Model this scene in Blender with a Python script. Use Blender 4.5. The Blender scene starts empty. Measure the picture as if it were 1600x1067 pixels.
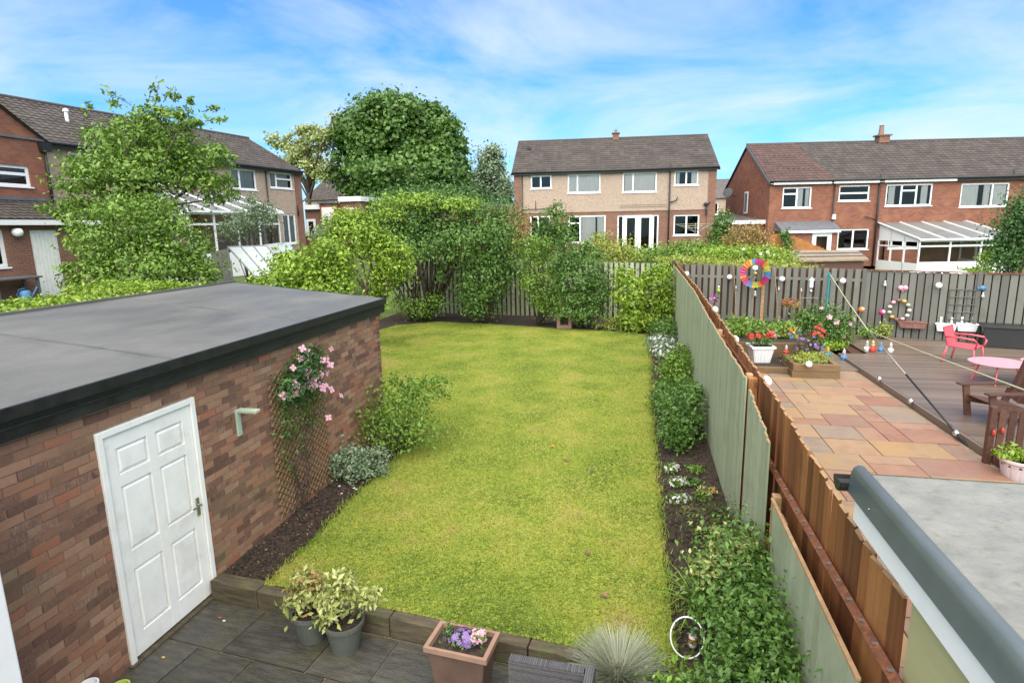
import bpy, math, random
import numpy as np
from mathutils import Vector, Matrix

sc = bpy.context.scene
col = sc.collection
PI = math.pi
rad = math.radians

# ------------------------------------------------------------------ camera
CAM = np.array([0., 0., 3.75])
ROT = np.array([[0.9774596118667697, -0.022319159333145412, 0.2099394253015038],
                [0.21029217340214068, 0.19103274167966738, -0.9587928313312284],
                [-0.018705854032040704, 0.9813298868031133, 0.1914203340607284]])
cd = bpy.data.cameras.new('camera')
cam = bpy.data.objects.new('camera', cd)
col.objects.link(cam)
m4 = Matrix.Identity(4)
for i in range(3):
    for j in range(3):
        m4[i][j] = ROT[i, j]
m4.translation = Vector(CAM)
cam.matrix_world = m4
cd.sensor_width = 36
cd.lens = 20.72
cd.clip_start = 0.05
cd.clip_end = 3000
sc.camera = cam

# ------------------------------------------------------------------ sky, sun, exposure
SUN_EL, SUN_AZ = 56, 176          # azimuth clockwise from +Y (the garden's length)
w = bpy.data.worlds.new('World')
sc.world = w
w.use_nodes = True
nt = w.node_tree
nt.nodes.clear()
def wn(t, **k):
    n = nt.nodes.new(t)
    for a, b in k.items():
        setattr(n, a, b)
    return n
sky = wn('ShaderNodeTexSky', sky_type='NISHITA', sun_disc=False)
sky.sun_elevation = rad(SUN_EL)
sky.sun_rotation = rad(SUN_AZ)
sky.air_density = 1.0
sky.dust_density = 0.6
sky.ozone_density = 2.0
tc = wn('ShaderNodeTexCoord')
sep = wn('ShaderNodeSeparateXYZ')
nt.links.new(tc.outputs['Generated'], sep.inputs[0])
# flat cloud layer: direction / height
add = wn('ShaderNodeMath', operation='ADD'); add.inputs[1].default_value = 0.16
nt.links.new(sep.outputs['Z'], add.inputs[0])
mx = wn('ShaderNodeMath', operation='MAXIMUM'); mx.inputs[1].default_value = 0.05
nt.links.new(add.outputs[0], mx.inputs[0])
dv = []
for a in ('X', 'Y'):
    d = wn('ShaderNodeMath', operation='DIVIDE')
    nt.links.new(sep.outputs[a], d.inputs[0]); nt.links.new(mx.outputs[0], d.inputs[1])
    dv.append(d)
cmb = wn('ShaderNodeCombineXYZ')
nt.links.new(dv[0].outputs[0], cmb.inputs[0]); nt.links.new(dv[1].outputs[0], cmb.inputs[1])
n1 = wn('ShaderNodeTexNoise'); n1.inputs['Scale'].default_value = 0.95; n1.inputs['Detail'].default_value = 6
n1.inputs['Roughness'].default_value = 0.58; n1.inputs['Distortion'].default_value = 0.5
nt.links.new(cmb.outputs[0], n1.inputs['Vector'])
rp = wn('ShaderNodeValToRGB')
rp.color_ramp.elements[0].position = 0.38; rp.color_ramp.elements[0].color = (0, 0, 0, 1)
rp.color_ramp.elements[1].position = 0.70; rp.color_ramp.elements[1].color = (0.85, 0.85, 0.85, 1)
nt.links.new(n1.outputs['Fac'], rp.inputs[0])
tint = wn('ShaderNodeMix', data_type='RGBA', blend_type='MULTIPLY'); tint.inputs[0].default_value = 1
tint.inputs[7].default_value = (0.47, 0.93, 1.42, 1)
nt.links.new(sky.outputs[0], tint.inputs[6])
mixc = wn('ShaderNodeMix', data_type='RGBA')
mixc.inputs[7].default_value = (5.0, 5.6, 5.9, 1)
nt.links.new(rp.outputs[0], mixc.inputs[0]); nt.links.new(tint.outputs[2], mixc.inputs[6])
bg = wn('ShaderNodeBackground'); bg.inputs[1].default_value = 0.09
nt.links.new(mixc.outputs[2], bg.inputs[0])
wo = wn('ShaderNodeOutputWorld')
nt.links.new(bg.outputs[0], wo.inputs[0])

sl = bpy.data.lights.new('sun', 'SUN')
sl.energy = 4.7
sl.angle = rad(100)
sl.color = (1.0, 0.92, 0.77)
so = bpy.data.objects.new('sun', sl)
col.objects.link(so)
az, el = rad(SUN_AZ), rad(SUN_EL)
sd = Vector((math.sin(az)*math.cos(el), math.cos(az)*math.cos(el), math.sin(el)))
so.rotation_euler = sd.to_track_quat('Z', 'Y').to_euler()
so.location = (0, -20, 40)
sc.view_settings.view_transform = 'Standard'
sc.view_settings.look = 'None'
sc.view_settings.exposure = 1.0
sc.view_settings.gamma = 1.0
sc.render.engine = 'CYCLES'
sc.cycles.max_bounces = 6
sc.cycles.transparent_max_bounces = 8

# ------------------------------------------------------------------ helpers
FOC = 921.0
def ray(x, y):
    return ROT @ np.array([(x-800.)/FOC, -(y-533.5)/FOC, -1.])
def PZ(x, y, z):
    d = ray(x, y); p = CAM + d*(z-CAM[2])/d[2]; return Vector(p)
def PX(x, y, X):
    d = ray(x, y); p = CAM + d*X/d[0]; return Vector(p)
def PY(x, y, Y):
    d = ray(x, y); p = CAM + d*Y/d[1]; return Vector(p)

class MB:
    """collects shapes into one mesh"""
    def __init__(s):
        s.v = []; s.f = []
    def add(s, vs, fs):
        b = len(s.v)
        s.v += [tuple(q) for q in vs]
        s.f += [tuple(i+b for i in q) for q in fs]
        return s
    def box(s, c, d, rz=0, rx=0, ry=0, taper=1.0):
        hx, hy, hz = d[0]/2, d[1]/2, d[2]/2
        vs = []
        for z in (-1, 1):
            t = taper if z > 0 else 1
            for x, y in ((-1, -1), (1, -1), (1, 1), (-1, 1)):
                vs.append(Vector((x*hx*t, y*hy*t, z*hz)))
        if rz or rx or ry:
            M = Matrix.Rotation(rz, 3, 'Z') @ Matrix.Rotation(ry, 3, 'Y') @ Matrix.Rotation(rx, 3, 'X')
            vs = [M @ q for q in vs]
        vs = [q + Vector(c) for q in vs]
        return s.add(vs, [(3, 2, 1, 0), (4, 5, 6, 7), (0, 1, 5, 4), (1, 2, 6, 5), (2, 3, 7, 6), (3, 0, 4, 7)])
    def bb(s, x0, x1, y0, y1, z0, z1):
        return s.box(((x0+x1)/2, (y0+y1)/2, (z0+z1)/2), (x1-x0, y1-y0, z1-z0))
    def tube(s, pts, r, n=8, cap=True):
        pts = [Vector(p) for p in pts]
        rs = r if isinstance(r, (list, tuple)) else [r]*len(pts)
        rings = []
        for i, p in enumerate(pts):
            d = (pts[min(i+1, len(pts)-1)] - pts[max(i-1, 0)])
            if d.length < 1e-6: d = Vector((0, 0, 1))
            d.normalize()
            a = d.cross(Vector((0.13, 0.31, 0.94)))
            if a.length < 1e-3: a = d.cross(Vector((1, 0, 0)))
            a.normalize(); b = d.cross(a)
            rings.append([p + (a*math.cos(2*PI*k/n) + b*math.sin(2*PI*k/n))*rs[i] for k in range(n)])
        vs = [q for rg in rings for q in rg]
        fs = []
        for i in range(len(pts)-1):
            for k in range(n):
                k2 = (k+1) % n
                fs.append((i*n+k, i*n+k2, (i+1)*n+k2, (i+1)*n+k))
        if cap:
            fs.append(tuple(range(n-1, -1, -1))); fs.append(tuple(range((len(pts)-1)*n, len(pts)*n)))
        return s.add(vs, fs)
    def lathe(s, prof, c=(0, 0, 0), n=20, sx=1, sy=1):
        vs = []
        for r, z in prof:
            for k in range(n):
                a = 2*PI*k/n
                vs.append((c[0]+r*math.cos(a)*sx, c[1]+r*math.sin(a)*sy, c[2]+z))
        fs = []
        for i in range(len(prof)-1):
            for k in range(n):
                k2 = (k+1) % n
                fs.append((i*n+k, i*n+k2, (i+1)*n+k2, (i+1)*n+k))
        fs.append(tuple(range(n-1, -1, -1)))
        fs.append(tuple(range((len(prof)-1)*n, len(prof)*n)))
        return s.add(vs, fs)
    def ball(s, c, r, n=12, m=8, sz=1.0):
        return s.lathe([(max(r*math.sin(PI*i/m), 1e-4), -r*sz*math.cos(PI*i/m)) for i in range(m+1)], c, n)
    def build(s, name, mat, parent=None, smooth=False, bevel=0, kind=None):
        me = bpy.data.meshes.new(name)
        me.from_pydata(s.v, [], s.f)
        me.update()
        if smooth:
            me.polygons.foreach_set('use_smooth', [True]*len(me.polygons))
        return link(name, me, mat, parent, bevel, kind)

def link(name, me, mat, parent=None, bevel=0, kind=None):
    o = bpy.data.objects.new(name, me)
    col.objects.link(o)
    if mat is not None and len(me.materials) == 0:
        me.materials.append(mat)
    if parent is not None: o.parent = parent
    if bevel:
        b = o.modifiers.new('bevel', 'BEVEL'); b.width = bevel; b.segments = 2; b.limit_method = 'ANGLE'
    if kind: o['kind'] = kind
    return o
def inst(name, me, parent, loc, rot=(0, 0, 0), scale=(1, 1, 1)):
    o = bpy.data.objects.new(name, me)
    col.objects.link(o)
    o.parent = parent; o.location = loc; o.rotation_euler = rot; o.scale = scale
    return o
def tag(o, label, cat, group=None):
    o['label'] = label; o['category'] = cat
    if group: o['group'] = group
    return o
def thing(name, label, cat, loc=(0, 0, 0), rz=0, group=None):
    o = bpy.data.objects.new(name, None)
    o.empty_display_size = 0.1
    col.objects.link(o)
    o.location = loc; o.rotation_euler = (0, 0, rz)
    return tag(o, label, cat, group)
def struct(o):
    o['kind'] = 'structure'; return o
def boxmesh(name, mat, d, bevel=0.0, seed=0, jit=0.0):
    rng = random.Random(seed)
    b = MB(); b.box((0, 0, 0), d)
    if jit:
        b.v = [tuple(c + rng.uniform(-jit, jit) for c in q) for q in b.v]
    me = bpy.data.meshes.new(name); me.from_pydata(b.v, [], b.f); me.update()
    me.materials.append(mat)
    if 'board' in name and name.split('_')[0] in ('green', 'brown'):      # sawn top end
        me.materials.append(MT['cutwood']); me.polygons[1].material_index = 1
    return me
def np_mesh(name, V, F, mat, parent=None, attr=None, kind=None, smooth=False):
    """V (n,3), F (m,k) numpy -> object"""
    me = bpy.data.meshes.new(name)
    k = F.shape[1]
    me.vertices.add(len(V)); me.vertices.foreach_set('co', V.astype(np.float32).ravel())
    me.loops.add(F.size); me.loops.foreach_set('vertex_index', F.astype(np.int32).ravel())
    me.polygons.add(len(F)); me.polygons.foreach_set('loop_start', np.arange(0, F.size, k, dtype=np.int32))
    me.polygons.foreach_set('loop_total', np.full(len(F), k, dtype=np.int32))
    if attr is not None:
        a = me.attributes.new('tone', 'FLOAT', 'POINT'); a.data.foreach_set('value', attr.astype(np.float32))
    me.update(calc_edges=True)
    if smooth: me.polygons.foreach_set('use_smooth', [True]*len(F))
    return link(name, me, mat, parent, 0, kind)

# ------------------------------------------------------------------ materials
def lerp_stops(ramp, stops):
    el = ramp.elements
    while len(el) > 1: el.remove(el[-1])
    el[0].position = stops[0][0]; el[0].color = (*stops[0][1], 1)
    for p, c in stops[1:]:
        e = el.new(p); e.color = (*c, 1)
def M(name, stops, noise=4.0, detail=5, nw=1.0, ow=0.0, iw=0.0, tw=0.0, off=0.0, rough=0.7, bump=None, spec=0.4,
      metal=0.0, coord='Object', stretch=None, trans=0.0, dirt=None, wave=None, coat=0.0, rvar=0.0):
    """ramp(noise*nw + object random*ow + island random*iw + 'tone' attribute*tw + off)"""
    if not isinstance(stops[0][0], (int, float)) or len(stops[0]) == 3:
        stops = [(0, stops), (1, stops)] if isinstance(stops[0], (int, float)) else stops
    m = bpy.data.materials.new(name); m.use_nodes = True
    t = m.node_tree; t.nodes.clear()
    N = lambda k, **a: (lambda n: ([setattr(n, x, y) for x, y in a.items()], n)[1])(t.nodes.new(k))
    L = t.links.new
    tcn = N('ShaderNodeTexCoord')
    if coord == 'World':
        g = N('ShaderNodeNewGeometry'); vec = g.outputs['Position']
    else:
        vec = tcn.outputs[coord]
    if stretch:
        mp = N('ShaderNodeMapping'); mp.inputs['Scale'].default_value = stretch
        L(vec, mp.inputs[0]); vec2 = mp.outputs[0]
    else: vec2 = vec
    oi = N('ShaderNodeObjectInfo')
    # shift the noise per object so that copies differ
    sh = N('ShaderNodeVectorMath', operation='ADD')
    sm = N('ShaderNodeMath', operation='MULTIPLY'); sm.inputs[1].default_value = 37.0 if coord != 'World' else 0.0
    L(oi.outputs['Random'], sm.inputs[0]); L(vec2, sh.inputs[0]); L(sm.outputs[0], sh.inputs[1])
    nz = N('ShaderNodeTexNoise'); nz.inputs['Scale'].default_value = noise; nz.inputs['Detail'].default_value = detail
    nz.inputs['Roughness'].default_value = 0.62
    L(sh.outputs[0], nz.inputs['Vector'])
    acc = None
    def term(sock, wgt):
        nonlocal acc
        if not wgt: return
        q = N('ShaderNodeMath', operation='MULTIPLY_ADD')
        q.inputs[1].default_value = wgt
        L(sock, q.inputs[0])
        if acc is None: q.inputs[2].default_value = off
        else: L(acc, q.inputs[2])
        acc = q.outputs[0]
    term(nz.outputs['Fac'], nw)
    term(oi.outputs['Random'], ow)
    if iw:
        gi = N('ShaderNodeNewGeometry'); term(gi.outputs['Random Per Island'], iw)
    if tw:
        at = N('ShaderNodeAttribute'); at.attribute_name = 'tone'; term(at.outputs['Fac'], tw)
    if ow and iw:
        fr = N('ShaderNodeMath', operation='FRACT'); L(acc, fr.inputs[0]); acc = fr.outputs[0]
    cr = N('ShaderNodeValToRGB'); lerp_stops(cr.color_ramp, stops)
    L(acc, cr.inputs[0])
    csock = cr.outputs[0]
    if dirt:
        dn = N('ShaderNodeTexNoise'); dn.inputs['Scale'].default_value = dirt[0]; dn.inputs['Detail'].default_value = 7
        dn.inputs['Roughness'].default_value = 0.7
        g2 = N('ShaderNodeNewGeometry'); L(g2.outputs['Position'], dn.inputs['Vector'])
        dr = N('ShaderNodeValToRGB'); dr.color_ramp.elements[0].position = dirt[2]; dr.color_ramp.elements[1].position = min(dirt[2]+0.2, 1)
        dr.color_ramp.elements[1].color = (dirt[3],)*3+(1,)
        L(dn.outputs['Fac'], dr.inputs[0])
        mxn = N('ShaderNodeMix', data_type='RGBA'); L(dr.outputs[0], mxn.inputs[0]); L(csock, mxn.inputs[6])
        mxn.inputs[7].default_value = (*dirt[1], 1); csock = mxn.outputs[2]
    p = N('ShaderNodeBsdfPrincipled')
    L(csock, p.inputs['Base Color'])
    p.inputs['Roughness'].default_value = rough
    if rvar:
        rm = N('ShaderNodeMapRange'); rm.inputs[3].default_value = max(rough-rvar, 0.03); rm.inputs[4].default_value = min(rough+rvar, 1)
        L(nz.outputs['Fac'], rm.inputs[0]); L(rm.outputs[0], p.inputs['Roughness'])
    p.inputs['Specular IOR Level'].default_value = spec
    p.inputs['Metallic'].default_value = metal
    p.inputs['Coat Weight'].default_value = coat
    if bump:
        bn = N('ShaderNodeTexNoise'); bn.inputs['Scale'].default_value = bump[0]; bn.inputs['Detail'].default_value = 6
        L(sh.outputs[0], bn.inputs['Vector'])
        bu = N('ShaderNodeBump'); bu.inputs['Strength'].default_value = bump[1]; bu.inputs['Distance'].default_value = bump[2] if len(bump) > 2 else 0.02
        L(bn.outputs['Fac'], bu.inputs['Height']); L(bu.outputs[0], p.inputs['Normal'])
    out = N('ShaderNodeOutputMaterial')
    if trans:
        tr = N('ShaderNodeBsdfTranslucent'); L(csock, tr.inputs[0])
        ms = N('ShaderNodeMixShader'); ms.inputs[0].default_value = trans
        L(p.outputs[0], ms.inputs[1]); L(tr.outputs[0], ms.inputs[2]); L(ms.outputs[0], out.inputs[0])
    else:
        L(p.outputs[0], out.inputs[0])
    return m
def flat(name, c, rough=0.5, spec=0.4, var=0.12, noise=8, bump=None, metal=0.0, dirt=None, coord='Object'):
    lo = tuple(x*(1-var) for x in c); hi = tuple(min(x*(1+var), 1) for x in c)
    return M(name, [(0.3, lo), (0.7, hi)], noise=noise, rough=rough, spec=spec, bump=bump, metal=metal, dirt=dirt, coord=coord)
def leafmat(name, a, b, c, trans=0.2, rough=0.4):
    return M(name, [(0.0, a), (0.5, b), (1.0, c)], noise=1.3, nw=0.5, tw=0.8, off=-0.15, rough=rough, spec=0.35, trans=trans, coord='World')

def glassmat():
    m = bpy.data.materials.new('window_glass'); m.use_nodes = True
    t = m.node_tree; t.nodes.clear()
    fr = t.nodes.new('ShaderNodeFresnel'); fr.inputs[0].default_value = 1.6
    tr = t.nodes.new('ShaderNodeBsdfTransparent'); tr.inputs[0].default_value = (0.93, 0.95, 0.94, 1)
    gl = t.nodes.new('ShaderNodeBsdfGlossy'); gl.inputs['Roughness'].default_value = 0.02
    mx = t.nodes.new('ShaderNodeMixShader'); o = t.nodes.new('ShaderNodeOutputMaterial')
    t.links.new(fr.outputs[0], mx.inputs[0]); t.links.new(tr.outputs[0], mx.inputs[1]); t.links.new(gl.outputs[0], mx.inputs[2])
    t.links.new(mx.outputs[0], o.inputs[0])
    return m
GLASS = glassmat()

def brickwall_mat(name, c1, c2, c3, mortar, scale=1.0):
    """far brickwork: bricks far below 10 pixels"""
    m = bpy.data.materials.new(name); m.use_nodes = True
    t = m.node_tree; p = t.nodes['Principled BSDF']
    g = t.nodes.new('ShaderNodeTexCoord'); sp = t.nodes.new('ShaderNodeSeparateXYZ'); cb = t.nodes.new('ShaderNodeCombineXYZ')
    ad = t.nodes.new('ShaderNodeMath'); ad.operation = 'ADD'
    L = t.links.new
    L(g.outputs['Object'], sp.inputs[0]); L(sp.outputs['X'], ad.inputs[0]); L(sp.outputs['Y'], ad.inputs[1])
    L(ad.outputs[0], cb.inputs[0]); L(sp.outputs['Z'], cb.inputs[1])
    b = t.nodes.new('ShaderNodeTexBrick'); L(cb.outputs[0], b.inputs['Vector'])
    b.inputs['Scale'].default_value = 1; b.inputs['Brick Width'].default_value = 0.225; b.inputs['Row Height'].default_value = 0.075
    b.inputs['Mortar Size'].default_value = 0.008; b.inputs['Bias'].default_value = 0.0
    b.inputs['Color1'].default_value = (*c1, 1); b.inputs['Color2'].default_value = (*c2, 1); b.inputs['Mortar'].default_value = (*mortar, 1)
    n = t.nodes.new('ShaderNodeTexNoise'); n.inputs['Scale'].default_value = 1.7; n.inputs['Detail'].default_value = 6; L(cb.outputs[0], n.inputs['Vector'])
    r = t.nodes.new('ShaderNodeValToRGB'); r.color_ramp.elements[0].position = 0.45; r.color_ramp.elements[1].position = 0.75
    r.color_ramp.elements[1].color = (0.7, 0.7, 0.7, 1)
    L(n.outputs['Fac'], r.inputs[0])
    mx = t.nodes.new('ShaderNodeMix'); mx.data_type = 'RGBA'; L(r.outputs[0], mx.inputs[0]); L(b.outputs['Color'], mx.inputs[6]); mx.inputs[7].default_value = (*c3, 1)
    L(mx.outputs[2], p.inputs['Base Color']); p.inputs['Roughness'].default_value = 0.85
    bu = t.nodes.new('ShaderNodeBump'); bu.inputs['Strength'].default_value = 0.4; bu.inputs['Distance'].default_value = 0.01; bu.invert = True
    L(b.outputs['Fac'], bu.inputs['Height']); L(bu.outputs[0], p.inputs['Normal'])
    return m

MT = {}
MT['brick'] = M('garage_brick', [(0.0, (0.10, 0.05, 0.038)), (0.12, (0.17, 0.085, 0.055)), (0.3, (0.24, 0.125, 0.076)), (0.45, (0.295, 0.163, 0.10)), (0.58, (0.30, 0.112, 0.063)), (0.68, (0.26, 0.138, 0.082)),
                 (0.8, (0.33, 0.20, 0.125)), (0.93, (0.135, 0.068, 0.05)), (1.0, (0.225, 0.12, 0.074))], noise=14, nw=0.28, ow=1.0, iw=1.0, rough=0.8,
                 bump=(60, 0.5, 0.004), dirt=(1.3, (0.16, 0.15, 0.07), 0.52, 0.55))
MT['mortar'] = flat('mortar', (0.24, 0.18, 0.12), 0.95, noise=20, var=0.25, bump=(90, 0.4, 0.004))
MT['felt'] = M('roof_felt', [(0.25, (0.075, 0.073, 0.066)), (0.45, (0.105, 0.102, 0.092)), (0.58, (0.125, 0.12, 0.107)), (0.8, (0.17, 0.163, 0.145))], noise=1.6, detail=11, rough=0.5, rvar=0.15, spec=0.4,
               bump=(120, 0.6, 0.006), dirt=(1.6, (0.055, 0.054, 0.048), 0.55, 0.45), stretch=(1.0, 0.35, 1))
MT['fascia'] = M('black_fascia', [(0.3, (0.006, 0.006, 0.006)), (0.7, (0.02, 0.02, 0.019))], noise=6, rough=0.45, rvar=0.15, bump=(30, 0.2, 0.004), dirt=(7, (0.10, 0.09, 0.07), 0.66, 0.6))
MT['white'] = flat('white_gloss_paint', (0.76, 0.76, 0.71), 0.35, var=0.05, noise=5, dirt=(3.2, (0.5, 0.47, 0.38), 0.52, 0.45))
MT['upvc'] = flat('white_upvc', (0.8, 0.8, 0.79), 0.35, var=0.03)
MT['metal'] = flat('brushed_metal', (0.45, 0.44, 0.42), 0.35, metal=1.0)
MT['dark'] = flat('dark_plastic', (0.02, 0.02, 0.02), 0.45)
MT['pot_grey'] = flat('grey_glazed_pot', (0.075, 0.082, 0.07), 0.3, var=0.2)
MT['greenboard'] = M('sage_green_board', [(0.0, (0.24, 0.275, 0.165)), (0.5, (0.325, 0.36, 0.225)), (1.0, (0.41, 0.43, 0.30))], noise=3, nw=0.6, ow=0.5, off=-0.05,
                     rough=0.75, stretch=(8, 8, 0.8), bump=(5, 0.7, 0.01), dirt=(2.6, (0.19, 0.215, 0.12), 0.50, 0.5))
MT['cutwood'] = flat('cut_wood', (0.36, 0.22, 0.11), 0.8, var=0.3, noise=12)
MT['brownboard'] = M('brown_stained_board', [(0.0, (0.06, 0.021, 0.010)), (0.3, (0.15, 0.052, 0.019)), (0.55, (0.24, 0.09, 0.030)), (0.8, (0.32, 0.14, 0.046)), (1.0, (0.37, 0.19, 0.07))], noise=2.5, detail=8, nw=1.2, ow=0.65, off=-0.45,
                     rough=0.55, stretch=(9, 9, 0.7), bump=(5, 0.5, 0.008), dirt=(3.0, (0.045, 0.033, 0.022), 0.56, 0.6))
MT['greyboard'] = M('weathered_grey_board', [(0.0, (0.085, 0.085, 0.07)), (0.5, (0.14, 0.14, 0.12)), (1.0, (0.21, 0.21, 0.175))], noise=2.5, nw=0.6, ow=0.6, off=-0.1,
                    rough=0.8, stretch=(8, 8, 0.7), bump=(5, 0.4, 0.006), dirt=(1.8, (0.10, 0.085, 0.06), 0.55, 0.6))
MT['backboard'] = M('dark_brown_board', [(0.2, (0.05, 0.028, 0.018)), (0.8, (0.12, 0.06, 0.035))], noise=3, nw=0.6, ow=0.5, rough=0.8, stretch=(8, 8, 1))
MT['palegreen'] = M('pale_green_board', [(0.0, (0.22, 0.25, 0.15)), (0.5, (0.31, 0.35, 0.22)), (1.0, (0.40, 0.43, 0.30))], noise=2.5, nw=0.6, ow=0.6, off=-0.1,
                    rough=0.8, stretch=(8, 8, 0.7), bump=(5, 0.4, 0.006))
MT['sleeper'] = M('mossy_sleeper', [(0.25, (0.03, 0.024, 0.015)), (0.5, (0.07, 0.055, 0.032)), (0.75, (0.125, 0.095, 0.055))], noise=3, rough=0.8, stretch=(1, 8, 8), bump=(14, 0.6, 0.01), dirt=(4, (0.09, 0.11, 0.03), 0.52, 0.7))
MT['newsleeper'] = M('brown_sleeper', [(0.25, (0.09, 0.055, 0.028)), (0.6, (0.17, 0.105, 0.05)), (0.85, (0.24, 0.16, 0.085))], noise=3, ow=0.3, nw=0.7, rough=0.75, stretch=(1, 8, 8), bump=(14, 0.5, 0.01))
MT['slab'] = M('dark_wet_slab', [(0.0, (0.018, 0.017, 0.014)), (0.4, (0.04, 0.037, 0.030)), (0.7, (0.065, 0.06, 0.048)), (1.0, (0.10, 0.092, 0.075))], noise=3.5, detail=9, stretch=(1, 3.5, 1), nw=1.3, ow=0.3, off=-0.3, rough=0.38, rvar=0.2, spec=0.5,
               bump=(18, 0.8, 0.008), dirt=(2.2, (0.07, 0.075, 0.028), 0.50, 0.7))
MT['joint'] = flat('sandy_joint', (0.15, 0.115, 0.07), 0.9, var=0.4, noise=9)
MT['sand'] = M('sandstone', [(0.0, (0.24, 0.115, 0.07)), (0.18, (0.29, 0.175, 0.105)), (0.36, (0.31, 0.20, 0.105)), (0.5, (0.235, 0.12, 0.08)), (0.64, (0.235, 0.18, 0.125)), (0.78, (0.32, 0.19, 0.075)), (0.9, (0.19, 0.165, 0.13)), (1.0, (0.30, 0.165, 0.10))],
               noise=2.2, detail=8, nw=0.32, ow=1.0, off=-0.16, rough=0.5, rvar=0.15, bump=(14, 0.3, 0.006), dirt=(2.6, (0.14, 0.10, 0.07), 0.52, 0.45))
MT['sandjoint'] = flat('pale_joint', (0.24, 0.18, 0.12), 0.9, var=0.3)
MT['deck'] = M('deck_plank', [(0.0, (0.085, 0.06, 0.045)), (0.5, (0.13, 0.095, 0.07)), (1.0, (0.19, 0.145, 0.11))], noise=2.5, nw=0.7, ow=0.5, off=-0.1, rough=0.42, rvar=0.15, spec=0.5,
               stretch=(0.6, 9, 9), bump=(6, 0.4, 0.006))
MT['soil'] = M('dark_soil', [(0.25, (0.014, 0.010, 0.007)), (0.5, (0.04, 0.027, 0.018)), (0.75, (0.085, 0.057, 0.04))], noise=14, detail=9, rough=0.95, bump=(25, 1.0, 0.05))
MT['lawn'] = M('lawn_ground', [(0.25, (0.16, 0.20, 0.02)), (0.5, (0.23, 0.26, 0.03)), (0.75, (0.31, 0.28, 0.06))], noise=0.9, detail=8, rough=0.95, coord='World', bump=(40, 0.8, 0.03))
MT['ground'] = M('rough_ground', [(0.25, (0.05, 0.075, 0.018)), (0.55, (0.085, 0.125, 0.025)), (0.8, (0.13, 0.14, 0.05))], noise=0.8, detail=8, rough=0.95, coord='World', bump=(12, 0.9, 0.08))
MT['pebble'] = M('pebbledash', [(0.25, (0.29, 0.21, 0.155)), (0.5, (0.39, 0.295, 0.225)), (0.8, (0.48, 0.38, 0.30))], noise=9, detail=10, rough=0.95, bump=(45, 0.9, 0.02), dirt=(0.8, (0.22, 0.17, 0.13), 0.58, 0.5))
MT['rbrick'] = brickwall_mat('red_brickwork', (0.27, 0.085, 0.042), (0.16, 0.052, 0.032), (0.30, 0.135, 0.07), (0.18, 0.11, 0.08))
MT['bbrick'] = brickwall_mat('brown_brickwork', (0.22, 0.085, 0.05), (0.15, 0.06, 0.04), (0.26, 0.13, 0.08), (0.22, 0.17, 0.13))
MT['tile'] = M('roof_tile', [(0.0, (0.035, 0.028, 0.024)), (0.5, (0.062, 0.050, 0.042)), (1.0, (0.10, 0.08, 0.067))], noise=0.9, nw=0.7, iw=0.45, off=-0.1, rough=0.75, bump=(20, 0.3, 0.01), dirt=(0.9, (0.12, 0.12, 0.09), 0.60, 0.5))
MT['redtile'] = M('red_roof_tile', [(0.0, (0.05, 0.028, 0.025)), (0.5, (0.08, 0.044, 0.037)), (1.0, (0.115, 0.066, 0.055))], noise=0.9, nw=0.7, iw=0.45, off=-0.1, rough=0.75, bump=(20, 0.3, 0.01))
MT['greytile'] = M('grey_roof_tile', [(0.0, (0.07, 0.065, 0.06)), (1.0, (0.16, 0.145, 0.13))], noise=1.5, nw=0.7, iw=0.4, off=-0.05, rough=0.8)
MT['curtain'] = M('net_curtain', [(0.3, (0.7, 0.7, 0.67)), (0.7, (0.85, 0.85, 0.82))], noise=5, stretch=(6, 6, 0.3), rough=0.9, trans=0.3)
MT['grp'] = M('grey_fibreglass_roof', [(0.25, (0.145, 0.145, 0.128)), (0.5, (0.195, 0.193, 0.17)), (0.8, (0.25, 0.245, 0.215))], noise=5, detail=9, rough=0.6, rvar=0.15, spec=0.35, bump=(22, 0.7, 0.008), dirt=(13, (0.11, 0.10, 0.07), 0.54, 0.75))
MT['grptrim'] = M('blue_grey_trim', [(0.3, (0.135, 0.158, 0.16)), (0.7, (0.175, 0.198, 0.20))], noise=3, rough=0.32, spec=0.5, dirt=(3, (0.13, 0.15, 0.15), 0.6, 0.4))
MT['cream'] = M('cream_render', [(0.3, (0.35, 0.33, 0.16)), (0.7, (0.42, 0.40, 0.20))], noise=1.2, rough=0.8, stretch=(1, 1, 5), bump=(60, 0.3, 0.004))
MT['pink'] = flat('coral_pink_metal', (0.68, 0.10, 0.13), 0.4, var=0.06)
MT['pinkpale'] = flat('pale_pink_metal', (0.58, 0.27, 0.30), 0.4, var=0.05)
MT['darkwood'] = M('dark_red_wood', [(0.2, (0.05, 0.022, 0.015)), (0.8, (0.13, 0.06, 0.038))], noise=3, nw=0.7, ow=0.3, stretch=(6, 6, 6), rough=0.55, bump=(9, 0.3, 0.005))
MT['globe'] = flat('white_globe', (0.85, 0.85, 0.84), 0.25, var=0.02)
MT['silver'] = flat('silver_globe', (0.7, 0.7, 0.68), 0.15, metal=1.0, var=0.02)
MT['rope'] = flat('clothes_line', (0.42, 0.42, 0.25), 0.7)
MT['alu'] = flat('grey_tube', (0.28, 0.28, 0.27), 0.45, metal=0.6)
MT['terracotta_shaded'] = flat('wet_shaded_brown_plastic', (0.10, 0.062, 0.045), 0.5, var=0.2)  # planter body: wet brown, with shade from a reflection put into the colour
MT['terracotta'] = flat('terracotta_plastic', (0.24, 0.145, 0.10), 0.6, var=0.15)
MT['rattan'] = M('grey_rattan', [(0.3, (0.055, 0.052, 0.055)), (0.7, (0.11, 0.105, 0.105))], noise=60, rough=0.5, iw=0.3, nw=0.7)
MT['potpink'] = flat('pale_pink_pot', (0.62, 0.52, 0.54), 0.45, var=0.06)
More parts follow.
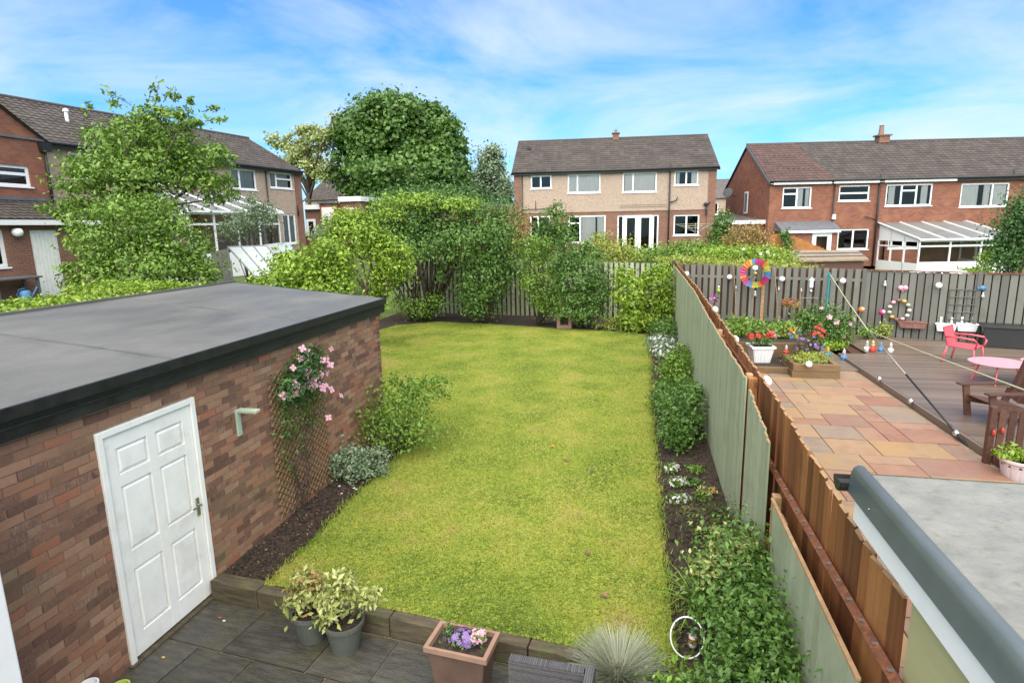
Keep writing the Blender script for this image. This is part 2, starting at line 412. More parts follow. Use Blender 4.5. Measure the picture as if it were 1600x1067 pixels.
MT['potwhite'] = flat('white_plastic_pot', (0.72, 0.73, 0.72), 0.45, var=0.05)
MT['stem'] = flat('bark', (0.075, 0.055, 0.04), 0.9, var=0.35, noise=14, bump=(20, 0.6, 0.02))
MT['cane'] = flat('bamboo_cane', (0.30, 0.19, 0.09), 0.7, var=0.25)
MT['orange'] = flat('orange_stained_timber', (0.33, 0.135, 0.035), 0.6, var=0.25, noise=5)
MT['shedglass'] = M('greenhouse_glazing', [(0.25, (0.42, 0.47, 0.46)), (0.75, (0.56, 0.60, 0.57))], noise=2, rough=0.12, spec=0.6, trans=0.2)
MT['poly'] = M('white_polycarbonate', [(0.3, (0.20, 0.21, 0.21)), (0.7, (0.28, 0.29, 0.28))], noise=2, rough=0.3, trans=0.3)
MT['lead'] = flat('lead_grey', (0.11, 0.12, 0.13), 0.5, var=0.2, noise=4)
MT['litter'] = M('dead_leaf', [(0.2, (0.05, 0.03, 0.018)), (0.6, (0.12, 0.075, 0.04)), (0.95, (0.22, 0.15, 0.08))], noise=3, nw=.4, tw=.8, off=-.1, rough=.9)
MT['rust'] = flat('rusty_trough', (0.20, 0.095, 0.075), 0.8, var=0.4, noise=14)
MT['trellis'] = flat('brown_trellis', (0.22, 0.145, 0.075), 0.8, var=0.3, noise=9)
for k, c in dict(red=(0.52, 0.06, 0.045), orange_p=(0.65, 0.22, 0.04), yellow=(0.62, 0.45, 0.08), blue=(0.10, 0.27, 0.50), magenta=(0.48, 0.04, 0.20), purple=(0.26, 0.16, 0.40),
                 pinkp=(0.78, 0.42, 0.50), whitep=(0.66, 0.66, 0.62), lime=(0.42, 0.55, 0.08), teal=(0.05, 0.25, 0.27), palegrn=(0.45, 0.55, 0.42)).items():
    MT['c_'+k] = M('colour_'+k, [(0.2, tuple(x*0.8 for x in c)), (0.8, c)], noise=9, rough=0.5, trans=0.15)

LF = {}
LF['lime'] = leafmat('leaf_bright_lime', (0.103, 0.172, 0.015), (0.196, 0.311, 0.027), (0.321, 0.436, 0.053))
LF['spring'] = leafmat('leaf_spring_green', (0.065, 0.124, 0.015), (0.134, 0.237, 0.029), (0.222, 0.339, 0.053))
LF['mid'] = leafmat('leaf_mid_green', (0.039, 0.089, 0.014), (0.082, 0.168, 0.028), (0.143, 0.247, 0.047))
LF['deep'] = leafmat('leaf_deep_green', (0.023, 0.060, 0.014), (0.052, 0.125, 0.027), (0.098, 0.194, 0.045))
LF['pale'] = leafmat('leaf_pale_olive', (0.168, 0.211, 0.064), (0.302, 0.356, 0.114), (0.454, 0.486, 0.186))
LF['grey'] = leafmat('leaf_grey_green', (0.086, 0.129, 0.065), (0.172, 0.243, 0.130), (0.315, 0.386, 0.234))
LF['varieg'] = leafmat('leaf_cream_variegated', (0.16, 0.20, 0.04), (0.33, 0.36, 0.11), (0.52, 0.50, 0.24))
LF['bronze'] = leafmat('leaf_bronze_tip', (0.16, 0.14, 0.03), (0.28, 0.20, 0.06), (0.36, 0.20, 0.10))
LF['heather'] = leafmat('leaf_brown_heather', (0.04, 0.045, 0.02), (0.08, 0.08, 0.035), (0.14, 0.10, 0.055))
LF['fescue'] = leafmat('leaf_blue_fescue', (0.16, 0.18, 0.12), (0.28, 0.31, 0.22), (0.42, 0.42, 0.28))
LF['yellowg'] = leafmat('leaf_yellow_green', (0.139, 0.184, 0.024), (0.255, 0.302, 0.048), (0.383, 0.389, 0.084))
LF['grass'] = M('grass_blade', [(0.0, (0.095, 0.155, 0.016)), (0.28, (0.15, 0.225, 0.024)), (0.5, (0.215, 0.275, 0.034)), (0.72, (0.29, 0.30, 0.052)), (0.9, (0.35, 0.30, 0.09)), (1.0, (0.36, 0.265, 0.11))], noise=1.0, detail=10, nw=3.0, tw=0.22, off=-1.17, rough=0.5, spec=0.3, trans=0.3, coord='World')

# ------------------------------------------------------------------ foliage
def unit(a): return a/np.maximum(np.linalg.norm(a, axis=1, keepdims=True), 1e-9)
def leaves(P, Nn, size, rng, aspect=0.5, fold=0.18, jitter=0.45, ctone=None):
    n = len(P)
    r = rng.normal(size=(n, 3))
    T = unit(r - (r*Nn).sum(1, keepdims=True)*Nn)
    T[:, 2] -= 0.25; T = unit(T)
    B = np.cross(Nn, T)
    s = size*(1+jitter*rng.uniform(-1, 1, n))[:, None]
    V = np.empty((n, 4, 3))
    V[:, 0] = P - T*s*0.5
    V[:, 1] = P + B*s*aspect*0.5 + Nn*s*fold*0.5 + T*s*0.05
    V[:, 2] = P + T*s*0.5 - Nn*s*fold*0.35
    V[:, 3] = P - B*s*aspect*0.5 + Nn*s*fold*0.5 + T*s*0.05
    F = np.arange(n*4).reshape(n, 4)
    tri = np.concatenate([F[:, [0, 1, 2]], F[:, [0, 2, 3]]], 0)
    tn = rng.uniform(0, 1, n)
    if ctone is not None: tn = 0.45*tn + 0.55*ctone
    tone = np.repeat(tn, 4)
    return V.reshape(-1, 3), tri, tone
def crown_points(blobs, n, rng, clumps=30, spread=0.30, shell=0.5):
    """blobs (x,y,z,rx,ry,rz); leaves gather in clumps spread over each blob's outer volume"""
    vol = np.array([b[3]*b[4]*b[5] for b in blobs])**0.72; vol /= vol.sum()
    Ps, Ns, cs, ct = [], [], [], []
    for b, wv in zip(blobs, vol):
        k = max(int(n*wv), 8); kc = max(int(clumps*len(blobs)*wv), 4)
        c = np.array(b[:3]); r = np.array(b[3:6])
        d = unit(rng.normal(size=(kc, 3)))
        rr = shell + (1-shell)*rng.uniform(0, 1, (kc, 1))**0.6
        rr *= 0.78+0.27*rng.uniform(0, 1, (kc, 1))
        cc = d*rr
        idx = rng.integers(0, kc, k)
        q = cc[idx] + rng.normal(size=(k, 3))*spread*(0.6+0.8*rng.uniform(0, 1, (kc, 1))[idx])
        Ps.append(c + q*r)
        out = unit((q-cc[idx])/spread*0.9 + q*0.5)
        Ns.append(unit(out*0.9 + np.array([0, 0, 0.45]) + rng.normal(size=(k, 3))*0.5))
        ct.append(np.clip(rng.uniform(-.1, 1.1, kc), 0, 1)[idx])
        cs.append(c + cc*r)
    return np.concatenate(Ps), np.concatenate(Ns), np.concatenate(cs), np.concatenate(ct)
def crown(name, blobs, n, size, mat, parent, seed, clumps=30, spread=0.3, shell=0.5, aspect=0.5, zmin=None):
    rng = np.random.default_rng(seed)
    P, Nn, cs, ct = crown_points(blobs, n, rng, clumps, spread, shell)
    if zmin is not None:
        k = P[:, 2] > zmin + 0.02; P = P[k]; Nn = Nn[k]; ct = ct[k]
    V, F, t = leaves(P, Nn, size, rng, aspect, ctone=ct)
    np_mesh(name, V, F, mat, parent, t)
    return cs
def stems(name, base, ends, r0, mat, parent, rng, sub=0.35, n=6):
    b = MB(); base = Vector(base)
    for e in ends:
        e = Vector(e); mid = base.lerp(e, 0.5) + Vector((rng.uniform(-1, 1), rng.uniform(-1, 1), rng.uniform(0, .6)))*(e-base).length*0.08
        b.tube([base + Vector((rng.uniform(-1, 1), rng.uniform(-1, 1), 0))*r0, mid, e], [r0, r0*0.65, r0*0.2], n)
    return b.build(name, mat, parent, smooth=True)
def shrub(name, label, cat, base, blobs, n, size, leaf, seed, group=None, clumps=30, spread=0.3, shell=0.5, aspect=0.5, nst=9, r0=0.02, flowers=None, rel=True):
    """blobs relative to base"""
    t = thing(name, label, cat, base, 0, group)
    cs = crown('foliage', blobs, n, size, LF[leaf], t, seed, clumps, spread, shell, aspect, zmin=0.0)
    rng = random.Random(seed)
    idx = [rng.randrange(len(cs)) for _ in range(nst)]
    stems('stem', (0, 0, 0), [cs[i] for i in idx], r0, MT['stem'], t, rng)
    if flowers:
        for fm, fn, fs in flowers:
            blossom('flowers', blobs, fn, fs, MT[fm], t, seed+5)
    return t
def blossom(name, blobs, n, size, mat, parent, seed, petals=5):
    """each bloom: a ring of petals facing outward, on the outside of the foliage"""
    rng = np.random.default_rng(seed); V = []; F = []
    for i in range(n):
        b = blobs[rng.integers(0, len(blobs))]
        d = rng.normal(size=3); d[2] = abs(d[2])*0.9+0.1; d[1] -= 0.5; d /= np.linalg.norm(d)
        c = np.array(b[:3]) + d*np.array(b[3:6])*rng.uniform(0.85, 1.2)
        if c[2] < 0.02: c[2] = 0.03
        a = np.cross(d, [0.3, 0.2, 0.9]); a /= np.linalg.norm(a); e = np.cross(d, a); s = size*rng.uniform(0.7, 1.25)
        ph = rng.uniform(0, 6)
        if n <= 60: V = []; F = []
        for k in range(petals):
            t0 = ph+2*PI*k/petals; u = a*math.cos(t0)+e*math.sin(t0); v = np.cross(d, u)
            j = len(V); V += [c, c+u*s*0.35+v*s*0.22+d*s*0.1, c+u*s*0.6+d*s*0.02, c+u*s*0.35-v*s*0.22+d*s*0.1]
            F += [(j, j+1, j+2), (j, j+2, j+3)]
        if n <= 60: np_mesh('flower', np.array(V), np.array(F), mat, parent)
    if n > 60: np_mesh(name, np.array(V), np.array(F), mat, parent, kind='stuff')
def tree(name, label, base, height, blobs, n, size, leaf, seed, trunk_r=0.2, clumps=40, spread=0.28, shell=0.45, fork=0.35, aspect=0.6, group=None, limbs=14):
    t = thing(name, label, 'tree', base, 0, group)
    cs = crown('crown', blobs, n, size, LF[leaf], t, seed, clumps, spread, shell, aspect)
    rng = random.Random(seed); b = MB()
    fk = Vector((rng.uniform(-.1, .1)*height*0.1, rng.uniform(-.1, .1)*height*0.1, height*fork))
    b.tube([(0, 0, -0.3), (fk.x*0.3, fk.y*0.3, height*fork*0.5), fk, fk+Vector((0.1, 0.05, height*0.3))], [trunk_r*1.25, trunk_r, trunk_r*0.8, trunk_r*0.35], 10)
    for i in range(limbs):
        e = Vector(cs[rng.randrange(len(cs))]); s0 = fk + Vector((0.03, 0.02, height*0.2))*rng.random()
        mid = s0.lerp(e, 0.5) + Vector((rng.uniform(-1, 1), rng.uniform(-1, 1), rng.uniform(0, 1)))*(e-s0).length*0.1
        b.tube([s0, mid, e], [trunk_r*0.42, trunk_r*0.25, trunk_r*0.07], 6)
    b.build('trunk', MT['stem'], t, smooth=True)
    return t
def blades(name, base_pts, h, wdt, lean, mat, parent, rng, kind=None):
    n = len(base_pts)
    a = rng.uniform(0, 2*PI, n); ln = rng.uniform(0.2, 1, n)*lean
    hh = h*rng.uniform(0.6, 1.25, n)
    d = np.stack([np.cos(a), np.sin(a), np.zeros(n)], 1); s = np.stack([-np.sin(a), np.cos(a), np.zeros(n)], 1)
    V = np.empty((n, 3, 3))
    V[:, 0] = base_pts - s*wdt/2; V[:, 1] = base_pts + s*wdt/2
    V[:, 2] = base_pts + d*(hh*ln)[:, None]; V[:, 2, 2] += hh
    return np_mesh(name, V.reshape(-1, 3), np.arange(n*3).reshape(n, 3), mat, parent, np.repeat(rng.uniform(0, 1, n), 3), kind)
def strap_plant(name, label, base, n, h, wdt, leaf, seed, arch=0.9, group=None, cat='plant', parent=None, partname='leaf_blades'):
    """clump of arching strap leaves"""
    rng = np.random.default_rng(seed)
    t = parent or thing(name, label, cat, base, 0, group)
    a = rng.uniform(0, 2*PI, n); k = 4; V = []; F = []
    el0 = rng.uniform(0.75, 1.5, n); ln = h*rng.uniform(0.65, 1.2, n)
    tones = []
    for i in range(n):
        d = np.array([math.cos(a[i]), math.sin(a[i]), 0]); s = np.array([-d[1], d[0], 0]); p = np.array([d[0], d[1], 0])*0.06*rng.random()*h*3; e = el0[i]
        tn = rng.random()
        j0 = len(V)
        for q in range(k+1):
            wq = wdt*(1-(q/k)**1.6)*0.5 + 0.0006
            V += [p - s*wq, p + s*wq]; tones += [tn, tn]
            p = p + (d*math.cos(e) + np.array([0, 0, 1])*math.sin(e))*ln[i]/k
            p[2] = max(p[2], 0.01)
            e -= arch*rng.uniform(0.5, 1.2)/k*1.6
        for q in range(k):
            F.append((j0+2*q, j0+2*q+1, j0+2*q+3)); F.append((j0+2*q, j0+2*q+3, j0+2*q+2))
    np_mesh(partname, np.array(V), np.array(F), LF[leaf], t, np.array(tones))
    return t

# ================================================================== SETTING
def sstep(a, b, x):
    t = np.clip((x-a)/(b-a), 0, 1); return t*t*(3-2*t)
def terrain_z(x, y):
    x = np.asarray(x, float); y = np.asarray(y, float)
    fy = 22.5 - 0.30*np.maximum(x-1.2, 0) + 0.11*np.maximum(-x-1, 0)
    wr = sstep(3.0, 9.0, x)
    far = sstep(0.3, 3.0, y-fy)*(1.0-0.55*wr) + sstep(2.0, 13.0, y-fy)*(1.2-0.75*wr)
    left = sstep(0, 4, -10.2-x)*1.95
    return -0.22 + np.maximum(far*1.0 + sstep(0, 3, y-fy)*0.1, left)
def build_ground():
    xs = np.unique(np.concatenate([np.linspace(-60, 60, 121), np.linspace(-400, 400, 41)]))
    ys = np.unique(np.concatenate([np.linspace(-10, 70, 121), np.linspace(-60, 600, 45)]))
    X, Y = np.meshgrid(xs, ys)
    Z = terrain_z(X, Y)
    nx, ny = len(xs), len(ys)
    V = np.stack([X.ravel(), Y.ravel(), Z.ravel()], 1)
    i = np.arange(nx*ny).reshape(ny, nx)
    F = np.stack([i[:-1, :-1].ravel(), i[:-1, 1:].ravel(), i[1:, 1:].ravel(), i[1:, :-1].ravel()], 1)
    struct(np_mesh('ground', V, F, MT['ground'], smooth=True))
build_ground()
def tz(x, y): return float(terrain_z(x, y))

GX = -4.32          # garage wall plane
FX = 1.18           # green fence plane
LZ = 0.20           # lawn level
STEP_A = (GX, 4.82); STEP_B = (0.75, 4.31)        # front edge of the lawn
def step_y(x): return STEP_A[1] + (x-STEP_A[0])*(STEP_B[1]-STEP_A[1])/(STEP_B[0]-STEP_A[0])
def far_y(x): return 22.6 + (1.2-x)*0.14 if x < 1.2 else 22.6 - (x-1.2)*0.335
# lawn outline (left bed along the garage, right bed along the fence)
left_edge = [(-3.68, 4.80), (-3.66, 5.6), (-3.72, 6.6), (-3.72, 7.6), (-3.66, 8.7), (-3.9, 9.6), (-5.2, 10.0), (-8.2, 10.6), (-9.0, 14), (-9.3, 18.5), (-8.9, 20.3), (-7.6, 21.3)]
right_edge = [(0.36, 4.38), (0.33, 6), (0.30, 8), (0.28, 11), (0.30, 15.9), (0.25, 19.5), (-0.6, 19.9), (-3.0, 20.3), (-5.4, 21.0)]
def build_lawn():
    # whole plot of soil, then the lawn sheet a little above it
    b = MB()
    x0, x1 = -10.2, FX-0.03
    b.add([(GX+0.01, STEP_A[1]+0.02, LZ-0.03), (x1, step_y(x1)+0.02, LZ-0.03), (x1, far_y(x1), LZ-0.03), (x0, far_y(x0), LZ-0.03), (x0, 9.3, LZ-0.03), (GX+0.01, 9.3, LZ-0.03)],
          [(0, 1, 2, 3, 4, 5)])
    struct(b.build('flower_bed_soil', MT['soil']))
    out = left_edge + right_edge[::-1]
    rng = random.Random(4)
    pts = []
    for i in range(len(out)):
        a = Vector(out[i]); c = Vector(out[(i+1) % len(out)]); k = max(int((c-a).length/0.12), 1)
        last = i == len(out)-1
        for j in range(k):
            p = a.lerp(c, j/k)
            if not last: p = p + Vector((rng.uniform(-.035, .035), rng.uniform(-.035, .035)))
            pts.append((p.x, p.y, LZ))
    b = MB(); b.add(pts, [tuple(range(len(pts)))])
    struct(b.build('lawn', MT['lawn']))
    # blades of grass inside the outline
    poly = np.array([(p[0], p[1]) for p in pts])
    g = np.random.default_rng(3)
    n = 640000
    # denser close to the camera
    yy = 4.2 + (22.8-4.2)*g.uniform(0, 1, n)**1.45
    xx = g.uniform(-9.4, 0.45, n)
    inside = np.zeros(n, bool); j = len(poly)-1
    for i in range(len(poly)):
        xi, yi = poly[i]; xj, yj = poly[j]
        c = ((yi > yy) != (yj > yy)) & (xx < (xj-xi)*(yy-yi)/(yj-yi+1e-12)+xi)
        inside ^= c; j = i
    P = np.stack([xx[inside], yy[inside], np.full(inside.sum(), LZ)], 1)
    o = blades('grass', P, 0.020, 0.010, 2.2, LF['grass'], None, g, 'stuff')
    o['label'] = 'short mown yellow-green grass covering the garden lawn'; o['category'] = 'grass'
build_lawn()
def scatter_soil():
    g = random.Random(9); b = MB()
    for i in range(2600):
        if i % 2: x = g.uniform(0.33, 1.1); y = g.uniform(4.6, 20)
        else:
            y = g.uniform(4.9, 9.2); x = g.uniform(GX+0.05, -3.70)
        s = g.uniform(0.008, 0.022)+g.random()**5*.06
        b.box((x, y, LZ-0.02), (s*1.3, s, s*0.8), rz=g.uniform(0, 3), rx=g.uniform(-.5, .5), taper=0.6)
    o = b.build('soil_clods', MT['soil'], kind='stuff'); o['label'] = 'crumbs of dark soil and bark scattered over the beds'; o['category'] = 'soil'
scatter_soil()
def bed_litter():
    # dead leaves and bark chips on the beds, ragged grass spilling over the lawn edge
    g = np.random.default_rng(19); n = 1000
    s = g.uniform(0, 1, n) < .5
    x = np.where(s, g.uniform(.34, 1.1, n), g.uniform(GX+.04, -3.7, n)); y = np.where(s, g.uniform(4.5, 19, n), g.uniform(4.9, 9.2, n))
    P = np.stack([x, y, np.full(n, LZ-.012)], 1); V, F, tn = leaves(P, unit(g.normal(size=(n, 3))*.4+np.array([0, 0, 1.])), .035, g, jitter=.6)
    o = np_mesh('leaf_litter', V, F, MT['litter'], None, tn, 'stuff'); o['label'] = 'dead leaves and chips scattered on the flower beds'; o['category'] = 'leaf litter'
    pts = []
    for e in (left_edge[:6], right_edge[:6]):
        for (ax, ay), (bx, by) in zip(e[:-1], e[1:]):
            k = int(math.hypot(bx-ax, by-ay)*260); f = g.uniform(0, 1, k); pts.append(np.stack([ax+(bx-ax)*f+g.normal(size=k)*.035, ay+(by-ay)*f, np.full(k, LZ-.01)], 1))
    o = blades('edge_grass', np.concatenate(pts), .05, .012, 1.2, LF['grass'], None, g, 'stuff'); o['label'] = 'ragged tufts of grass along the lawn edges'; o['category'] = 'grass'
bed_litter()

# ---------------- timber edge of the lawn, dark slab patio
ang = math.atan2(STEP_B[1]-STEP_A[1], STEP_B[0]-STEP_A[0]); slen = math.hypot(STEP_B[0]-STEP_A[0], STEP_B[1]-STEP_A[1])
t = thing('lawn_edging', 'mossy brown timber edging holding up the near end of the lawn', 'edging', (STEP_A[0], STEP_A[1], 0), ang)
x = 0.62
b = MB(); b.box((0.33, -0.01, 0.10), (0.58, 0.17, 0.22)); b.build('end_block', MT['sleeper'], t, bevel=0.012)
for k, ln in enumerate((1.5, 1.35, 1.6)):
    b = MB(); b.box((x+ln/2, -0.02, 0.095), (ln-0.01, 0.13, 0.21), rz=rad((0.4, -0.3, 0.2)[k]))
    b.build('timber', MT['sleeper'], t, bevel=0.012); x += ln
pat = MB(); pat.bb(-7, FX-0.05, -1.0, 4.9, -0.16, -0.012)
patio = struct(pat.build('patio', MT['joint']))
def slabs_dark():
    me = boxmesh('patio_slab', MT['slab'], (1, 1, 0.045))
    rng = random.Random(8); c, s = math.cos(ang), math.sin(ang)
    ux, uy = Vector((c, s, 0)), Vector((-s, c, 0)); o = Vector((GX+0.02, STEP_A[1]-0.10, 0))
    y = 0; row = 0
    while y < 3.2:
        h = 0.60; xx = -0.3*(row % 2) - rng.uniform(0, .2)
        while xx < 5.5:
            wd = rng.choice((0.60, 0.90, 0.60, 0.75))
            a0 = max(xx, 0.0); a1 = min(xx+wd, 5.3)
            if a1-a0 > 0.1:
                p = o + ux*(a0+a1)/2 - uy*(y+h/2)
                i_ = inst('slab', me, patio, (p.x, p.y, -0.0215 + rng.uniform(-0.003, 0.003)), (rng.uniform(-.004, .004), rng.uniform(-.004, .004), ang), (a1-a0-0.016, h-0.016, 1))
            xx += wd
        y += h; row += 1
slabs_dark()

# ================================================================== GARAGE
gar = thing('brick_garage', 'single brick garage with flat grey felt roof and white panelled side door', 'garage', (GX, 3.0, 0))
GY0, GY1, GXL = 1.2, 9.2, -7.0      # wall from behind the white corner to its far corner
def build_garage():
    oy = -3.0
    L = lambda x, y, z: (x-GX, y-3.0, z)
    DY0, DY1, DZ = 3.74, 4.84, 2.15
    WT = 2.36
    # mortar backing with the door opening left free
    b = MB()
    b.bb(-0.10, -0.006, GY0+oy, DY0+oy, -0.15, WT+0.1); b.bb(-0.10, -0.006, DY1+oy, GY1+oy-0.006, -0.15, WT+0.1); b.bb(-0.10, -0.006, DY0+oy, DY1+oy, DZ, WT+0.1)
    b.bb(GXL-GX, -0.006, GY1+oy-0.1, GY1+oy-0.006, -0.15, WT+0.2)      # far end
    b.bb(GXL-GX, GXL-GX+0.1, GY0+oy, GY1+oy-0.1, -0.15, WT+0.25)
    b.bb(-1.5, -0.5, DY0+oy-.4, DY1+oy+.4, -0.15, -0.10)
    wall = b.build('wall', MT['mortar'], gar)
    bw, bh, j = 0.215, 0.065, 0.010
    rng = random.Random(2); bricks = []
    row = 0; z = 0.0
    while z < WT+0.05:
        y = GY0 - (bw+j)/2*(row % 2)
        while y < GY1-0.02:
            a0, a1 = y, min(y+bw, GY1)
            zc = z+bh/2
            segs = [(max(a0, GY0), a1)]
            if z < DZ-0.005 and a1 > DY0 and a0 < DY1:
                segs = [(a0, min(a1, DY0-0.004)), (max(a0, DY1+0.004), a1)]
            for s0, s1 in segs:
                if s1-s0 > 0.03:
                    bricks.append((s0, s1, zc))
            y += bw+j
        z += bh+j; row += 1
    def size_px(q):
        yc = (q[0]+q[1])/2; return (q[1]-q[0])/((GX)**2+yc**2+(3.75-q[2])**2)
    vis = [q for q in bricks if q[1] > 2.75]
    vis.sort(key=size_px, reverse=True)
    near = set(vis[:300])
    mes = [boxmesh('brick_mesh_%d' % i, MT['brick'], (0.012+0.1, 1, bh), seed=i, jit=0.0022) for i in range(6)]
    b = MB()
    for q in bricks:
        yc = (q[0]+q[1])/2; ln = q[1]-q[0]; xo = rng.uniform(-.0015, .0025)
        if q in near:
            inst('brick', rng.choice(mes), wall, (-0.056+xo, yc+oy, q[2]), (0, 0, 0), (1, ln, 1))
        else:
            b.box((-0.056+xo, yc+oy, q[2]), (0.112, ln, bh))
    # bricks of the far end face too
    z = 0; row = 0
    while z < WT+0.15:
        x = -0.23-0.11*(row % 2)
        while x > GXL-GX:
            b.box((x+0.105, GY1+oy-0.06+0.004, z+bh/2), (bw-0.01, 0.112, bh)); x -= bw+j
        z += bh+j; row += 1
    o = b.build('bricks', MT['brick'], wall, kind='stuff')
    # roof: felt falling gently towards the door side, black fascia with a drip edge
    x0, x1 = GXL-0.12-GX, 0.10
    z1, z0 = 2.585, 2.86
    ya, yb = GY0+oy-0.2, GY1+oy+0.12
    b = MB()
    n = 24; vs = []; fs = []
    rg = random.Random(1)
    for i in range(n+1):
        for k in range(9):
            y = ya+(yb-ya)*i/n; tt = k/8; x = x1+(x0-x1)*tt
            vs.append((x, y, z1+(z0-z1)*tt+rg.uniform(-.006, .006)*(0 < k < 8)))
    for i in range(n):
        for k in range(8):
            a = i*9+k; fs.append((a, a+9, a+10, a+1))
    b.add(vs, fs)
    roof = b.build('roof', MT['felt'], gar, smooth=True)
    # felt sheets: overlapping seams running across the roof
    for yy in (2.35, 4.6, 6.9):
        s = MB(); vs = [(x1-0.02, yy+oy-.012, z1+.006), (x0, yy+oy-.012, z0+.007), (x0, yy+oy+.05, z0+.005), (x1-0.02, yy+oy+.05, z1+.003)]
        s.add(vs, [(0, 1, 2, 3)]); s.add([vs[0], vs[1], (x0, yy+oy-.012, z0-.01), (x1-.02, yy+oy-.012, z1-.01)], [(3, 2, 1, 0)])
        s.build('felt_seam', MT['felt'], roof)
    b = MB(); b.bb(x1-0.025, x1+0.004, ya, yb, z1-0.085, z1+0.012); b.build('roof_edge', MT['fascia'], gar, bevel=0.006)
    b = MB(); b.bb(0.012, 0.07, ya, yb-0.03, 2.355, z1-0.075); b.build('fascia_board', MT['fascia'], gar, bevel=0.004)
    b = MB(); b.bb(0.071, 0.083, ya, yb-0.03, 2.44, 2.456); b.build('drip_batten', MT['fascia'], gar)
    b = MB(); b.add([(x1-.024, yb-.02, z1-.09), (x0, yb-.02, z0-.14), (x0, yb-.02, z0+.005), (x1-.024, yb-.02, z1+.005), (x1-.024, yb, z1-.09), (x0, yb, z0-.14), (x0, yb, z0+.005), (x1-.024, yb, z1+.005)],
                    [(0, 1, 2, 3), (7, 6, 5, 4), (3, 2, 6, 7), (0, 4, 5, 1), (0, 3, 7, 4), (1, 5, 6, 2)]); b.build('end_fascia', MT['fascia'], gar)
    b = MB(); b.bb(x0-0.02, x0+0.02, ya, yb, z0-0.12, z0+0.03); b.build('back_kerb', MT['felt'], gar)
    # white six-panel door
    d = MB(); fw = 0.055
    d.bb(-0.09, 0.022, DY0+oy, DY0+oy+fw, 0.0, DZ); d.bb(-0.09, 0.022, DY1+oy-fw, DY1+oy, 0.0, DZ); d.bb(-0.09, 0.022, DY0+oy+fw, DY1+oy-fw, DZ-fw, DZ)
    fr = d.build('door_frame', MT['white'], gar, bevel=0.004)
    y0, y1 = DY0+oy+fw+0.005, DY1+oy-fw-0.005; z0d, z1d = 0.035, DZ-fw-0.006
    W = y1-y0; Hh = z1d-z0d
    # leaf with six sunk panels: stiles and rails stand proud of a back sheet
    leaf = MB(); leaf.bb(-0.05, -0.022, y0, y1, z0d, z1d)
    st = 0.115; cols = [(y0+st, y0+W/2-0.05), (y0+W/2+0.05, y1-st)]
    rows = [(z0d+0.20, z0d+0.20+0.60), (z0d+0.98, z0d+0.98+0.60), (z0d+1.69, z1d-0.13)]
    leaf.bb(-0.0221, 0.0, y0, y0+st, z0d, z1d); leaf.bb(-0.0221, 0.0, y1-st, y1, z0d, z1d); leaf.bb(-0.0221, 0.0, cols[0][1], cols[1][0], z0d, z1d)
    zr = [z0d]+[v for r in rows for v in r]+[z1d]
    for i in range(0, len(zr), 2):
        for cy0, cy1 in cols: leaf.bb(-0.0221, -0.0003, cy0, cy1, zr[i], zr[i+1])
    lf = leaf.build('door', MT['white'], gar, bevel=0.003)
    for cy0, cy1 in cols:
        for r0, r1 in rows:
            p = MB(); m = 0.035
            vs = [(-0.020, cy0+.008, r0+.008), (-0.020, cy1-.008, r0+.008), (-0.020, cy1-.008, r1-.008), (-0.020, cy0+.008, r1-.008),
                  (-0.003, cy0+m, r0+m), (-0.003, cy1-m, r0+m), (-0.003, cy1-m, r1-m), (-0.003, cy0+m, r1-m)]
            p.add(vs, [(0, 1, 5, 4), (1, 2, 6, 5), (2, 3, 7, 6), (3, 0, 4, 7), (4, 5, 6, 7)]); p.build('panel', MT['white'], lf)
    h = MB(); h.bb(0.0, 0.012, y1-0.075, y1-0.035, 0.94, 1.13); h.tube([(0.012, y1-0.055, 1.06), (0.05, y1-0.055, 1.06), (0.055, y1-0.17, 1.06)], 0.010, 8)
    h.build('handle', MT['metal'], lf)
    for zz in (0.25, 1.75):
        h = MB(); h.tube([(0.008, y0-0.004, zz), (0.008, y0-0.004, zz+0.10)], 0.008, 8); h.build('hinge', MT['metal'], lf)
    b = MB(); b.bb(-0.10, 0.05, DY0+oy-.03, DY1+oy+.03, -0.14, 0.016); b.build('door_step', MT['sleeper'], gar)
build_garage()
# pale bracket light on the wall
lp = PX(372, 660, GX+0.005)
t = thing('wall_bracket', 'pale green angled metal bracket fixed to garage wall beside the white door', 'bracket', (GX, lp.y, lp.z))
b = MB(); b.box((0.012, 0, 0.0), (0.024, 0.07, 0.30)); b.build('back_plate', MT['c_palegrn'], t, bevel=0.004)
b = MB(); b.box((0.13, 0.02, 0.135), (0.25, 0.085, 0.03), rx=0.1); b.build('arm', MT['c_palegrn'], t, bevel=0.004)

# white corner at the left edge of the picture
wp = PZ(37, 1067, 0.6)
b = MB(); b.bb(-5.6, wp.x*0.86, 1.0, wp.y*0.86, -0.1, 2.3)
o = b.build('white_wall', MT['upvc'], bevel=0.01); tag(o, 'smooth white wall end at the left edge in front of the garage bricks', 'wall')

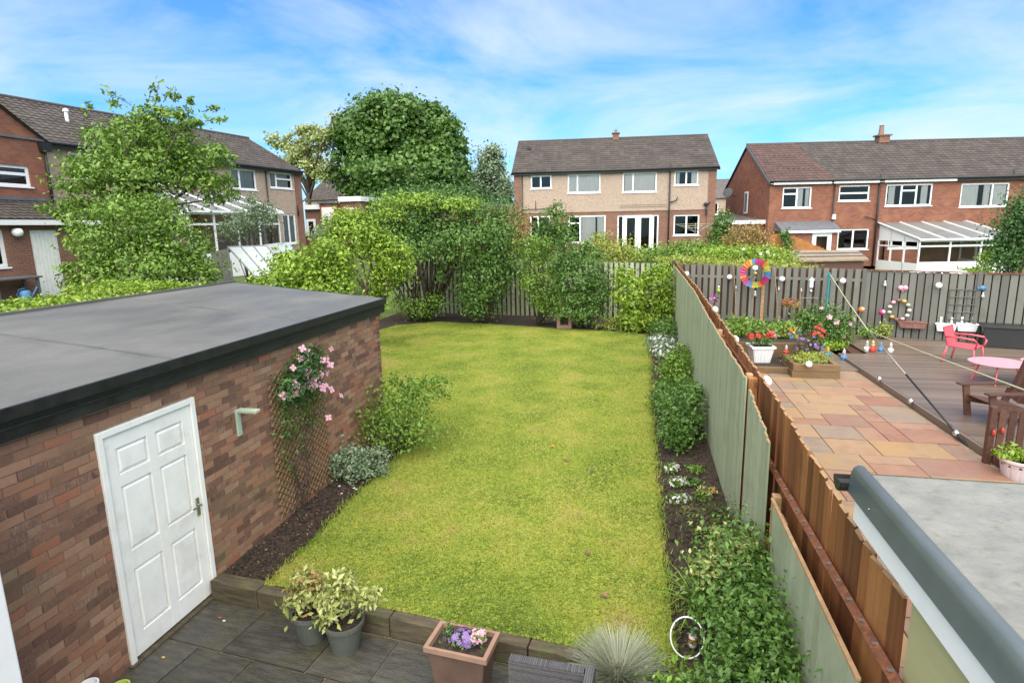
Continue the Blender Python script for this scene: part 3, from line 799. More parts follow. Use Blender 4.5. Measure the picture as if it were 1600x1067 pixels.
# ================================================================== FENCES
def fence_boards(parent, pts, wid, gap, thick, base, top, mes, rng, off=(0, 0), tilt=0.006, topjit=0.012, twist=.012):
    """pts: polyline (x,y); top(y,x,s) gives the height"""
    for (ax, ay), (bx, by) in zip(pts[:-1], pts[1:]):
        L = math.hypot(bx-ax, by-ay); n = int(L/(wid+gap)); a = math.atan2(by-ay, bx-ax)
        for i in range(n):
            s = (i+0.5)*(wid+gap)
            x = ax+(bx-ax)*s/L+off[0]; y = ay+(by-ay)*s/L+off[1]
            z1 = top(x, y)+rng.uniform(-topjit, topjit); z0 = base(x, y)
            inst('board', rng.choice(mes), parent, (x, y, (z0+z1)/2), (rng.uniform(-tilt, tilt), rng.uniform(-tilt, tilt)*0.3, a+rng.uniform(-twist, twist)), (wid, thick, z1-z0))
gf = thing('green_fence', 'sage green close-boarded fence along the right side of the lawn', 'fence', (FX, 12, 0))
gf.location = (0, 0, 0)
def build_green():
    rng = random.Random(12)
    mes = [boxmesh('green_board_mesh_%d' % i, MT['greenboard'], (1, 1, 1), seed=i, jit=0.004) for i in range(3)]
    def top(x, y):
        if y > 13.5: return 2.28
        if y > 10.5: return 2.13 + 0.15*(y-10.5)/3.0
        if y > 6.75: return 2.05 + 0.08*(y-6.75)/3.75
        if y > 5.45: return 2.03 - 0.24*(6.75-y)/1.3
        return 1.34
    fence_boards(gf, [(FX, 3.05), (FX, 5.2)], 0.125, 0.003, 0.018, lambda x, y: 0.12, lambda x, y: 1.34, mes, rng, topjit=0.004)
    fence_boards(gf, [(FX, 5.42), (FX, 6.62)], 0.103, 0.007, 0.018, lambda x, y: 0.12, top, mes, rng)
    fence_boards(gf, [(FX, 6.74), (FX, 22.4)], 0.103, 0.007, 0.018, lambda x, y: 0.12, top, mes, rng, tilt=0.004)
    for y in (5.31, 6.95, 9.6, 12.2, 14.8, 17.4, 20.0, 22.3):
        b = MB(); b.bb(FX+0.03, FX+0.10, y-0.045, y+0.045, 0.0, min(top(0, y), 2.1)+0.0); b.build('post', MT['cutwood'], gf, bevel=0.006)
    b = MB(); b.bb(FX-0.010, FX+0.016, 3.05, 5.2, 1.345, 1.362); b.build('capping', MT['cutwood'], gf)
    for i in range(6):
        b = MB(); y = 3.2+i*0.36; b.box((FX+0.05, y, 1.22+rng.uniform(-.06, .02)), (0.05, 0.20, 0.09), rx=rng.uniform(-.2, .2)); b.build('block', MT['cutwood'], gf, bevel=0.01)
build_green()
BX = 1.33
bf = thing('brown_fence', 'brown stained timber fence behind the green one, edging the stone patio', 'fence', (0, 0, 0))
def build_brown():
    rng = random.Random(22)
    mes = [boxmesh('brown_board_mesh_%d' % i, MT['brownboard'], (1, 1, 1), seed=i, jit=0.006) for i in range(3)]
    def top(x, y):
        if y < 3.6: return 1.885
        if y < 5.5: return 1.885+0.165*(y-3.6)/1.9
        if y < 8: return 2.05 + .07*(y-5.5)/2.5
        return 2.12 + min((y-8)*0.021, 0.14)
    fence_boards(bf, [(BX, 2.97), (BX, 5.8)], 0.138, 0.008, 0.02, lambda x, y: 0.0, top, mes, rng, tilt=0.012, twist=.10)
    fence_boards(bf, [(BX, 5.83), (BX, 22.3)], 0.138, 0.006, 0.02, lambda x, y: 0.0, top, mes, rng, tilt=0.008, twist=.07)
    r0 = PX(1206, 728, BX-0.045); r1 = PX(1395, 1055, BX-0.045)
    b = MB(); b.tube([r1 + Vector((0, -0.3, (r1.z-r0.z)*0.1)), r0, Vector((BX-0.045, 6.6, r0.z))], 0.036, 4); b.build('rail', MT['brownboard'], bf)
    for i in range(15):
        f = i/14; p = r1.lerp(r0, f); q = MB(); q.box((p.x-.012, p.y, p.z+.03), (.03, .016, .008)); q.build('clip', MT['alu'], bf)
    b = MB(); b.bb(BX-0.075, BX-0.012, 2.95, 22.2, 0.55, 0.63); b.build('rail', MT['brownboard'], bf)
    b = MB(); b.bb(BX-0.05, BX-0.012, 6.8, 22.2, 1.93, 1.99); b.build('rail', MT['brownboard'], bf)
    for y in (6.86, 9.5, 12.1, 14.7, 17.3, 19.9):
        b = MB(); b.bb(BX-0.115, BX-0.015, y-0.05, y+0.05, 0.0, 2.03); b.build('post', MT['brownboard'], bf, bevel=0.006)
build_brown()
# far fences: ours on the left, the neighbour's on the right of the corner post
lf_ = thing('far_fence', 'pale green slatted fence behind the shrubs at the far end of the lawn', 'fence', (0, 0, 0))
def build_far():
    rng = random.Random(32)
    mes = [boxmesh('pale_board_mesh_%d' % i, MT['palegreen'], (1, 1, 1), seed=i, jit=0.006) for i in range(3)]
    A = (1.15, far_y(1.15)); B = (-10.5, far_y(-10.5))
    fence_boards(lf_, [B, A], 0.125, 0.075, 0.02, lambda x, y: 0.15, lambda x, y: 2.30+0.012*(1.2-x), mes, rng)
    fence_boards(lf_, [B, A], 0.125, 0.075, 0.02, lambda x, y: 0.15, lambda x, y: 2.26+0.012*(1.2-x), [boxmesh('pale_back_mesh', MT['backboard'], (1, 1, 1))], rng, off=(0.1, 0.06))
    a = math.atan2(A[1]-B[1], A[0]-B[0]); L = math.hypot(A[0]-B[0], A[1]-B[1])
    for z in (0.5, 1.9):
        b = MB(); b.box(((A[0]+B[0])/2, (A[1]+B[1])/2+0.03, z), (L, 0.04, 0.08), rz=a); b.build('rail', MT['backboard'], lf_)
    b = MB(); b.box((1.2, far_y(1.2)+0.02, 1.2), (0.11, 0.11, 2.4), rz=a); b.build('post', MT['backboard'], lf_)
build_far()
rf_ = thing('slatted_fence', 'weathered grey hit-and-miss slatted fence at the end of the decked garden', 'fence', (0, 0, 0))
def build_farright():
    rng = random.Random(42)
    mes = [boxmesh('grey_board_mesh_%d' % i, MT['greyboard'], (1, 1, 1), seed=i, jit=0.006) for i in range(3)]
    bk = [boxmesh('grey_back_mesh', MT['backboard'], (1, 1, 1))]
    A = (1.35, far_y(1.35)); Cc = (6.95, far_y(6.95)); B = (12.5, far_y(12.5))
    t1 = lambda x, y: 2.30 - 0.018*(x-1.2)
    fence_boards(rf_, [A, Cc], 0.15, 0.075, 0.02, lambda x, y: -0.1, t1, mes, rng)
    fence_boards(rf_, [A, Cc], 0.12, 0.105, 0.02, lambda x, y: -0.1, lambda x, y: t1(x, y)-0.03, bk, rng, off=(0.11, 0.07))
    fence_boards(rf_, [Cc, B], 0.165, 0.035, 0.02, lambda x, y: -0.1, lambda x, y: 2.16-0.008*(x-7), mes, rng)
    fence_boards(rf_, [Cc, B], 0.15, 0.05, 0.02, lambda x, y: -0.1, lambda x, y: 2.14-0.008*(x-7), bk, rng, off=(0.1, 0.07))
    a = math.atan2(B[1]-A[1], B[0]-A[0])
    for z in (0.45, 1.86):
        b = MB(); b.box(((A[0]+Cc[0])/2, (A[1]+Cc[1])/2+0.032, z), (math.hypot(Cc[0]-A[0], Cc[1]-A[1]), 0.04, 0.09), rz=a); b.build('rail', MT['greyboard'], rf_)
    b = MB(); b.box(((B[0]+Cc[0])/2, (B[1]+Cc[1])/2, 2.165), (math.hypot(B[0]-Cc[0], B[1]-Cc[1]), 0.09, 0.035), rz=a, ry=0.008); b.build('capping', MT['brownboard'], rf_)
    for x, m in ((1.45, 'brownboard'), (4.15, 'cutwood'), (6.95, 'greyboard'), (9.7, 'greyboard')):
        b = MB(); b.box((x, far_y(x)-0.02, 1.1), (0.1, 0.09, 2.36-0.018*(x-1.2)), rz=a); b.build('post', MT[m], rf_)
build_farright()

# ================================================================== NEIGHBOUR'S PATIO AND DECK
pb = MB(); pb.bb(BX+0.03, 5.42, 2.0, 17.0, -0.2, -0.012)
spatio = struct(pb.build('stone_patio', MT['sandjoint']))
def sandslabs():
    me = boxmesh('sandstone_slab', MT['sand'], (1, 1, 0.04), jit=0.002)
    rng = random.Random(77); u = 0.36; nx, ny = 11, 40; X0, Y0 = BX+0.05, 2.1
    occ = np.zeros((nx, ny), bool)
    for j in range(ny):
        for i in range(nx):
            if occ[i, j]: continue
            opts = [(2, 2), (3, 2), (2, 3), (2, 2), (3, 2), (1, 2), (2, 1), (1, 1)]
            rng.shuffle(opts); opts.append((1, 1))
            for a, b in opts:
                if (a, b) == (1, 1) and rng.random() < 0.7 and opts[-1] != (a, b): continue
                if i+a <= nx and j+b <= ny and not occ[i:i+a, j:j+b].any():
                    occ[i:i+a, j:j+b] = True
                    cx, cy = X0+(i+a/2)*u, Y0+(j+b/2)*u
                    low = cx > 4.35 and cy < 9.9
                    if cy < 16.4:
                        inst('slab', me, spatio, (cx, cy, (-0.012 if not low else -0.012)+rng.uniform(-.003, .003)), (rng.uniform(-.004, .004), rng.uniform(-.004, .004), 0), (a*u-0.016, b*u-0.016, 1))
                    break
sandslabs()
# lower ground in front of the picket fence
b = MB(); b.bb(5.43, 12, 2, 10.15, -0.2, -0.05); struct(b.build('slate_bed', MT['soil']))
deckp = MB(); deckp.bb(5.56, 12.4, 10.35, 17.6, -0.15, 0.06)
deck = struct(deckp.build('deck', MT['darkwood']))
def planks():
    rng = random.Random(5)
    me = boxmesh('deck_plank_mesh', MT['deck'], (1, 0.138, 0.028), jit=0.001)
    y = 10.42
    while y < 20.6:
        x0 = 5.50 if y < 17.6 else 6.2
        x1 = min(12.4, 1.2+(22.5-y)/0.335)
        if x1-x0 > 0.3:
            inst('plank', me, deck, ((x0+x1)/2, y, 0.108+rng.uniform(-.002, .002)), (0, 0, rng.uniform(-.001, .001)), (x1-x0, 1, 1))
        y += 0.145
    b = MB(); b.bb(5.44, 5.50, 10.35, 17.6, -0.13, 0.118); b.build('edge_board', MT['deck'], deck, bevel=0.006)
    b = MB(); b.bb(5.36, 5.435, 10.35, 17.6, -0.16, -0.02); b.build('kerb_board', MT['darkwood'], deck, bevel=0.006)
    b = MB(); b.bb(5.9, 12.4, 17.6, 20.3, -0.15, 0.06); b.build('under_frame', MT['darkwood'], deck)
planks()
b = MB(); b.bb(4.75, 5.43, 15.9, 18.6, -0.18, 0.05); o = b.build('deck_step', MT['deck'], bevel=0.01); tag(o, 'low brown timber step between raised flower bed and the deck', 'step')
# soil behind the raised bed
b = MB(); b.add([(BX+0.05, 16.3, -0.02), (4.74, 16.3, -0.02), (4.74, 18.6, -0.015), (6.2, 18.6, -0.015), (6.2, far_y(6.2)-0.1, -0.015), (BX+0.05, far_y(1.4)-0.1, -0.02)], [(0, 1, 2, 3, 4, 5)])
struct(b.build('border_soil', MT['soil']))

# ---------------- grey fibreglass roof at the right
ext = thing('flat_roof_extension', 'cream extension with grey fibreglass flat roof and white fascia at lower right', 'building', (1.3, 2.9, 0))
def build_ext():
    zt = 2.30; ox, oy = -1.3, -2.9
    X0 = 1.27; Y1 = 3.62
    b = MB(); b.bb(1.335+ox, 6.5+ox, -1.5+oy, 2.93+oy, -0.1, zt-0.16); b.build('wall', MT['cream'], ext)
    b = MB(); nx = 16
    b.bb(X0+0.05+ox, 6.6+ox, -1.6+oy, Y1-0.02+oy, zt-0.06, zt-0.012); b.build('roof', MT['grp'], ext)
    prof = [(-0.010, -0.14), (0.0, -0.02), (0.012, 0.012), (0.035, 0.03), (0.065, 0.025), (0.085, 0.0), (0.10, -0.03)]
    vs = []; fs = []
    for y in (-1.6+oy, Y1+0.01+oy):
        vs += [(X0+ox-0.02+p, y, zt+q) for p, q in prof]
    k = len(prof)
    for i in range(k-1): fs.append((i, i+1, k+i+1, k+i))
    fs.append(tuple(range(k-1, -1, -1))); fs.append(tuple(range(k, 2*k)))
    b = MB(); b.add(vs, fs); b.build('roof_trim', MT['grptrim'], ext, smooth=True, bevel=0)
    b = MB(); b.bb(X0+ox+0.0, X0+ox+0.045, -1.6+oy, Y1-0.03+oy, zt-0.30, zt-0.135); b.build('fascia', MT['upvc'], ext, bevel=0.004)
    b = MB(); b.bb(X0+ox+0.046, X0+ox+0.2, -1.6+oy, Y1-0.035+oy, zt-0.295, zt-0.28); b.build('soffit', MT['upvc'], ext)
    b = MB(); b.bb(X0+ox+0.05, 6.6+ox, Y1-0.03+oy, Y1-0.005+oy, zt-0.29, zt-0.07); b.build('end_fascia', MT['upvc'], ext)
    b = MB(); b.add([(X0+ox+.06, Y1-0.0+oy, zt-.05), (6.6+ox, Y1-0.0+oy, zt-.05), (6.6+ox, Y1-0.03+oy, zt-.004), (X0+ox+.06, Y1-.03+oy, zt-.004)], [(0, 1, 2, 3)]); b.build('end_trim', MT['grp'], ext)
    # open end of the gutter along the far edge
    vs = []; fs = []; n = 8
    for x in (X0+ox-0.07, 6.4+ox):
        for k in range(n+1):
            a = PI + PI*k/n; vs.append((x, Y1+0.07+oy+0.07*math.cos(a), zt-0.085+0.075*math.sin(a)))
    for k in range(n): fs.append((k, k+1, n+2+k, n+1+k))
    fs.append(tuple(range(n+1)))
    b = MB(); b.add(vs, fs); g = b.build('gutter', MT['dark'], ext)
    g.modifiers.new('s', 'SOLIDIFY').thickness = 0.006
    for y in (3.3, 1.9):
        b = MB(); b.ball((X0+ox-0.028, y+oy, zt-0.09), 0.006, 8, 5); b.build('screw', MT['metal'], ext)
build_ext()

# ================================================================== HOUSES
def wall_holes(b, x0, x1, z0, z1, holes, y=0.0, th=0.25):
    xs = sorted({x0, x1, *[min(max(h[0], x0), x1) for h in holes], *[min(max(h[1], x0), x1) for h in holes]})
    zs = sorted({z0, z1, *[min(max(h[2], z0), z1) for h in holes], *[min(max(h[3], z0), z1) for h in holes]})
    for i in range(len(xs)-1):
        for k in range(len(zs)-1):
            cx, cz = (xs[i]+xs[i+1])/2, (zs[k]+zs[k+1])/2
            if any(h[0] < cx < h[1] and h[2] < cz < h[3] for h in holes): continue
            b.add([(xs[i], y, zs[k]), (xs[i+1], y, zs[k]), (xs[i+1], y, zs[k+1]), (xs[i], y, zs[k+1])], [(0, 1, 2, 3)])
    for h in holes:      # reveals
        a, c, d, e = max(h[0], x0), min(h[1], x1), max(h[2], z0), min(h[3], z1)
        if c <= a or e <= d: continue
        b.add([(a, y, d), (c, y, d), (c, y, e), (a, y, e), (a, y+th, d), (c, y+th, d), (c, y+th, e), (a, y+th, e)],
              [(0, 4, 5, 1), (1, 5, 6, 2), (2, 6, 7, 3), (3, 7, 4, 0)])
def window(par, x0, x1, z0, z1, vs=(), hs=(), curtain=None, y=0.0, sill=True, fw=0.085, mat='upvc', name='window', blind=False):
    """hs: list of (column index, fraction from the bottom)"""
    yf = y+0.05
    b = MB()
    b.bb(x0, x1, yf, yf+0.07, z0, z0+fw); b.bb(x0, x1, yf, yf+0.07, z1-fw, z1)
    b.bb(x0, x0+fw, yf, yf+0.07, z0+fw, z1-fw); b.bb(x1-fw, x1, yf, yf+0.07, z0+fw, z1-fw)
    edges = [x0+fw]+[x0+(x1-x0)*v for v in vs]+[x1-fw]
    for v in vs:
        xc = x0+(x1-x0)*v; b.bb(xc-fw*.55, xc+fw*.55, yf, yf+0.069, z0+fw, z1-fw)
    panes = []
    for i in range(len(edges)-1):
        a = edges[i]+(fw*.55 if i else 0); c = edges[i+1]-(fw*.55 if i < len(edges)-2 else 0)
        cuts = sorted([z0+(z1-z0)*f for ci, f in hs if ci == i])
        zz = z0+fw
        for q in cuts:
            b.bb(a, c, yf, yf+0.068, q-fw*.55, q+fw*.55); panes.append((a, c, zz, q-fw*.55)); zz = q+fw*.55
        panes.append((a, c, zz, z1-fw))
    wn_ = b.build(name, MT[mat], par)
    for a, c, d, e in panes:
        p = MB(); p.add([(a, yf+0.035, d), (c, yf+0.035, d), (c, yf+0.035, e), (a, yf+0.035, e)], [(0, 1, 2, 3)]); p.build('pane', GLASS, wn_)
    if sill:
        p = MB(); p.bb(x0-0.05, x1+0.05, y-0.05, yf-0.001, z0-0.05, z0-0.002); p.build('sill', MT['upvc'], wn_)
    if curtain:
        for (f0, f1) in curtain:
            a, c = x0+fw+(x1-x0-2*fw)*f0, x0+fw+(x1-x0-2*fw)*f1
            n = max(int((c-a)/0.05), 4); vs_ = []; fs_ = []
            for i in range(n+1):
                xx = a+(c-a)*i/n; yy = yf+0.10+0.015*math.sin(i*1.9)+0.008*math.sin(i*0.7)
                vs_ += [(xx, yy, z0+0.02), (xx, yy, z1-0.02)]
            for i in range(n): fs_.append((2*i, 2*i+2, 2*i+3, 2*i+1))
            p = MB(); p.add(vs_, fs_); p.build('curtain', MT['curtain'], wn_, smooth=True)
    return wn_
def tiles(name, A, B, Cc, D, tw, th, mat, par, rng, lift=0.02):
    """A,B eaves left/right; D,C ridge left/right: overlapping tiles as one roof slope"""
    A, B, Cc, D = map(Vector, (A, B, Cc, D))
    up = (D-A); L = (B-A).length; S = up.length
    nrm = (B-A).cross(D-A).normalized()
    nr = max(int(S/th), 2); V = []; F = []
    # underlay
    V += [A-nrm*.02, B-nrm*.02, Cc-nrm*.02, D-nrm*.02]; F.append((0, 1, 2, 3))
    for r in range(nr):
        t0, t1 = r/nr, (r+1.18)/nr
        L0, R0 = A.lerp(D, t0), B.lerp(Cc, t0); L1, R1 = A.lerp(D, min(t1, 1)), B.lerp(Cc, min(t1, 1))
        W0 = (R0-L0).length; n = max(int(W0/tw), 1)
        for i in range(n):
            j = len(V); g = 0.012/max(W0, .1); a, c = i/n+g*0.3, (i+1)/n-g*0.3
            k = lift+rng.uniform(0, .012)
            V += [L0.lerp(R0, a)+nrm*k, L0.lerp(R0, c)+nrm*k, L1.lerp(R1, c)+nrm*.006, L1.lerp(R1, a)+nrm*.006, L0.lerp(R0, a)-nrm*.005, L0.lerp(R0, c)-nrm*.005]
            # raised roll in the middle of each tile
            m0 = L0.lerp(R0, (a+c)/2)+nrm*(k+0.03); m1 = L1.lerp(R1, (a+c)/2)+nrm*.028
            V += [m0, m1]
            F += [(j, j+6, j+7, j+3), (j+6, j+1, j+2, j+7), (j+4, j+5, j+1, j+6, j)]
    b = MB(); b.v = [tuple(q) for q in V]; b.f = F
    return b.build(name, mat, par)
def gutter(par, x0, x1, y, z, mat='dark'):
    b = MB(); b.tube([(x0, y, z), (x1, y, z)], 0.055, 8); return b.build('gutter', MT[mat], par, smooth=True)
def pipe(par, pts, r=0.04, mat='dark', name='downpipe'):
    b = MB(); b.tube(pts, r, 8); return b.build(name, MT[mat], par, smooth=True)

def shell(par, L, D, z0, ze, zr, side_mat, tile_mat, rng, over=0.25, split=None, cut=None):
    """side walls, back wall, gables and gabled roof; facade lies on y=0"""
    b = MB()
    for x in (0, L):
        b.add([(x, 0, z0), (x, D, z0), (x, D, ze), (x, D/2, zr-0.05), (x, 0, ze)], [(0, 1, 2, 3, 4)])
    b.add([(0, D, z0), (L, D, z0), (L, D, ze), (0, D, ze)], [(0, 1, 2, 3)])
    b.add([(0.02, 0.3, z0+2.5), (L-0.02, 0.3, z0+2.5), (L-.02, D-.02, z0+2.5), (.02, D-.02, z0+2.5)], [(0, 1, 2, 3)])
    b.build('side_wall', MT[side_mat], par)
    sl = (zr-ze)/(D/2); dz = over*sl
    rf = tiles('roof', (-0.12, -over, ze-dz+.05), (L+.12, -over, ze-dz+.05), (L+.12, D/2, zr+.05), (-.12, D/2, zr+.05), 0.30, 0.30, MT[tile_mat], par, rng)
    b = MB(); b.add([(-.12, D+over, ze-dz+.05), (L+.12, D+over, ze-dz+.05), (L+.12, D/2, zr+.05), (-.12, D/2, zr+.05)], [(3, 2, 1, 0)]); b.build('roof_back', MT[tile_mat], par)
    b = MB(); b.tube([(-.12, D/2, zr+.05), (L+.12, D/2, zr+.05)], 0.10, 8); b.build('ridge_tiles', MT[tile_mat], rf)
    for x, s in ((-.12, -1), (L+.12, 1)):
        b = MB(); b.add([(x, -over, ze-dz+.07), (x, D/2, zr+.07), (x, D/2, zr-.10), (x, -over, ze-dz-.10), (x+s*.03, -over, ze-dz+.07), (x+s*.03, D/2, zr+.07), (x+s*.03, D/2, zr-.10), (x+s*.03, -over, ze-dz-.10)],
                        [(0, 1, 2, 3), (7, 6, 5, 4), (0, 4, 5, 1), (3, 2, 6, 7)]); b.build('verge', MT['lead'], rf)
    return rf

# ---- centre house
def centre_house():
    rng = random.Random(1)
    h = thing('semi_detached_house', 'pair of pebbledashed semi-detached houses with brown tiled roof beyond the far fence', 'house', (-7.88, 37.48, 0), rad(5))
    z0, zb, ze, zr, L, D = 1.75, 4.58, 7.05, 9.35, 12.3, 8.0
    W = [(1.05, 2.36, 6.03, 6.84), (3.36, 5.38, 5.70, 6.85), (6.72, 8.79, 5.66, 6.85), (9.82, 11.25, 6.0, 6.86)]
    G = [(0.98, 2.26, 3.05, 4.36), (3.40, 5.72, 2.64, 4.33), (6.45, 8.97, 2.08, 4.30), (9.87, 11.41, 3.0, 4.26)]
    b = MB(); wall_holes(b, 0.42, L-0.45, zb, ze, W); b.build('upper_wall', MT['pebble'], h)
    b = MB(); wall_holes(b, 0.42, L-0.45, z0, zb, G, y=0.03); b.build('lower_wall', MT['bbrick'], h)
    for x0, x1 in ((0, 0.42), (L-0.45, L)):
        b = MB(); b.bb(x0, x1, -0.06, 0.3, z0, ze); b.build('brick_pier', MT['bbrick'], h)
    b = MB(); b.bb(0.42, L-0.45, -0.015, 0.03, zb-0.04, zb+0.05); b.build('band', MT['pebble'], h)
    shell(h, L, D, z0, ze, zr, 'bbrick', 'tile', rng)
    b = MB(); b.bb(-.1, L+.1, -0.22, -0.19, ze-0.20, ze-0.02); b.build('fascia', MT['dark'], h)
    b = MB(); b.bb(-.1, L+.1, -0.19, 0.0, ze-0.14, ze-0.11); b.build('soffit', MT['dark'], h)
    gutter(h, -.1, L+.1, -0.28, ze-0.05)
    cu = {0: None, 1: [(0, 1)], 2: [(0, 1)], 3: None}
    window(h, *W[0], vs=(0.48,)); window(h, *W[1], vs=(0.3,), curtain=[(0, 1)]); window(h, *W[2], vs=(0.31,), curtain=[(0.02, 1)]); window(h, *W[3], vs=(0.5,), curtain=[(0.05, .2), (.75, 1)])
    window(h, *G[0], vs=(0.4,)); window(h, *G[1], vs=(0.32,), hs=[(0, 0.72)], curtain=[(0.34, 0.75), (0.8, 1)]); window(h, *G[3], vs=(0.5,), y=0.03)
    # french doors with side lights
    window(h, 6.45, 6.85, 2.08, 4.30, y=0.03, sill=False, name='side_light'); window(h, 8.60, 8.97, 2.08, 4.30, y=0.03, sill=False, name='side_light')
    for a, c in ((6.86, 7.71), (7.73, 8.58)):
        dd = window(h, a, c, 2.08, 4.30, y=0.0, sill=False, fw=0.17, name='french_door')
    b = MB(); b.bb(6.2, 9.2, -0.7, 0.02, 1.7, 2.04); b.build('door_step', MT['lead'], h)
    for k, (f0, f1) in enumerate(((6.87, 7.3), (8.2, 8.57))):
        pass
    pipe(h, [(9.55, -0.12, 7.3), (9.55, -0.12, z0)], 0.05); pipe(h, [(9.55, -0.12, 5.0), (9.95, -0.12, 5.1), (10.05, -0.10, 5.3)], 0.035, name='waste_pipe')
    pipe(h, [(0.52, -0.08, 6.9), (0.52, -0.08, z0)], 0.035); pipe(h, [(0.45, -0.1, 4.75), (2.3, -0.1, 4.80), ], 0.025, name='waste_pipe')
    pipe(h, [(1.35, -0.08, 4.75), (1.35, -0.08, 5.3)], 0.02, name='waste_pipe')
    for zz in (4.78, 4.90):
        pipe(h, [(6.6, -0.05, zz), (9.4, -0.05, zz)], 0.008, name='cable')
    b = MB(); b.tube([(11.75, -0.1, 4.2), (11.75, -0.1, 4.75), (11.95, -0.2, 4.95)], 0.04, 6); b.ball((11.7, -0.15, 4.85), 0.12, 10, 6); b.build('wall_lamp', MT['dark'], h)
    b = MB(); b.box((6.45, D/2, zr+0.16), (0.42, 0.42, 0.42), taper=0.92); b.box((6.45, D/2, zr+0.38), (0.52, 0.52, 0.07)); ch = b.build('chimney', MT['bbrick'], h)
    b = MB(); b.lathe([(0.12, 0), (0.09, 0.18), (0.11, 0.2)], (6.45, D/2, zr+0.40), 10); b.build('chimney_pot', MT['terracotta'], ch)
    b = MB(); b.box((0.7, D/2-1.2, zr-0.52), (0.25, 0.18, 0.15)); b.build('roof_vent', MT['dark'], h)
centre_house()

# ---- right terrace
def right_house():
    rng = random.Random(2)
    h = thing('terraced_house', 'long red brick terrace with brown tiled roof at the right', 'house', (7.43, 38.5, 0), rad(10))
    z0, ze, zr, L, D = 1.0, 6.1, 8.62, 24.0, 8.2
    W = [(0.76, 2.46, 4.50, 5.72), (4.03, 5.82, 4.84, 5.76), (6.76, 9.44, 4.50, 5.76), (11.05, 13.82, 4.36, 5.72)]
    G = [(4.17, 6.01, 2.0, 3.22), (12.57, 13.75, 1.85, 2.95)]
    b = MB(); wall_holes(b, 0, L, z0, ze, W+G); b.build('wall', MT['rbrick'], h)
    shell(h, L, D, z0, ze, zr, 'rbrick', 'tile', rng)
    # the end house was re-roofed in redder tile
    D2 = D/2; over = .25; sl = (zr-ze)/D2; dz = over*sl; up = 0.045
    tiles('red_roof_slope', (-.10, -over, ze-dz+.05+up), (3.75, -over, ze-dz+.05+up), (2.9, D2, zr+.05+up), (-.10, D2, zr+.05+up), 0.30, 0.30, MT['redtile'], h, rng)
    for a, c in ((0.1, 3.45), (3.6, 6.2), (6.5, 10.6)):
        b = MB(); b.bb(a, c, -0.24, -0.20, ze-0.24, ze-0.06); b.build('fascia', MT['upvc'], h)
    b = MB(); b.bb(10.65, L, -0.24, -0.20, ze-0.24, ze-0.06); b.build('fascia', MT['dark'], h)
    b = MB(); b.bb(-.05, L, -0.20, 0.0, ze-0.2, ze-0.17); b.build('soffit', MT['upvc'], h)
    gutter(h, -.1, L, -0.30, ze-0.05)
    window(h, *W[0], vs=(0.5,), hs=[(0, 0.68)], curtain=[(0.55, 0.75), (.85, 1)]); window(h, *W[1], hs=[(0, 0.5)])
    window(h, *W[2], vs=(0.34, 0.66), hs=[(1, 0.7)], curtain=[(0.05, .2), (.8, .95)]); window(h, *W[3], vs=(0.66,), curtain=[(0, 0.38), (0.5, 0.64), (0.72, 1)])
    window(h, *G[0], vs=(0.5,)); window(h, *G[1], vs=(0.3,))
    # little lean-to porch with lead roof and white door
    b = MB(); wall_holes(b, 0.5, 3.65, z0, 3.16, [(2.26, 3.40, z0, 3.08)], y=-0.9); b.add([(0.5, -0.9, z0), (0.5, 0, z0), (0.5, 0, 3.16), (0.5, -.9, 3.16)], [(3, 2, 1, 0)]); b.add([(3.65, -0.9, z0), (3.65, 0, z0), (3.65, 0, 3.16), (3.65, -.9, 3.16)], [(0, 1, 2, 3)]); b.build('porch_wall', MT['rbrick'], h)
    b = MB(); b.add([(0.4, -1.05, 3.26), (3.8, -1.05, 3.26), (3.8, -0.0, 3.72), (0.4, 0, 3.72), (0.4, -1.05, 3.17), (3.8, -1.05, 3.17), (3.8, 0, 3.17), (.4, 0, 3.17)], [(0, 1, 2, 3), (0, 4, 5, 1), (0, 3, 7, 4), (1, 5, 6, 2), (4, 7, 6, 5)]); b.build('porch_roof', MT['lead'], h)
    b = MB(); b.bb(0.4, 3.8, -1.09, -1.055, 3.05, 3.20); b.build('porch_fascia', MT['upvc'], h)
    window(h, 2.27, 3.39, z0, 3.08, y=-0.95, sill=False, fw=0.24, name='back_door')
    # gable details on the left end
    b = MB(); b.bb(-0.04, 0.0, 3.6, 4.2, 4.3, 5.7); b.build('gable_window', MT['upvc'], h)
    b = MB(); b.bb(-0.045, -0.02, 3.68, 4.12, 4.4, 5.6); b.build('gable_pane', MT['lead'], h)
    b = MB(); b.lathe([(0.02, -.06), (0.25, 0.0), (0.34, 0.08)], (0, 0, 0), 14); d = b.build('satellite_dish', MT['lead'], h); d.location = (-0.5, 6.2, 5.75); d.rotation_euler = (rad(70), 0, rad(-40)); d.modifiers.new('s', 'SOLIDIFY').thickness = 0.02
    b = MB(); b.tube([(0, 6.2, 5.5), (-0.5, 6.2, 5.72)], 0.025, 6); b.build('dish_arm', MT['dark'], h)
    pipe(h, [(3.72, -0.1, 5.9), (3.72, -0.1, 1.2)], 0.04); pipe(h, [(6.3, -0.12, 6.35), (6.3, -0.12, 1.0)], 0.055)
    pipe(h, [(6.3, -0.12, 3.7), (5.6, -0.12, 3.95)], 0.03, name='waste_pipe')
    b = MB(); b.box((3.78, -0.15, 3.95), (0.22, 0.16, 0.30), taper=0.8); b.build('alarm_box', MT['curtain'], h, bevel=0.02)
    b = MB(); b.box((8.5, D2, zr+0.2), (0.65, 0.6, 0.5)); b.box((8.5, D2, zr+.42), (0.85, 0.75, 0.09)); ch = b.build('chimney', MT['bbrick'], h)
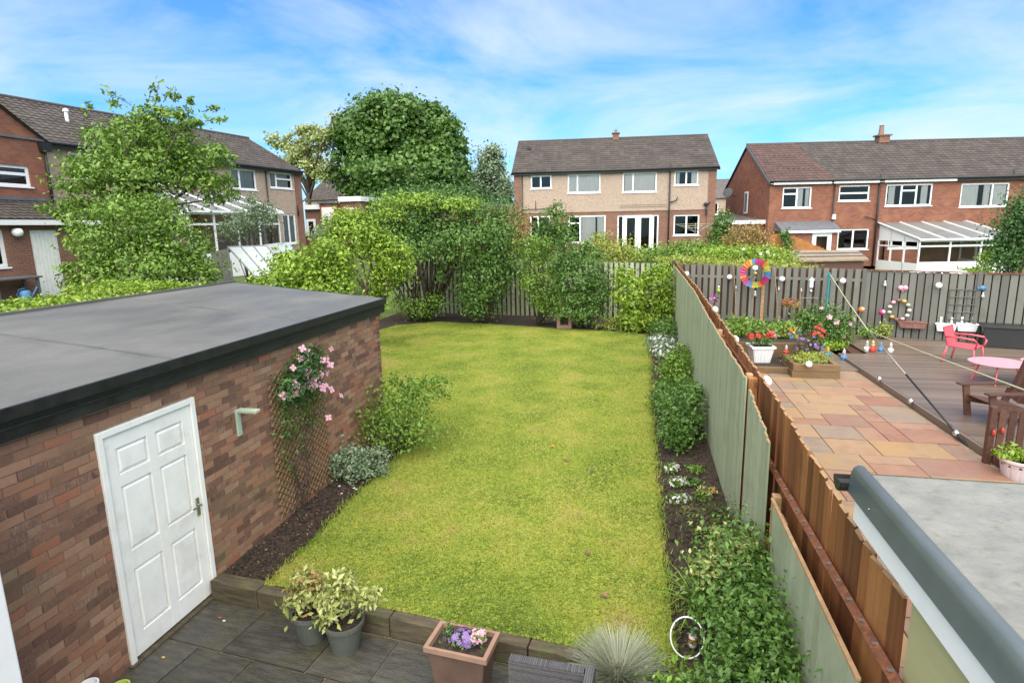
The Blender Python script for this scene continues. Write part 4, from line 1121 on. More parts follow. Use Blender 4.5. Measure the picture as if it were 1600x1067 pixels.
    b = MB(); b.lathe([(0.17, 0), (0.13, 0.55), (0.16, 0.58)], (8.4, D2, zr+0.46), 10); b.build('chimney_pot', MT['terracotta'], ch)
right_house()

# ---- conservatory on the right terrace
def conservatory(name, label, loc, rz, L, D, z0, zf, zw, nb, dwarf=0.55):
    """front at y=-D, house wall at y=0; roof falls to the front"""
    c = thing(name, label, 'conservatory', loc, rz)
    h = zf-z0
    b = MB(); b.bb(0, L, -D, -D+0.1, z0-.5, z0+dwarf); b.bb(0, 0.1, -D+.1, 0, z0-.5, z0+dwarf); b.bb(L-.1, L, -D+.1, 0, z0-.5, z0+dwarf); b.build('dwarf_wall', MT['upvc'], c)
    fw = 0.08
    b = MB()
    for i in range(nb+1):
        x = i*(L-fw)/nb; b.bb(x, x+fw, -D, -D+fw, z0+dwarf, zf)
    b.bb(0, L, -D-0.01, -D+fw, zf-0.1, zf+0.06); b.bb(fw, L-fw, -D+.005, -D+fw-.005, z0+dwarf+(h-dwarf)*0.70, z0+dwarf+(h-dwarf)*0.70+0.09); b.bb(fw, L-fw, -D+.004, -D+fw-.004, z0+dwarf, z0+dwarf+.08)
    b.build('front_frame', MT['upvc'], c)
    for i in range(nb):
        x0 = i*(L-fw)/nb+fw; x1 = (i+1)*(L-fw)/nb
        p = MB(); p.add([(x0, -D+.04, z0+dwarf), (x1, -D+.04, z0+dwarf), (x1, -D+.04, zf-.1), (x0, -D+.04, zf-.1)], [(0, 1, 2, 3)]); p.build('pane', GLASS, c)
    for x in (0.0, L-fw):
        b = MB(); ns = 3
        for i in range(ns+1):
            y = -D+i*(D-fw)/ns; b.bb(x, x+fw-.004, y+.002, y+fw, z0+dwarf-(0.55 if i == 1 else 0), zf+(zw-zf)*(i/ns))
        b.bb(x+.002, x+fw-.006, -D+fw, 0, z0+dwarf+(h-dwarf)*0.66, z0+dwarf+(h-dwarf)*0.66+.08)
        b.add([(x, -D, zf-.1), (x, 0, zf-.1), (x, 0, zw), (x, -D, zf), (x+fw-.01, -D, zf-.1), (x+fw-.01, 0, zf-.1), (x+fw-.01, 0, zw), (x+fw-.01, -D, zf)], [(3, 2, 1, 0), (4, 5, 6, 7), (0, 1, 5, 4)])
        b.build('side_frame', MT['upvc'], c)
        p = MB(); p.add([(x+.04, -D+.1, z0+dwarf), (x+.04, -.05, z0+dwarf), (x+.04, -.05, zf-.1), (x+.04, -D+.1, zf-.1)], [(0, 1, 2, 3)]); p.build('pane', GLASS, c)
    n = nb+1
    for i in range(n):
        x0 = -0.1+(L+.2)*i/n+.03; x1 = -0.1+(L+.2)*(i+1)/n-.03
        p = MB(); p.add([(x0, -D-.15, zf+.05), (x1, -D-.15, zf+.05), (x1, 0, zw), (x0, 0, zw)], [(0, 1, 2, 3)]); p.build('roof_panel', MT['poly'], c)
    for i in range(n+1):
        x = -0.1+(L+.2)*i/n; b = MB(); b.add([(x-.035, -D-.16, zf+.04), (x+.035, -D-.16, zf+.04), (x+.035, 0, zw-.01), (x-.035, 0, zw-.01), (x-.035, -D-.16, zf+.10), (x+.035, -D-.16, zf+.10), (x+.035, 0, zw+.05), (x-.035, 0, zw+.05)],
                                             [(0, 3, 2, 1), (4, 5, 6, 7), (0, 1, 5, 4), (1, 2, 6, 5), (3, 0, 4, 7)]); b.build('glazing_bar', MT['upvc'], c)
    b = MB(); b.bb(-.12, L+.12, -D-.24, -D-.15, zf-.02, zf+.07); b.build('gutter', MT['upvc'], c)
    return c
def on_house(o, a, lx, ly):
    c, s = math.cos(a), math.sin(a); return (o[0]+lx*c-ly*s, o[1]+lx*s+ly*c, 0)
p = on_house((7.43, 38.5), rad(10), 6.55, 0)
conservatory('conservatory', 'white lean-to conservatory built on the red brick terrace', p, rad(10), 4.9, 3.9, 0.75, 2.62, 3.55, 3, dwarf=0.62)

# ---- left house, with its projecting wing
def left_house():
    rng = random.Random(3)
    a = math.atan2(13.9, 2.0)
    h = thing('long_house', 'long brick and pebbledash house with brown tiled roof behind the leafy tree at left', 'house', (-21.9, 19.1, 0), a)
    # local x: away from the camera along the front, local y: into the house (to the left)
    z0, ze, zr, D = 1.6, 7.2, 9.25, 7.4
    x0, L = -9.0, 13.9
    W = [(0.6, 1.4, 5.9, 6.9), (3.6, 5.4, 5.9, 6.95), (8.6, 10.36, 5.92, 6.98), (11.37, 13.2, 6.12, 7.0)]
    G = [(12.1, 13.2, 3.0, 4.7)]
    sub = bpy.data.objects.new('main_block', None); 
    b = MB(); wall_holes(b, x0, 13.35, z0, ze, W+G); b.build('front_wall', MT['pebble'], h)
    b = MB(); b.bb(13.35, L, -0.05, 0.3, z0, ze); b.build('brick_pier', MT['bbrick'], h)
    b = MB(); b.bb(5.9, 6.4, -0.03, 0.3, z0, ze); b.build('brick_pier', MT['bbrick'], h)
    for x in (x0, L):
        b = MB(); b.add([(x, 0, z0), (x, D, z0), (x, D, ze), (x, D/2, zr-.05), (x, 0, ze)], [(0, 1, 2, 3, 4)]); b.build('gable_wall', MT['bbrick'], h)
    b = MB(); b.add([(x0, D, z0), (L, D, z0), (L, D, ze), (x0, D, ze)], [(0, 1, 2, 3)]); b.build('back_wall', MT['bbrick'], h)
    ov = 0.25; dz = ov*(zr-ze)/(D/2)
    rf = tiles('roof', (x0-.1, -ov, ze-dz+.05), (L+.1, -ov, ze-dz+.05), (L+.1, D/2, zr+.05), (x0-.1, D/2, zr+.05), 0.30, 0.30, MT['tile'], h, rng)
    b = MB(); b.add([(x0-.1, D+ov, ze-dz+.05), (L+.1, D+ov, ze-dz+.05), (L+.1, D/2, zr+.05), (x0-.1, D/2, zr+.05)], [(3, 2, 1, 0)]); b.build('roof_back', MT['tile'], h)
    b = MB(); b.tube([(x0, D/2, zr+.06), (L+.1, D/2, zr+.06)], 0.1, 8); b.build('ridge_tiles', MT['tile'], rf)
    b = MB(); b.bb(x0, L, -.24, -.2, ze-.22, ze-.03); b.build('fascia', MT['dark'], h)
    gutter(h, x0, L, -.3, ze-.06)
    b = MB(); b.lathe([(0.07, 0), (0.07, 0.45), (0.11, .46), (.11, .55), (.02, .6)], (2.2, D/2-1.6, zr-0.9), 8); b.build('flue', MT['upvc'], h)
    window(h, *W[0], vs=(.5,)); window(h, *W[1], vs=(.5,)); window(h, *W[2], vs=(.35,), curtain=[(0, 1)]); window(h, *W[3], vs=(.3,), hs=[(1, .6)], curtain=[(.1, .9)])
    window(h, *G[0], vs=(.5,), curtain=[(0.1, 1)])
    pipe(h, [(11.0, -.1, 7.0), (11.0, -.1, 2.0)]); pipe(h, [(13.3, -.15, 4.6), (13.3, -.15, 5.2)], .05)
left_house()
def left_wing():
    rng = random.Random(6)
    # facing +X: local x runs away from the camera (+Y), local y runs to -X
    h = thing('brick_wing', 'two-storey red brick wing with gable at the left edge, lean-to roof below', 'house', (-21.0, 18.0, 0), rad(90))
    z0, ze = 1.6, 7.05
    W = [(-3.2, -0.62, 5.42, 6.12)]
    b = MB(); wall_holes(b, -9, 0.1, z0, ze, W); b.add([(0.1, 0, z0), (0.1, 2.5, z0), (0.1, 2.5, ze), (.1, 0, ze)], [(0, 1, 2, 3)])
    b.add([(0.1, 0, ze), (-2.9, 0, ze+1.95), (-5.9, 0, ze)], [(0, 1, 2)])
    b.build('wall', MT['rbrick'], h)
    b = MB(); b.bb(-9, 0.12, -.06, 0.0, ze-0.02, ze+.05); b.build('string_course', MT['lead'], h)
    # gable roof over the wing
    r1 = tiles('roof', (0.25, 4.6, ze-.08), (0.25, -.12, ze-.08), (-2.9, -.12, ze+2.05), (-2.9, 4.6, ze+2.05), 0.3, 0.3, MT['tile'], h, rng)
    b = MB(); b.add([(-6.05, 4.6, ze-.08), (-6.05, -.12, ze-.08), (-2.9, -.12, ze+2.05), (-2.9, 4.6, ze+2.05)], [(0, 1, 2, 3)]); b.build('roof_slope', MT['tile'], h)
    window(h, *W[0], vs=(.2,), hs=[(0, .6), (1, .6)], fw=0.09)
    pipe(h, [(0.0, -.08, ze-.1), (0.0, -.08, 4.6)], .05)
    b = MB(); b.box((0.0, -.1, ze-.22), (.3, .2, .3), taper=1.2); b.build('rain_hopper', MT['dark'], h)
    # single-storey front part
    y = -1.7
    Dr = (-2.36, -1.42, 1.75, 3.92)
    b = MB(); wall_holes(b, -9, 0.3, z0, 4.2, [(-5.2, -3.18, 2.8, 3.95), (Dr[0], Dr[1], 1.6, Dr[3])], y=y); b.add([(0.3, y, z0), (0.3, 0, z0), (.3, 0, 4.2), (.3, y, 4.2)], [(0, 1, 2, 3)]); b.build('front_wall', MT['bbrick'], h)
    tiles('lean_to_roof', (-9, y-.25, 4.26), (0.45, y-.25, 4.26), (0.45, 0, 4.92), (-9, 0, 4.92), 0.26, 0.26, MT['tile'], h, rng)
    b = MB(); b.bb(-9, .1, -.05, -.003, 4.95, 5.06); b.build('flashing', MT['lead'], h)
    b = MB(); b.bb(-9, .45, y-.28, y-.24, 4.08, 4.24); b.build('fascia', MT['upvc'], h)
    window(h, -5.2, -3.18, 2.8, 3.95, vs=(.5,), y=y, fw=.1)
    d = MB(); d.bb(Dr[0]+.01, Dr[1]-.01, y+.04, y+.08, 1.6, Dr[3]); dr = d.build('door', MT['white'], h)
    for i in range(6):
        x = Dr[0]+.08+i*(.94-.14)/6; q = MB(); q.bb(x, x+.11, y+.02, y+.039, 1.75, Dr[3]-.1); q.build('board', MT['white'], dr, bevel=0.006)
    b = MB(); b.lathe([(.02, -.1), (.12, -.06), (.16, .05), (.12, .14), (.02, .17)], (-2.85, y-.14, 3.82), 12); b.build('wall_lamp', MT['globe'], h, smooth=True)
left_wing()
conservatory('conservatory', 'white conservatory half hidden behind the leafy tree at left', (-21.35, 22.2, 0), math.atan2(13.9, 2.0), 5.4, 2.8, 2.2, 4.6, 5.65, 4)
# bench table and blue bin by the wing's wall
q = PX(12, 440, -19.0)
t = thing('garden_table', 'dark weathered table against the brick wall at far left', 'table', (-18.9, q.y+0.0, tz(-18.9, q.y)))
b = MB(); b.box((0, 0, 0.74), (0.7, 1.5, 0.06)); b.build('table_top', MT['lead'], t, bevel=0.01)
for sx in (-1, 1):
    for sy in (-1, 1):
        b = MB(); b.box((sx*.28, sy*.62, .355), (.07, .07, .71)); b.build('leg', MT['lead'], t)
q = PX(37, 446, -18.6)
t = thing('watering_can', 'blue plastic watering can by the white door at far left', 'watering can', (-18.6, q.y, tz(-18.6, q.y)))
b = MB(); b.lathe([(.12, 0), (.16, .05), (.15, .3), (.10, .36)], (0, 0, 0), 14); b.build('body', MT['c_blue'], t, smooth=True)
b = MB(); b.tube([(0, .14, .08), (0, .34, .34), (0, .40, .42)], [.03, .02, .035], 8); b.build('spout', MT['c_blue'], t)
b = MB(); b.tube([(0, -.14, .12), (0, -.26, .25), (0, -.18, .40), (0, 0, .42)], .015, 8); b.build('handle', MT['c_blue'], t)

# ---- outbuildings beside the left house
def outbuildings():
    h = thing('garage_block', 'low flat-roofed brick outbuildings with white doors beside the left house', 'outbuilding', (0, 0, 0))
    Y = 38.0; zt = 5.6
    b = MB(); b.bb(-22.7, -21.4, Y-.3, Y+5, 1.6, zt-.45); b.build('passage_wall', MT['bbrick'], h)
    b = MB(); b.bb(-21.4, -20.1, Y-.6, Y+5, 1.6, zt-.1); b.build('wall', MT['rbrick'], h)
    b = MB(); b.bb(-20.098, -18.5, Y-.3, Y+5, 1.6, zt); b.build('end_wall', MT['bbrick'], h)
    b = MB(); b.bb(-22.7, -21.45, Y-.5, Y+5, zt-.45, zt-.15); b.build('fascia', MT['upvc'], h)
    b = MB(); b.bb(-21.5, -20.0, Y-.7, Y+5, zt-.1, zt+.05); b.build('roof', MT['lead'], h)
    b = MB(); b.bb(-20.05, -18.4, Y-.5, Y+5, zt+.002, zt+.32); b.build('fascia', MT['upvc'], h)
    b = MB(); b.bb(-21.25, -20.35, Y-.64, Y-.6, 2.1, zt-.35); b.build('door', MT['white'], h)
    window(h, -22.65, -21.95, 2.2, 4.5, y=Y-.4, sill=False, fw=.16, name='back_door')
    window(h, -19.7, -18.8, 3.7, 5.2, y=Y-.38, vs=(.5,), curtain=[(0, 1)])
outbuildings()
# ---- house between and far houses
def far_house(name, label, loc, rz, L, D, z0, ze, zr, wins, wallm='pebble', tilem='greytile'):
    rng = random.Random(int(abs(loc[0])*7))
    h = thing(name, label, 'house', loc, rz)
    b = MB(); wall_holes(b, 0, L, z0, ze, wins); b.build('wall', MT[wallm], h)
    shell(h, L, D, z0, ze, zr, 'bbrick', tilem, rng)
    for k, q in enumerate(wins): window(h, *q, vs=(.5,), curtain=[(0, 1)] if k % 2 else None)
    return h
far_house('distant_house', 'distant grey-roofed house seen in the gap between the two brick houses', (4.0, 70, 0), rad(3), 16, 8, 1.8, 6.45, 8.55, [(2.2, 4.3, 4.6, 5.9), (6.6, 8.4, 4.6, 5.9), (10, 12, 4.6, 5.9)])
far_house('distant_house', 'distant brown-roofed house glimpsed behind the pale tree at left', (-36, 60, 0), rad(-8), 16, 8, 1.8, 7.0, 9.5, [(3, 5, 5.0, 6.4), (7, 9, 5.0, 6.4), (10.3, 12, 5.0, 6.4)], tilem='tile')
# low garage between the two centre houses
t = thing('small_garage', 'low brick garage with felt roof between the two brick houses', 'garage', on_house((7.43, 38.5), rad(10), -2.6, 0.5), rad(10))
b = MB(); b.bb(0, 2.55, 0, 5, 1.2, 3.70); b.build('wall', MT['rbrick'], t)
b = MB(); b.add([(-.2, -.15, 3.86), (2.58, -.15, 3.86), (2.58, 5.1, 4.25), (-.2, 5.1, 4.25), (-.2, -.15, 3.72), (2.58, -.15, 3.72), (2.58, 5.1, 3.72), (-.2, 5.1, 3.72)], [(0, 1, 2, 3), (0, 4, 5, 1), (0, 3, 7, 4), (1, 5, 6, 2), (4, 7, 6, 5)]); b.build('roof', MT['felt'], t)
b = MB(); b.bb(-.2, 2.58, -.19, -.155, 3.62, 3.84); b.build('fascia', MT['upvc'], t)
# low garage wall left of the centre house
t = thing('boundary_wall', 'low brown brick wall with coping left of the pebbledashed house', 'wall', (-12.0, 37.5, 0), rad(5))
b = MB(); b.bb(0, 4.1, 0, .25, 1.6, 5.05); b.build('brickwork', MT['rbrick'], t)
b = MB(); b.bb(-.05, 4.1, -.05, .3, 5.052, 5.14); b.build('coping', MT['lead'], t)

# ---- sheds and roofs behind the fences
def shed_roof():
    t = thing('garden_shed', 'low shed with pale felted roof behind the grey slatted fence', 'shed', (0, 0, 0))
    a = PZ(1235, 394, 2.15); c = PZ(1352, 392, 2.15); d = PZ(1362, 406, 2.0); e = PZ(1212, 408, 2.0)
    L = lambda *q: [Vector(v) for v in q]
    Y0, Y1 = 29.0, 31.5
    pl = PY(1218, 408, Y0); pr_ = PY(1358, 405, Y0); ql = PY(1240, 391, Y1); qr = PY(1340, 391, Y1)
    z = 0.07
    b = MB(); b.add([pl, pr_, qr, ql, pl-Vector((0, 0, z)), pr_-Vector((0, 0, z)), qr-Vector((0, 0, z)), ql-Vector((0, 0, z))], [(0, 1, 2, 3), (0, 4, 5, 1), (0, 3, 7, 4), (1, 5, 6, 2), (4, 7, 6, 5)]); rf = b.build('roof', MT['sandjoint'], t)
    for f in (0.33, 0.66):
        u, v = pl.lerp(ql, f), pr_.lerp(qr, f); s = MB(); s.tube([u+Vector((0, 0, .02)), v+Vector((0, 0, .02))], .03, 4); s.build('batten', MT['lead'], rf)
    g = pl.lerp(pr_, .14); k = ql.lerp(qr, .10); s = MB(); s.tube([g+Vector((0, 0, .02)), k+Vector((0, 0, .02))], .04, 4); s.build('batten', MT['lead'], rf)
    b = MB(); b.bb(pl.x+.15, pr_.x-.15, Y0+.15, Y1-.1, tz(5, 29), pl.z-.05); b.build('wall', MT['darkwood'], t)
shed_roof()
def orange_fence():
    t = thing('timber_gate_fence', 'orange stained timber fence panel in front of the terrace porch', 'fence', (0, 0, 0))
    rng = random.Random(3)
    me = boxmesh('orange_board_mesh', MT['orange'], (.14, .02, 1))
    Y = 35.0
    for i in range(16):
        px_ = 1206+i*5.6; top = 366 if px_ < 1222 else (368+(px_-1238)*0.42 if px_ > 1238 else 370)
        if 1222 < px_ < 1238: continue
        p = PY(px_, top, Y); g = tz(p.x, Y)
        inst('board', me, t, (p.x, Y, (p.z+g)/2), (0, 0, 0), (1.35, 1, p.z-g))
orange_fence()
def greenhouse():
    # glazed lean-to greenhouse beyond the garage
    Y = 15.6
    a = PY(352, 386, Y); c = PY(428, 380, Y+.6); d = PY(418, 434, Y-1.0); e = PY(395, 432, Y-1.3)
    t = thing('greenhouse', 'small greenhouse with pale glass roof and grey posts behind the garage', 'greenhouse', (0, 0, 0))
    zr = a.z; x0 = a.x
    gz = tz(x0, Y)
    R0, R1 = Vector((a.x, Y+.1, zr)), Vector((a.x+1.05, Y+.5, zr)); E1 = PY(447, 425, Y-.5); E0 = PY(398, 432, Y-.9)
    b = MB(); b.add([R0, R1, E1, E0], [(3, 2, 1, 0)]); o = b.build('roof', MT['shedglass'], t); o.modifiers.new('s', 'SOLIDIFY').thickness = .02
    for f in (.33, .66):
        s = MB(); s.tube([R0.lerp(R1, f)+Vector((0, -.01, .02)), E0.lerp(E1, f)+Vector((0, -.01, .02))], .012, 4); s.build('glazing_bar', MT['alu'], t)
    s = MB(); s.tube([R0, E0], .025, 4); s.tube([R0, R1], .025, 4); s.tube([R1, E1], .025, 4); s.build('roof_frame', MT['alu'], t)
    for p in (R0, E0, E1, Vector((R0.x+.35, R0.y-.4, zr-.35))):
        s = MB(); s.tube([(p.x, p.y, tz(p.x, p.y)-.05), (p.x, p.y, p.z-.02)], .03, 6); s.build('post', MT['alu'], t)
    s = MB(); s.add([(R0.x-.6, R0.y, zr-.15), (R0.x, R0.y, zr-.05), (R0.x, R0.y, gz), (R0.x-.6, R0.y, gz)], [(3, 2, 1, 0)]); o = s.build('side_panel', MT['greyboard'], t); o.modifiers.new('s', 'SOLIDIFY').thickness = .03
    t = thing('cold_frame', 'pair of small pale glazed lids behind the greenhouse', 'cold frame', (0, 0, 0))
    for k in range(2):
        a = PY(412+k*20, 384, 18); b_ = PY(440+k*14, 380, 18.6); c = PY(450+k*10, 393, 17.6); d = PY(428+k*14, 397, 17.2)
        s = MB(); s.add([a, b_, c, d], [(0, 1, 2, 3)]); o = s.build('lid', MT['shedglass'], t); o.modifiers.new('s', 'SOLIDIFY').thickness = .03
        s = MB(); g = tz(a.x, 18); s.box(((a.x+c.x)/2, 17.9, (g+c.z)/2-.03), (.5, .6, c.z-g-.12)); s.build('frame_box', MT['darkwood'], t)
greenhouse()
# brick retaining wall by the left house's garden
t = thing('garden_wall', 'low dark brick garden wall below the outbuildings', 'wall', (0, 0, 0))
p0 = PY(445, 372, 33.5); p1 = PY(540, 372, 33.5)
b = MB(); b.bb(p0.x, p1.x, 33.5, 33.75, 1.5, p0.z-0.0); b.build('brickwork', MT['bbrick'], t)
b = MB(); b.bb(p0.x-.03, p1.x+.03, 33.45, 33.8, p0.z+.002, p0.z+.09); b.build('coping', MT['lead'], t)
# fence beside the next garden, right of the centre house: rotary airer
p = PZ(1085, 392, 2.0)
t = thing('rotary_airer', 'grey rotary clothes airer standing behind the fence by the pebbledashed house', 'clothes airer', (p.x*.86, p.y*.86, tz(p.x*.86, p.y*.86)))
b = MB(); b.tube([(0, 0, 0), (0, 0, 1.7)], .025, 8); b.build('pole', MT['alu'], t)
for k in range(4):
    a = k*PI/2+.4; b = MB(); b.tube([(0, 0, 1.2), (1.2*math.cos(a), 1.2*math.sin(a), 1.65)], .016, 6); b.build('arm', MT['alu'], t)
for r in (.6, .9, 1.15):
    b = MB(); b.tube([(r*math.cos(k*PI/2+.4), r*math.sin(k*PI/2+.4), 1.2+.375*r) for k in (0, 1, 2, 3, 0)], .008, 4); b.build('line', MT['rope'], t)
# white parasol tops beyond the slatted fence
pc = PY(1470, 418, 25.5)
t = thing('white_parasol', 'white parasol canopy showing above the grey slatted fence', 'parasol', (pc.x, pc.y, tz(pc.x, pc.y)))
g = pc.z-tz(pc.x, pc.y)
b = MB(); b.lathe([(1.75, g-.42), (0.9, g-.15), (0.02, g)], (0, 0, 0), 8); o = b.build('canopy', MT['upvc'], t)
b = MB(); b.tube([(0, 0, 0), (0, 0, g)], .025, 8); b.build('pole', MT['alu'], t)

# ================================================================== TREES AND SHRUBS
def mpp(p):
    """metres per photo pixel at a point"""
    v = ROT.T @ (np.array(p)-CAM); return -v[2]/FOC
def blob(Y, x, y, rx, rz, ry=None):
    p = PY(x, y, Y); k = mpp(p); return [p.x, p.y, p.z, rx*k, (ry if ry else rx*k), rz*k]
def rel(blobs, base):
    return [(b[0]-base[0], b[1]-base[1], b[2]-base[2], b[3], b[4], b[5]) for b in blobs]
def plant(kind, name, label, Y, base_px, spec, n, size, leaf, seed, zbase=None, cat='shrub', **k):
    bl = [blob(Y+(s[4] if len(s) > 4 else 0), *s[:4], *( [s[5]] if len(s) > 5 else [])) for s in spec]
    bx = PY(base_px, 400, Y); z = tz(bx.x, Y) if zbase is None else zbase
    base = (bx.x, Y, z)
    if kind == 'tree': return tree(name, label, base, max(q[2]+q[5] for q in bl)-z, rel(bl, base), n, size, leaf, seed, **k)
    return shrub(name, label, cat, base, rel(bl, base), n, size, leaf, seed, **k)

# big round tree
plant('tree', 'round_tree', 'big dark green round-crowned tree on the skyline', 52, 620,
      [(610, 200, 62, 50), (575, 230, 54, 50, -1), (650, 220, 62, 50, 1), (690, 245, 48, 48, 0), (560, 270, 46, 42), (640, 275, 76, 45, -2), (700, 285, 40, 38), (598, 172, 46, 28), (650, 178, 50, 26), (692, 208, 38, 30), (555, 205, 30, 30), (715, 245, 22, 28), (545, 225, 22, 32)],
      52000, 0.36, 'mid', 11, trunk_r=0.45, clumps=30, spread=0.16, shell=0.55, aspect=0.7)
plant('tree', 'pale_tree', 'sparse pale olive tree left of the big round tree', 50, 490,
      [(500, 215, 26, 22), (470, 235, 30, 18), (440, 222, 24, 12), (525, 200, 20, 20), (480, 205, 20, 12), (495, 262, 26, 22), (455, 255, 22, 12)], 6500, 0.27, 'pale', 12, trunk_r=0.22, clumps=26, spread=0.2, shell=0.3, limbs=26)
plant('tree', 'pale_tree', 'hazy grey-green tree between the round tree and the pebbledashed house', 62, 765,
      [(765, 260, 24, 30), (750, 290, 26, 26), (785, 295, 24, 22), (770, 238, 14, 16)], 7500, 0.32, 'grey', 13, trunk_r=0.25, clumps=30, spread=0.26, shell=0.3)
# left leafy tree and the bush at its foot
plant('tree', 'leafy_tree', 'tall spring-green leafy tree in front of the left house', 15.0, 225,
      [(230, 225, 85, 36), (165, 255, 60, 28, -.6), (300, 240, 55, 32, .5), (230, 275, 105, 36), (130, 285, 48, 24, -.5), (335, 290, 38, 34, .4), (250, 185, 50, 20), (165, 215, 36, 14), (340, 245, 30, 16), (200, 325, 90, 34), (290, 190, 34, 16), (105, 325, 34, 18, -.4), (210, 195, 30, 18)],
      19000, 0.12, 'spring', 14, trunk_r=0.13, clumps=60, spread=0.15, shell=0.25, limbs=26, aspect=0.5)
t = bpy.data.objects['leafy_tree']
def sprigs():
    rng = np.random.default_rng(5); V = []; T = []; b = MB()
    base = np.array(t.location)
    for (x, y, x2, y2) in ((240, 175, 248, 127), (225, 180, 238, 135), (205, 165, 164, 142), (270, 160, 278, 147), (315, 175, 345, 168), (320, 190, 350, 186), (290, 165, 300, 155), (190, 170, 172, 160), (130, 190, 140, 162), (255, 160, 268, 140)):
        p = np.array(PY(x, y, 15)); q = np.array(PY(x2, y2, 15)); b.tube([p-base, (p+q)/2-base+np.array([0.02, 0, .02]), q-base], [.012, .009, .004], 5)
        for f in np.linspace(.35, 1.02, 7):
            for s in range(3):
                V.append(p+(q-p)*f+rng.normal(size=3)*.05-base)
    P = np.array(V); Nn = unit(rng.normal(size=P.shape)+np.array([0, -.6, .5])); W, F, tn = leaves(P, Nn, .17, rng)
    np_mesh('top_sprigs', W, F, LF['spring'], t, tn, kind='stuff'); b.build('twig', MT['stem'], t)
sprigs()
plant('shrub', 'leafy_bush', 'bright green leafy bush at the foot of the left tree behind the garage', 12.6, 215,
      [(215, 340, 66, 46), (165, 385, 58, 44, -.4), (270, 385, 62, 50, .4), (230, 420, 100, 40), (130, 425, 36, 26, -.8), (305, 420, 38, 32, .5), (100, 350, 30, 14, -.5)], 15000, 0.10, 'spring', 15, clumps=60, spread=0.16, nst=14, r0=.03, shell=.4)
plant('shrub', 'feathery_shrub', 'greyish feathery shrub in front of the left conservatory', 19.5, 385,
      [(385, 345, 36, 28), (410, 335, 26, 22), (365, 360, 25, 20), (395, 315, 14, 14)], 3600, 0.09, 'grey', 16, clumps=34, spread=0.25, shell=.3)
# hedge along the left of the garage
def hedge():
    t = thing('clipped_hedge', 'long clipped bright green hedge running behind the garage roof', 'hedge', (-10.6, 7.0, tz(-10.6, 7)))
    rng = np.random.default_rng(17)
    n = 26000
    y = rng.uniform(1.0, 11.8, n); top = 2.52+0.10*np.sin(y*1.3)+0.05*np.sin(y*3.7)
    face = rng.uniform(0, 1, n)
    x = np.where(face < .62, rng.uniform(-11.9, -9.75, n), -9.72+rng.normal(size=n)*.06)
    z = np.where(face < .62, top+rng.normal(size=n)*.05, rng.uniform(.6, 2.5, n))
    P = np.stack([x+10.6, y-7.0, z-tz(-10.6, 7)], 1); Nn = unit(rng.normal(size=(n, 3))*.5+np.where(face[:, None] < .62, [0, 0, 1.], [1., 0, .4]))
    V, F, tn = leaves(P, Nn, .085, rng); np_mesh('foliage', V, F, LF['lime'], t, tn)
    b = MB(); b.bb(-1.2, .78, -5.9, 4.7, 0, 2.40-tz(-10.6, 7)); b.build('inner_growth', MT['stem'], t)
hedge()
# shrubs behind the far end of the garage
plant('shrub', 'laurel_bush', 'rounded yellow-green laurel bush just behind the garage roof', 12.5, 480,
      [(470, 425, 48, 38), (510, 400, 36, 28), (440, 450, 50, 26), (500, 450, 55, 34), (525, 425, 26, 40)], 9500, 0.10, 'lime', 18, zbase=.2, clumps=40, spread=.22, nst=12, r0=.03)
plant('shrub', 'tall_shrub', 'tall lime green shrub with dark trunk beside the laurel bush', 16.5, 572,
      [(555, 370, 40, 34), (590, 390, 26, 40), (530, 350, 26, 22), (595, 440, 22, 40), (560, 340, 22, 14), (620, 405, 28, 34)], 7500, 0.11, 'lime', 19, zbase=.15, clumps=40, spread=.22, nst=16, r0=.06)
plant('shrub', 'golden_shrub', 'golden-leaved shrub in front of the outbuildings', 27, 548, [(548, 338, 18, 14), (528, 345, 14, 12), (566, 345, 12, 12)], 1600, .13, 'yellowg', 20, clumps=24)
# dark growth on the left boundary beyond the garage
for k, (y, n_, lf, lab) in enumerate(((11.6, 2600, 'mid', 'dark leafy bush right behind the garage end wall'), (14.5, 3000, 'deep', 'dark green bush on the left boundary beyond the garage'), (17.8, 3000, 'mid', 'leafy bush on the left boundary near the far fence'))):
    shrub('boundary_bush', lab, 'shrub', (-9.9, y, LZ-.03), [(0, 0, .9, .6, 1.0, .8), (.0, .6, 1.5, .5, .9, .6)], n_, .10, lf, 140+k, None, 40, .22, nst=10, r0=.04)
# the mass of shrubs along the far fence
plant('shrub', 'spreading_shrub', 'large spreading shrub arching over the left part of the far fence', 22.0, 665,
      [(640, 345, 58, 38), (700, 340, 62, 36), (600, 365, 40, 36), (760, 350, 55, 34), (650, 378, 80, 30, -.4), (740, 378, 70, 34, -.5), (612, 425, 22, 34, -.5), (690, 315, 40, 18)], 24000, .12, 'mid', 21, zbase=.15, clumps=52, spread=.2, nst=26, r0=.05)
plant('shrub', 'lime_shrub', 'lime-tinted growth on top of the spreading shrub', 21.4, 640, [(620, 325, 42, 22), (670, 318, 40, 16), (560, 350, 26, 18), (720, 322, 36, 12)], 4200, .12, 'lime', 22, zbase=.15, clumps=40, spread=.24, nst=8, r0=.03)
plant('shrub', 'climbing_shrub', 'bluish-green bushy shrub hiding the middle of the far fence', 21.2, 760,
      [(755, 430, 44, 55), (785, 405, 34, 40), (745, 470, 40, 28), (770, 375, 36, 30), (690, 430, 12, 20)], 10000, .11, 'mid', 23, zbase=.15, clumps=50, spread=.2, nst=18, r0=.03)
plant('shrub', 'low_fence_shrub', 'low light green shrub at the foot of the far fence, left end', 21.6, 660, [(655, 478, 34, 18), (685, 470, 18, 14), (628, 470, 16, 12)], 2600, .09, 'spring', 24, zbase=.15, clumps=30)
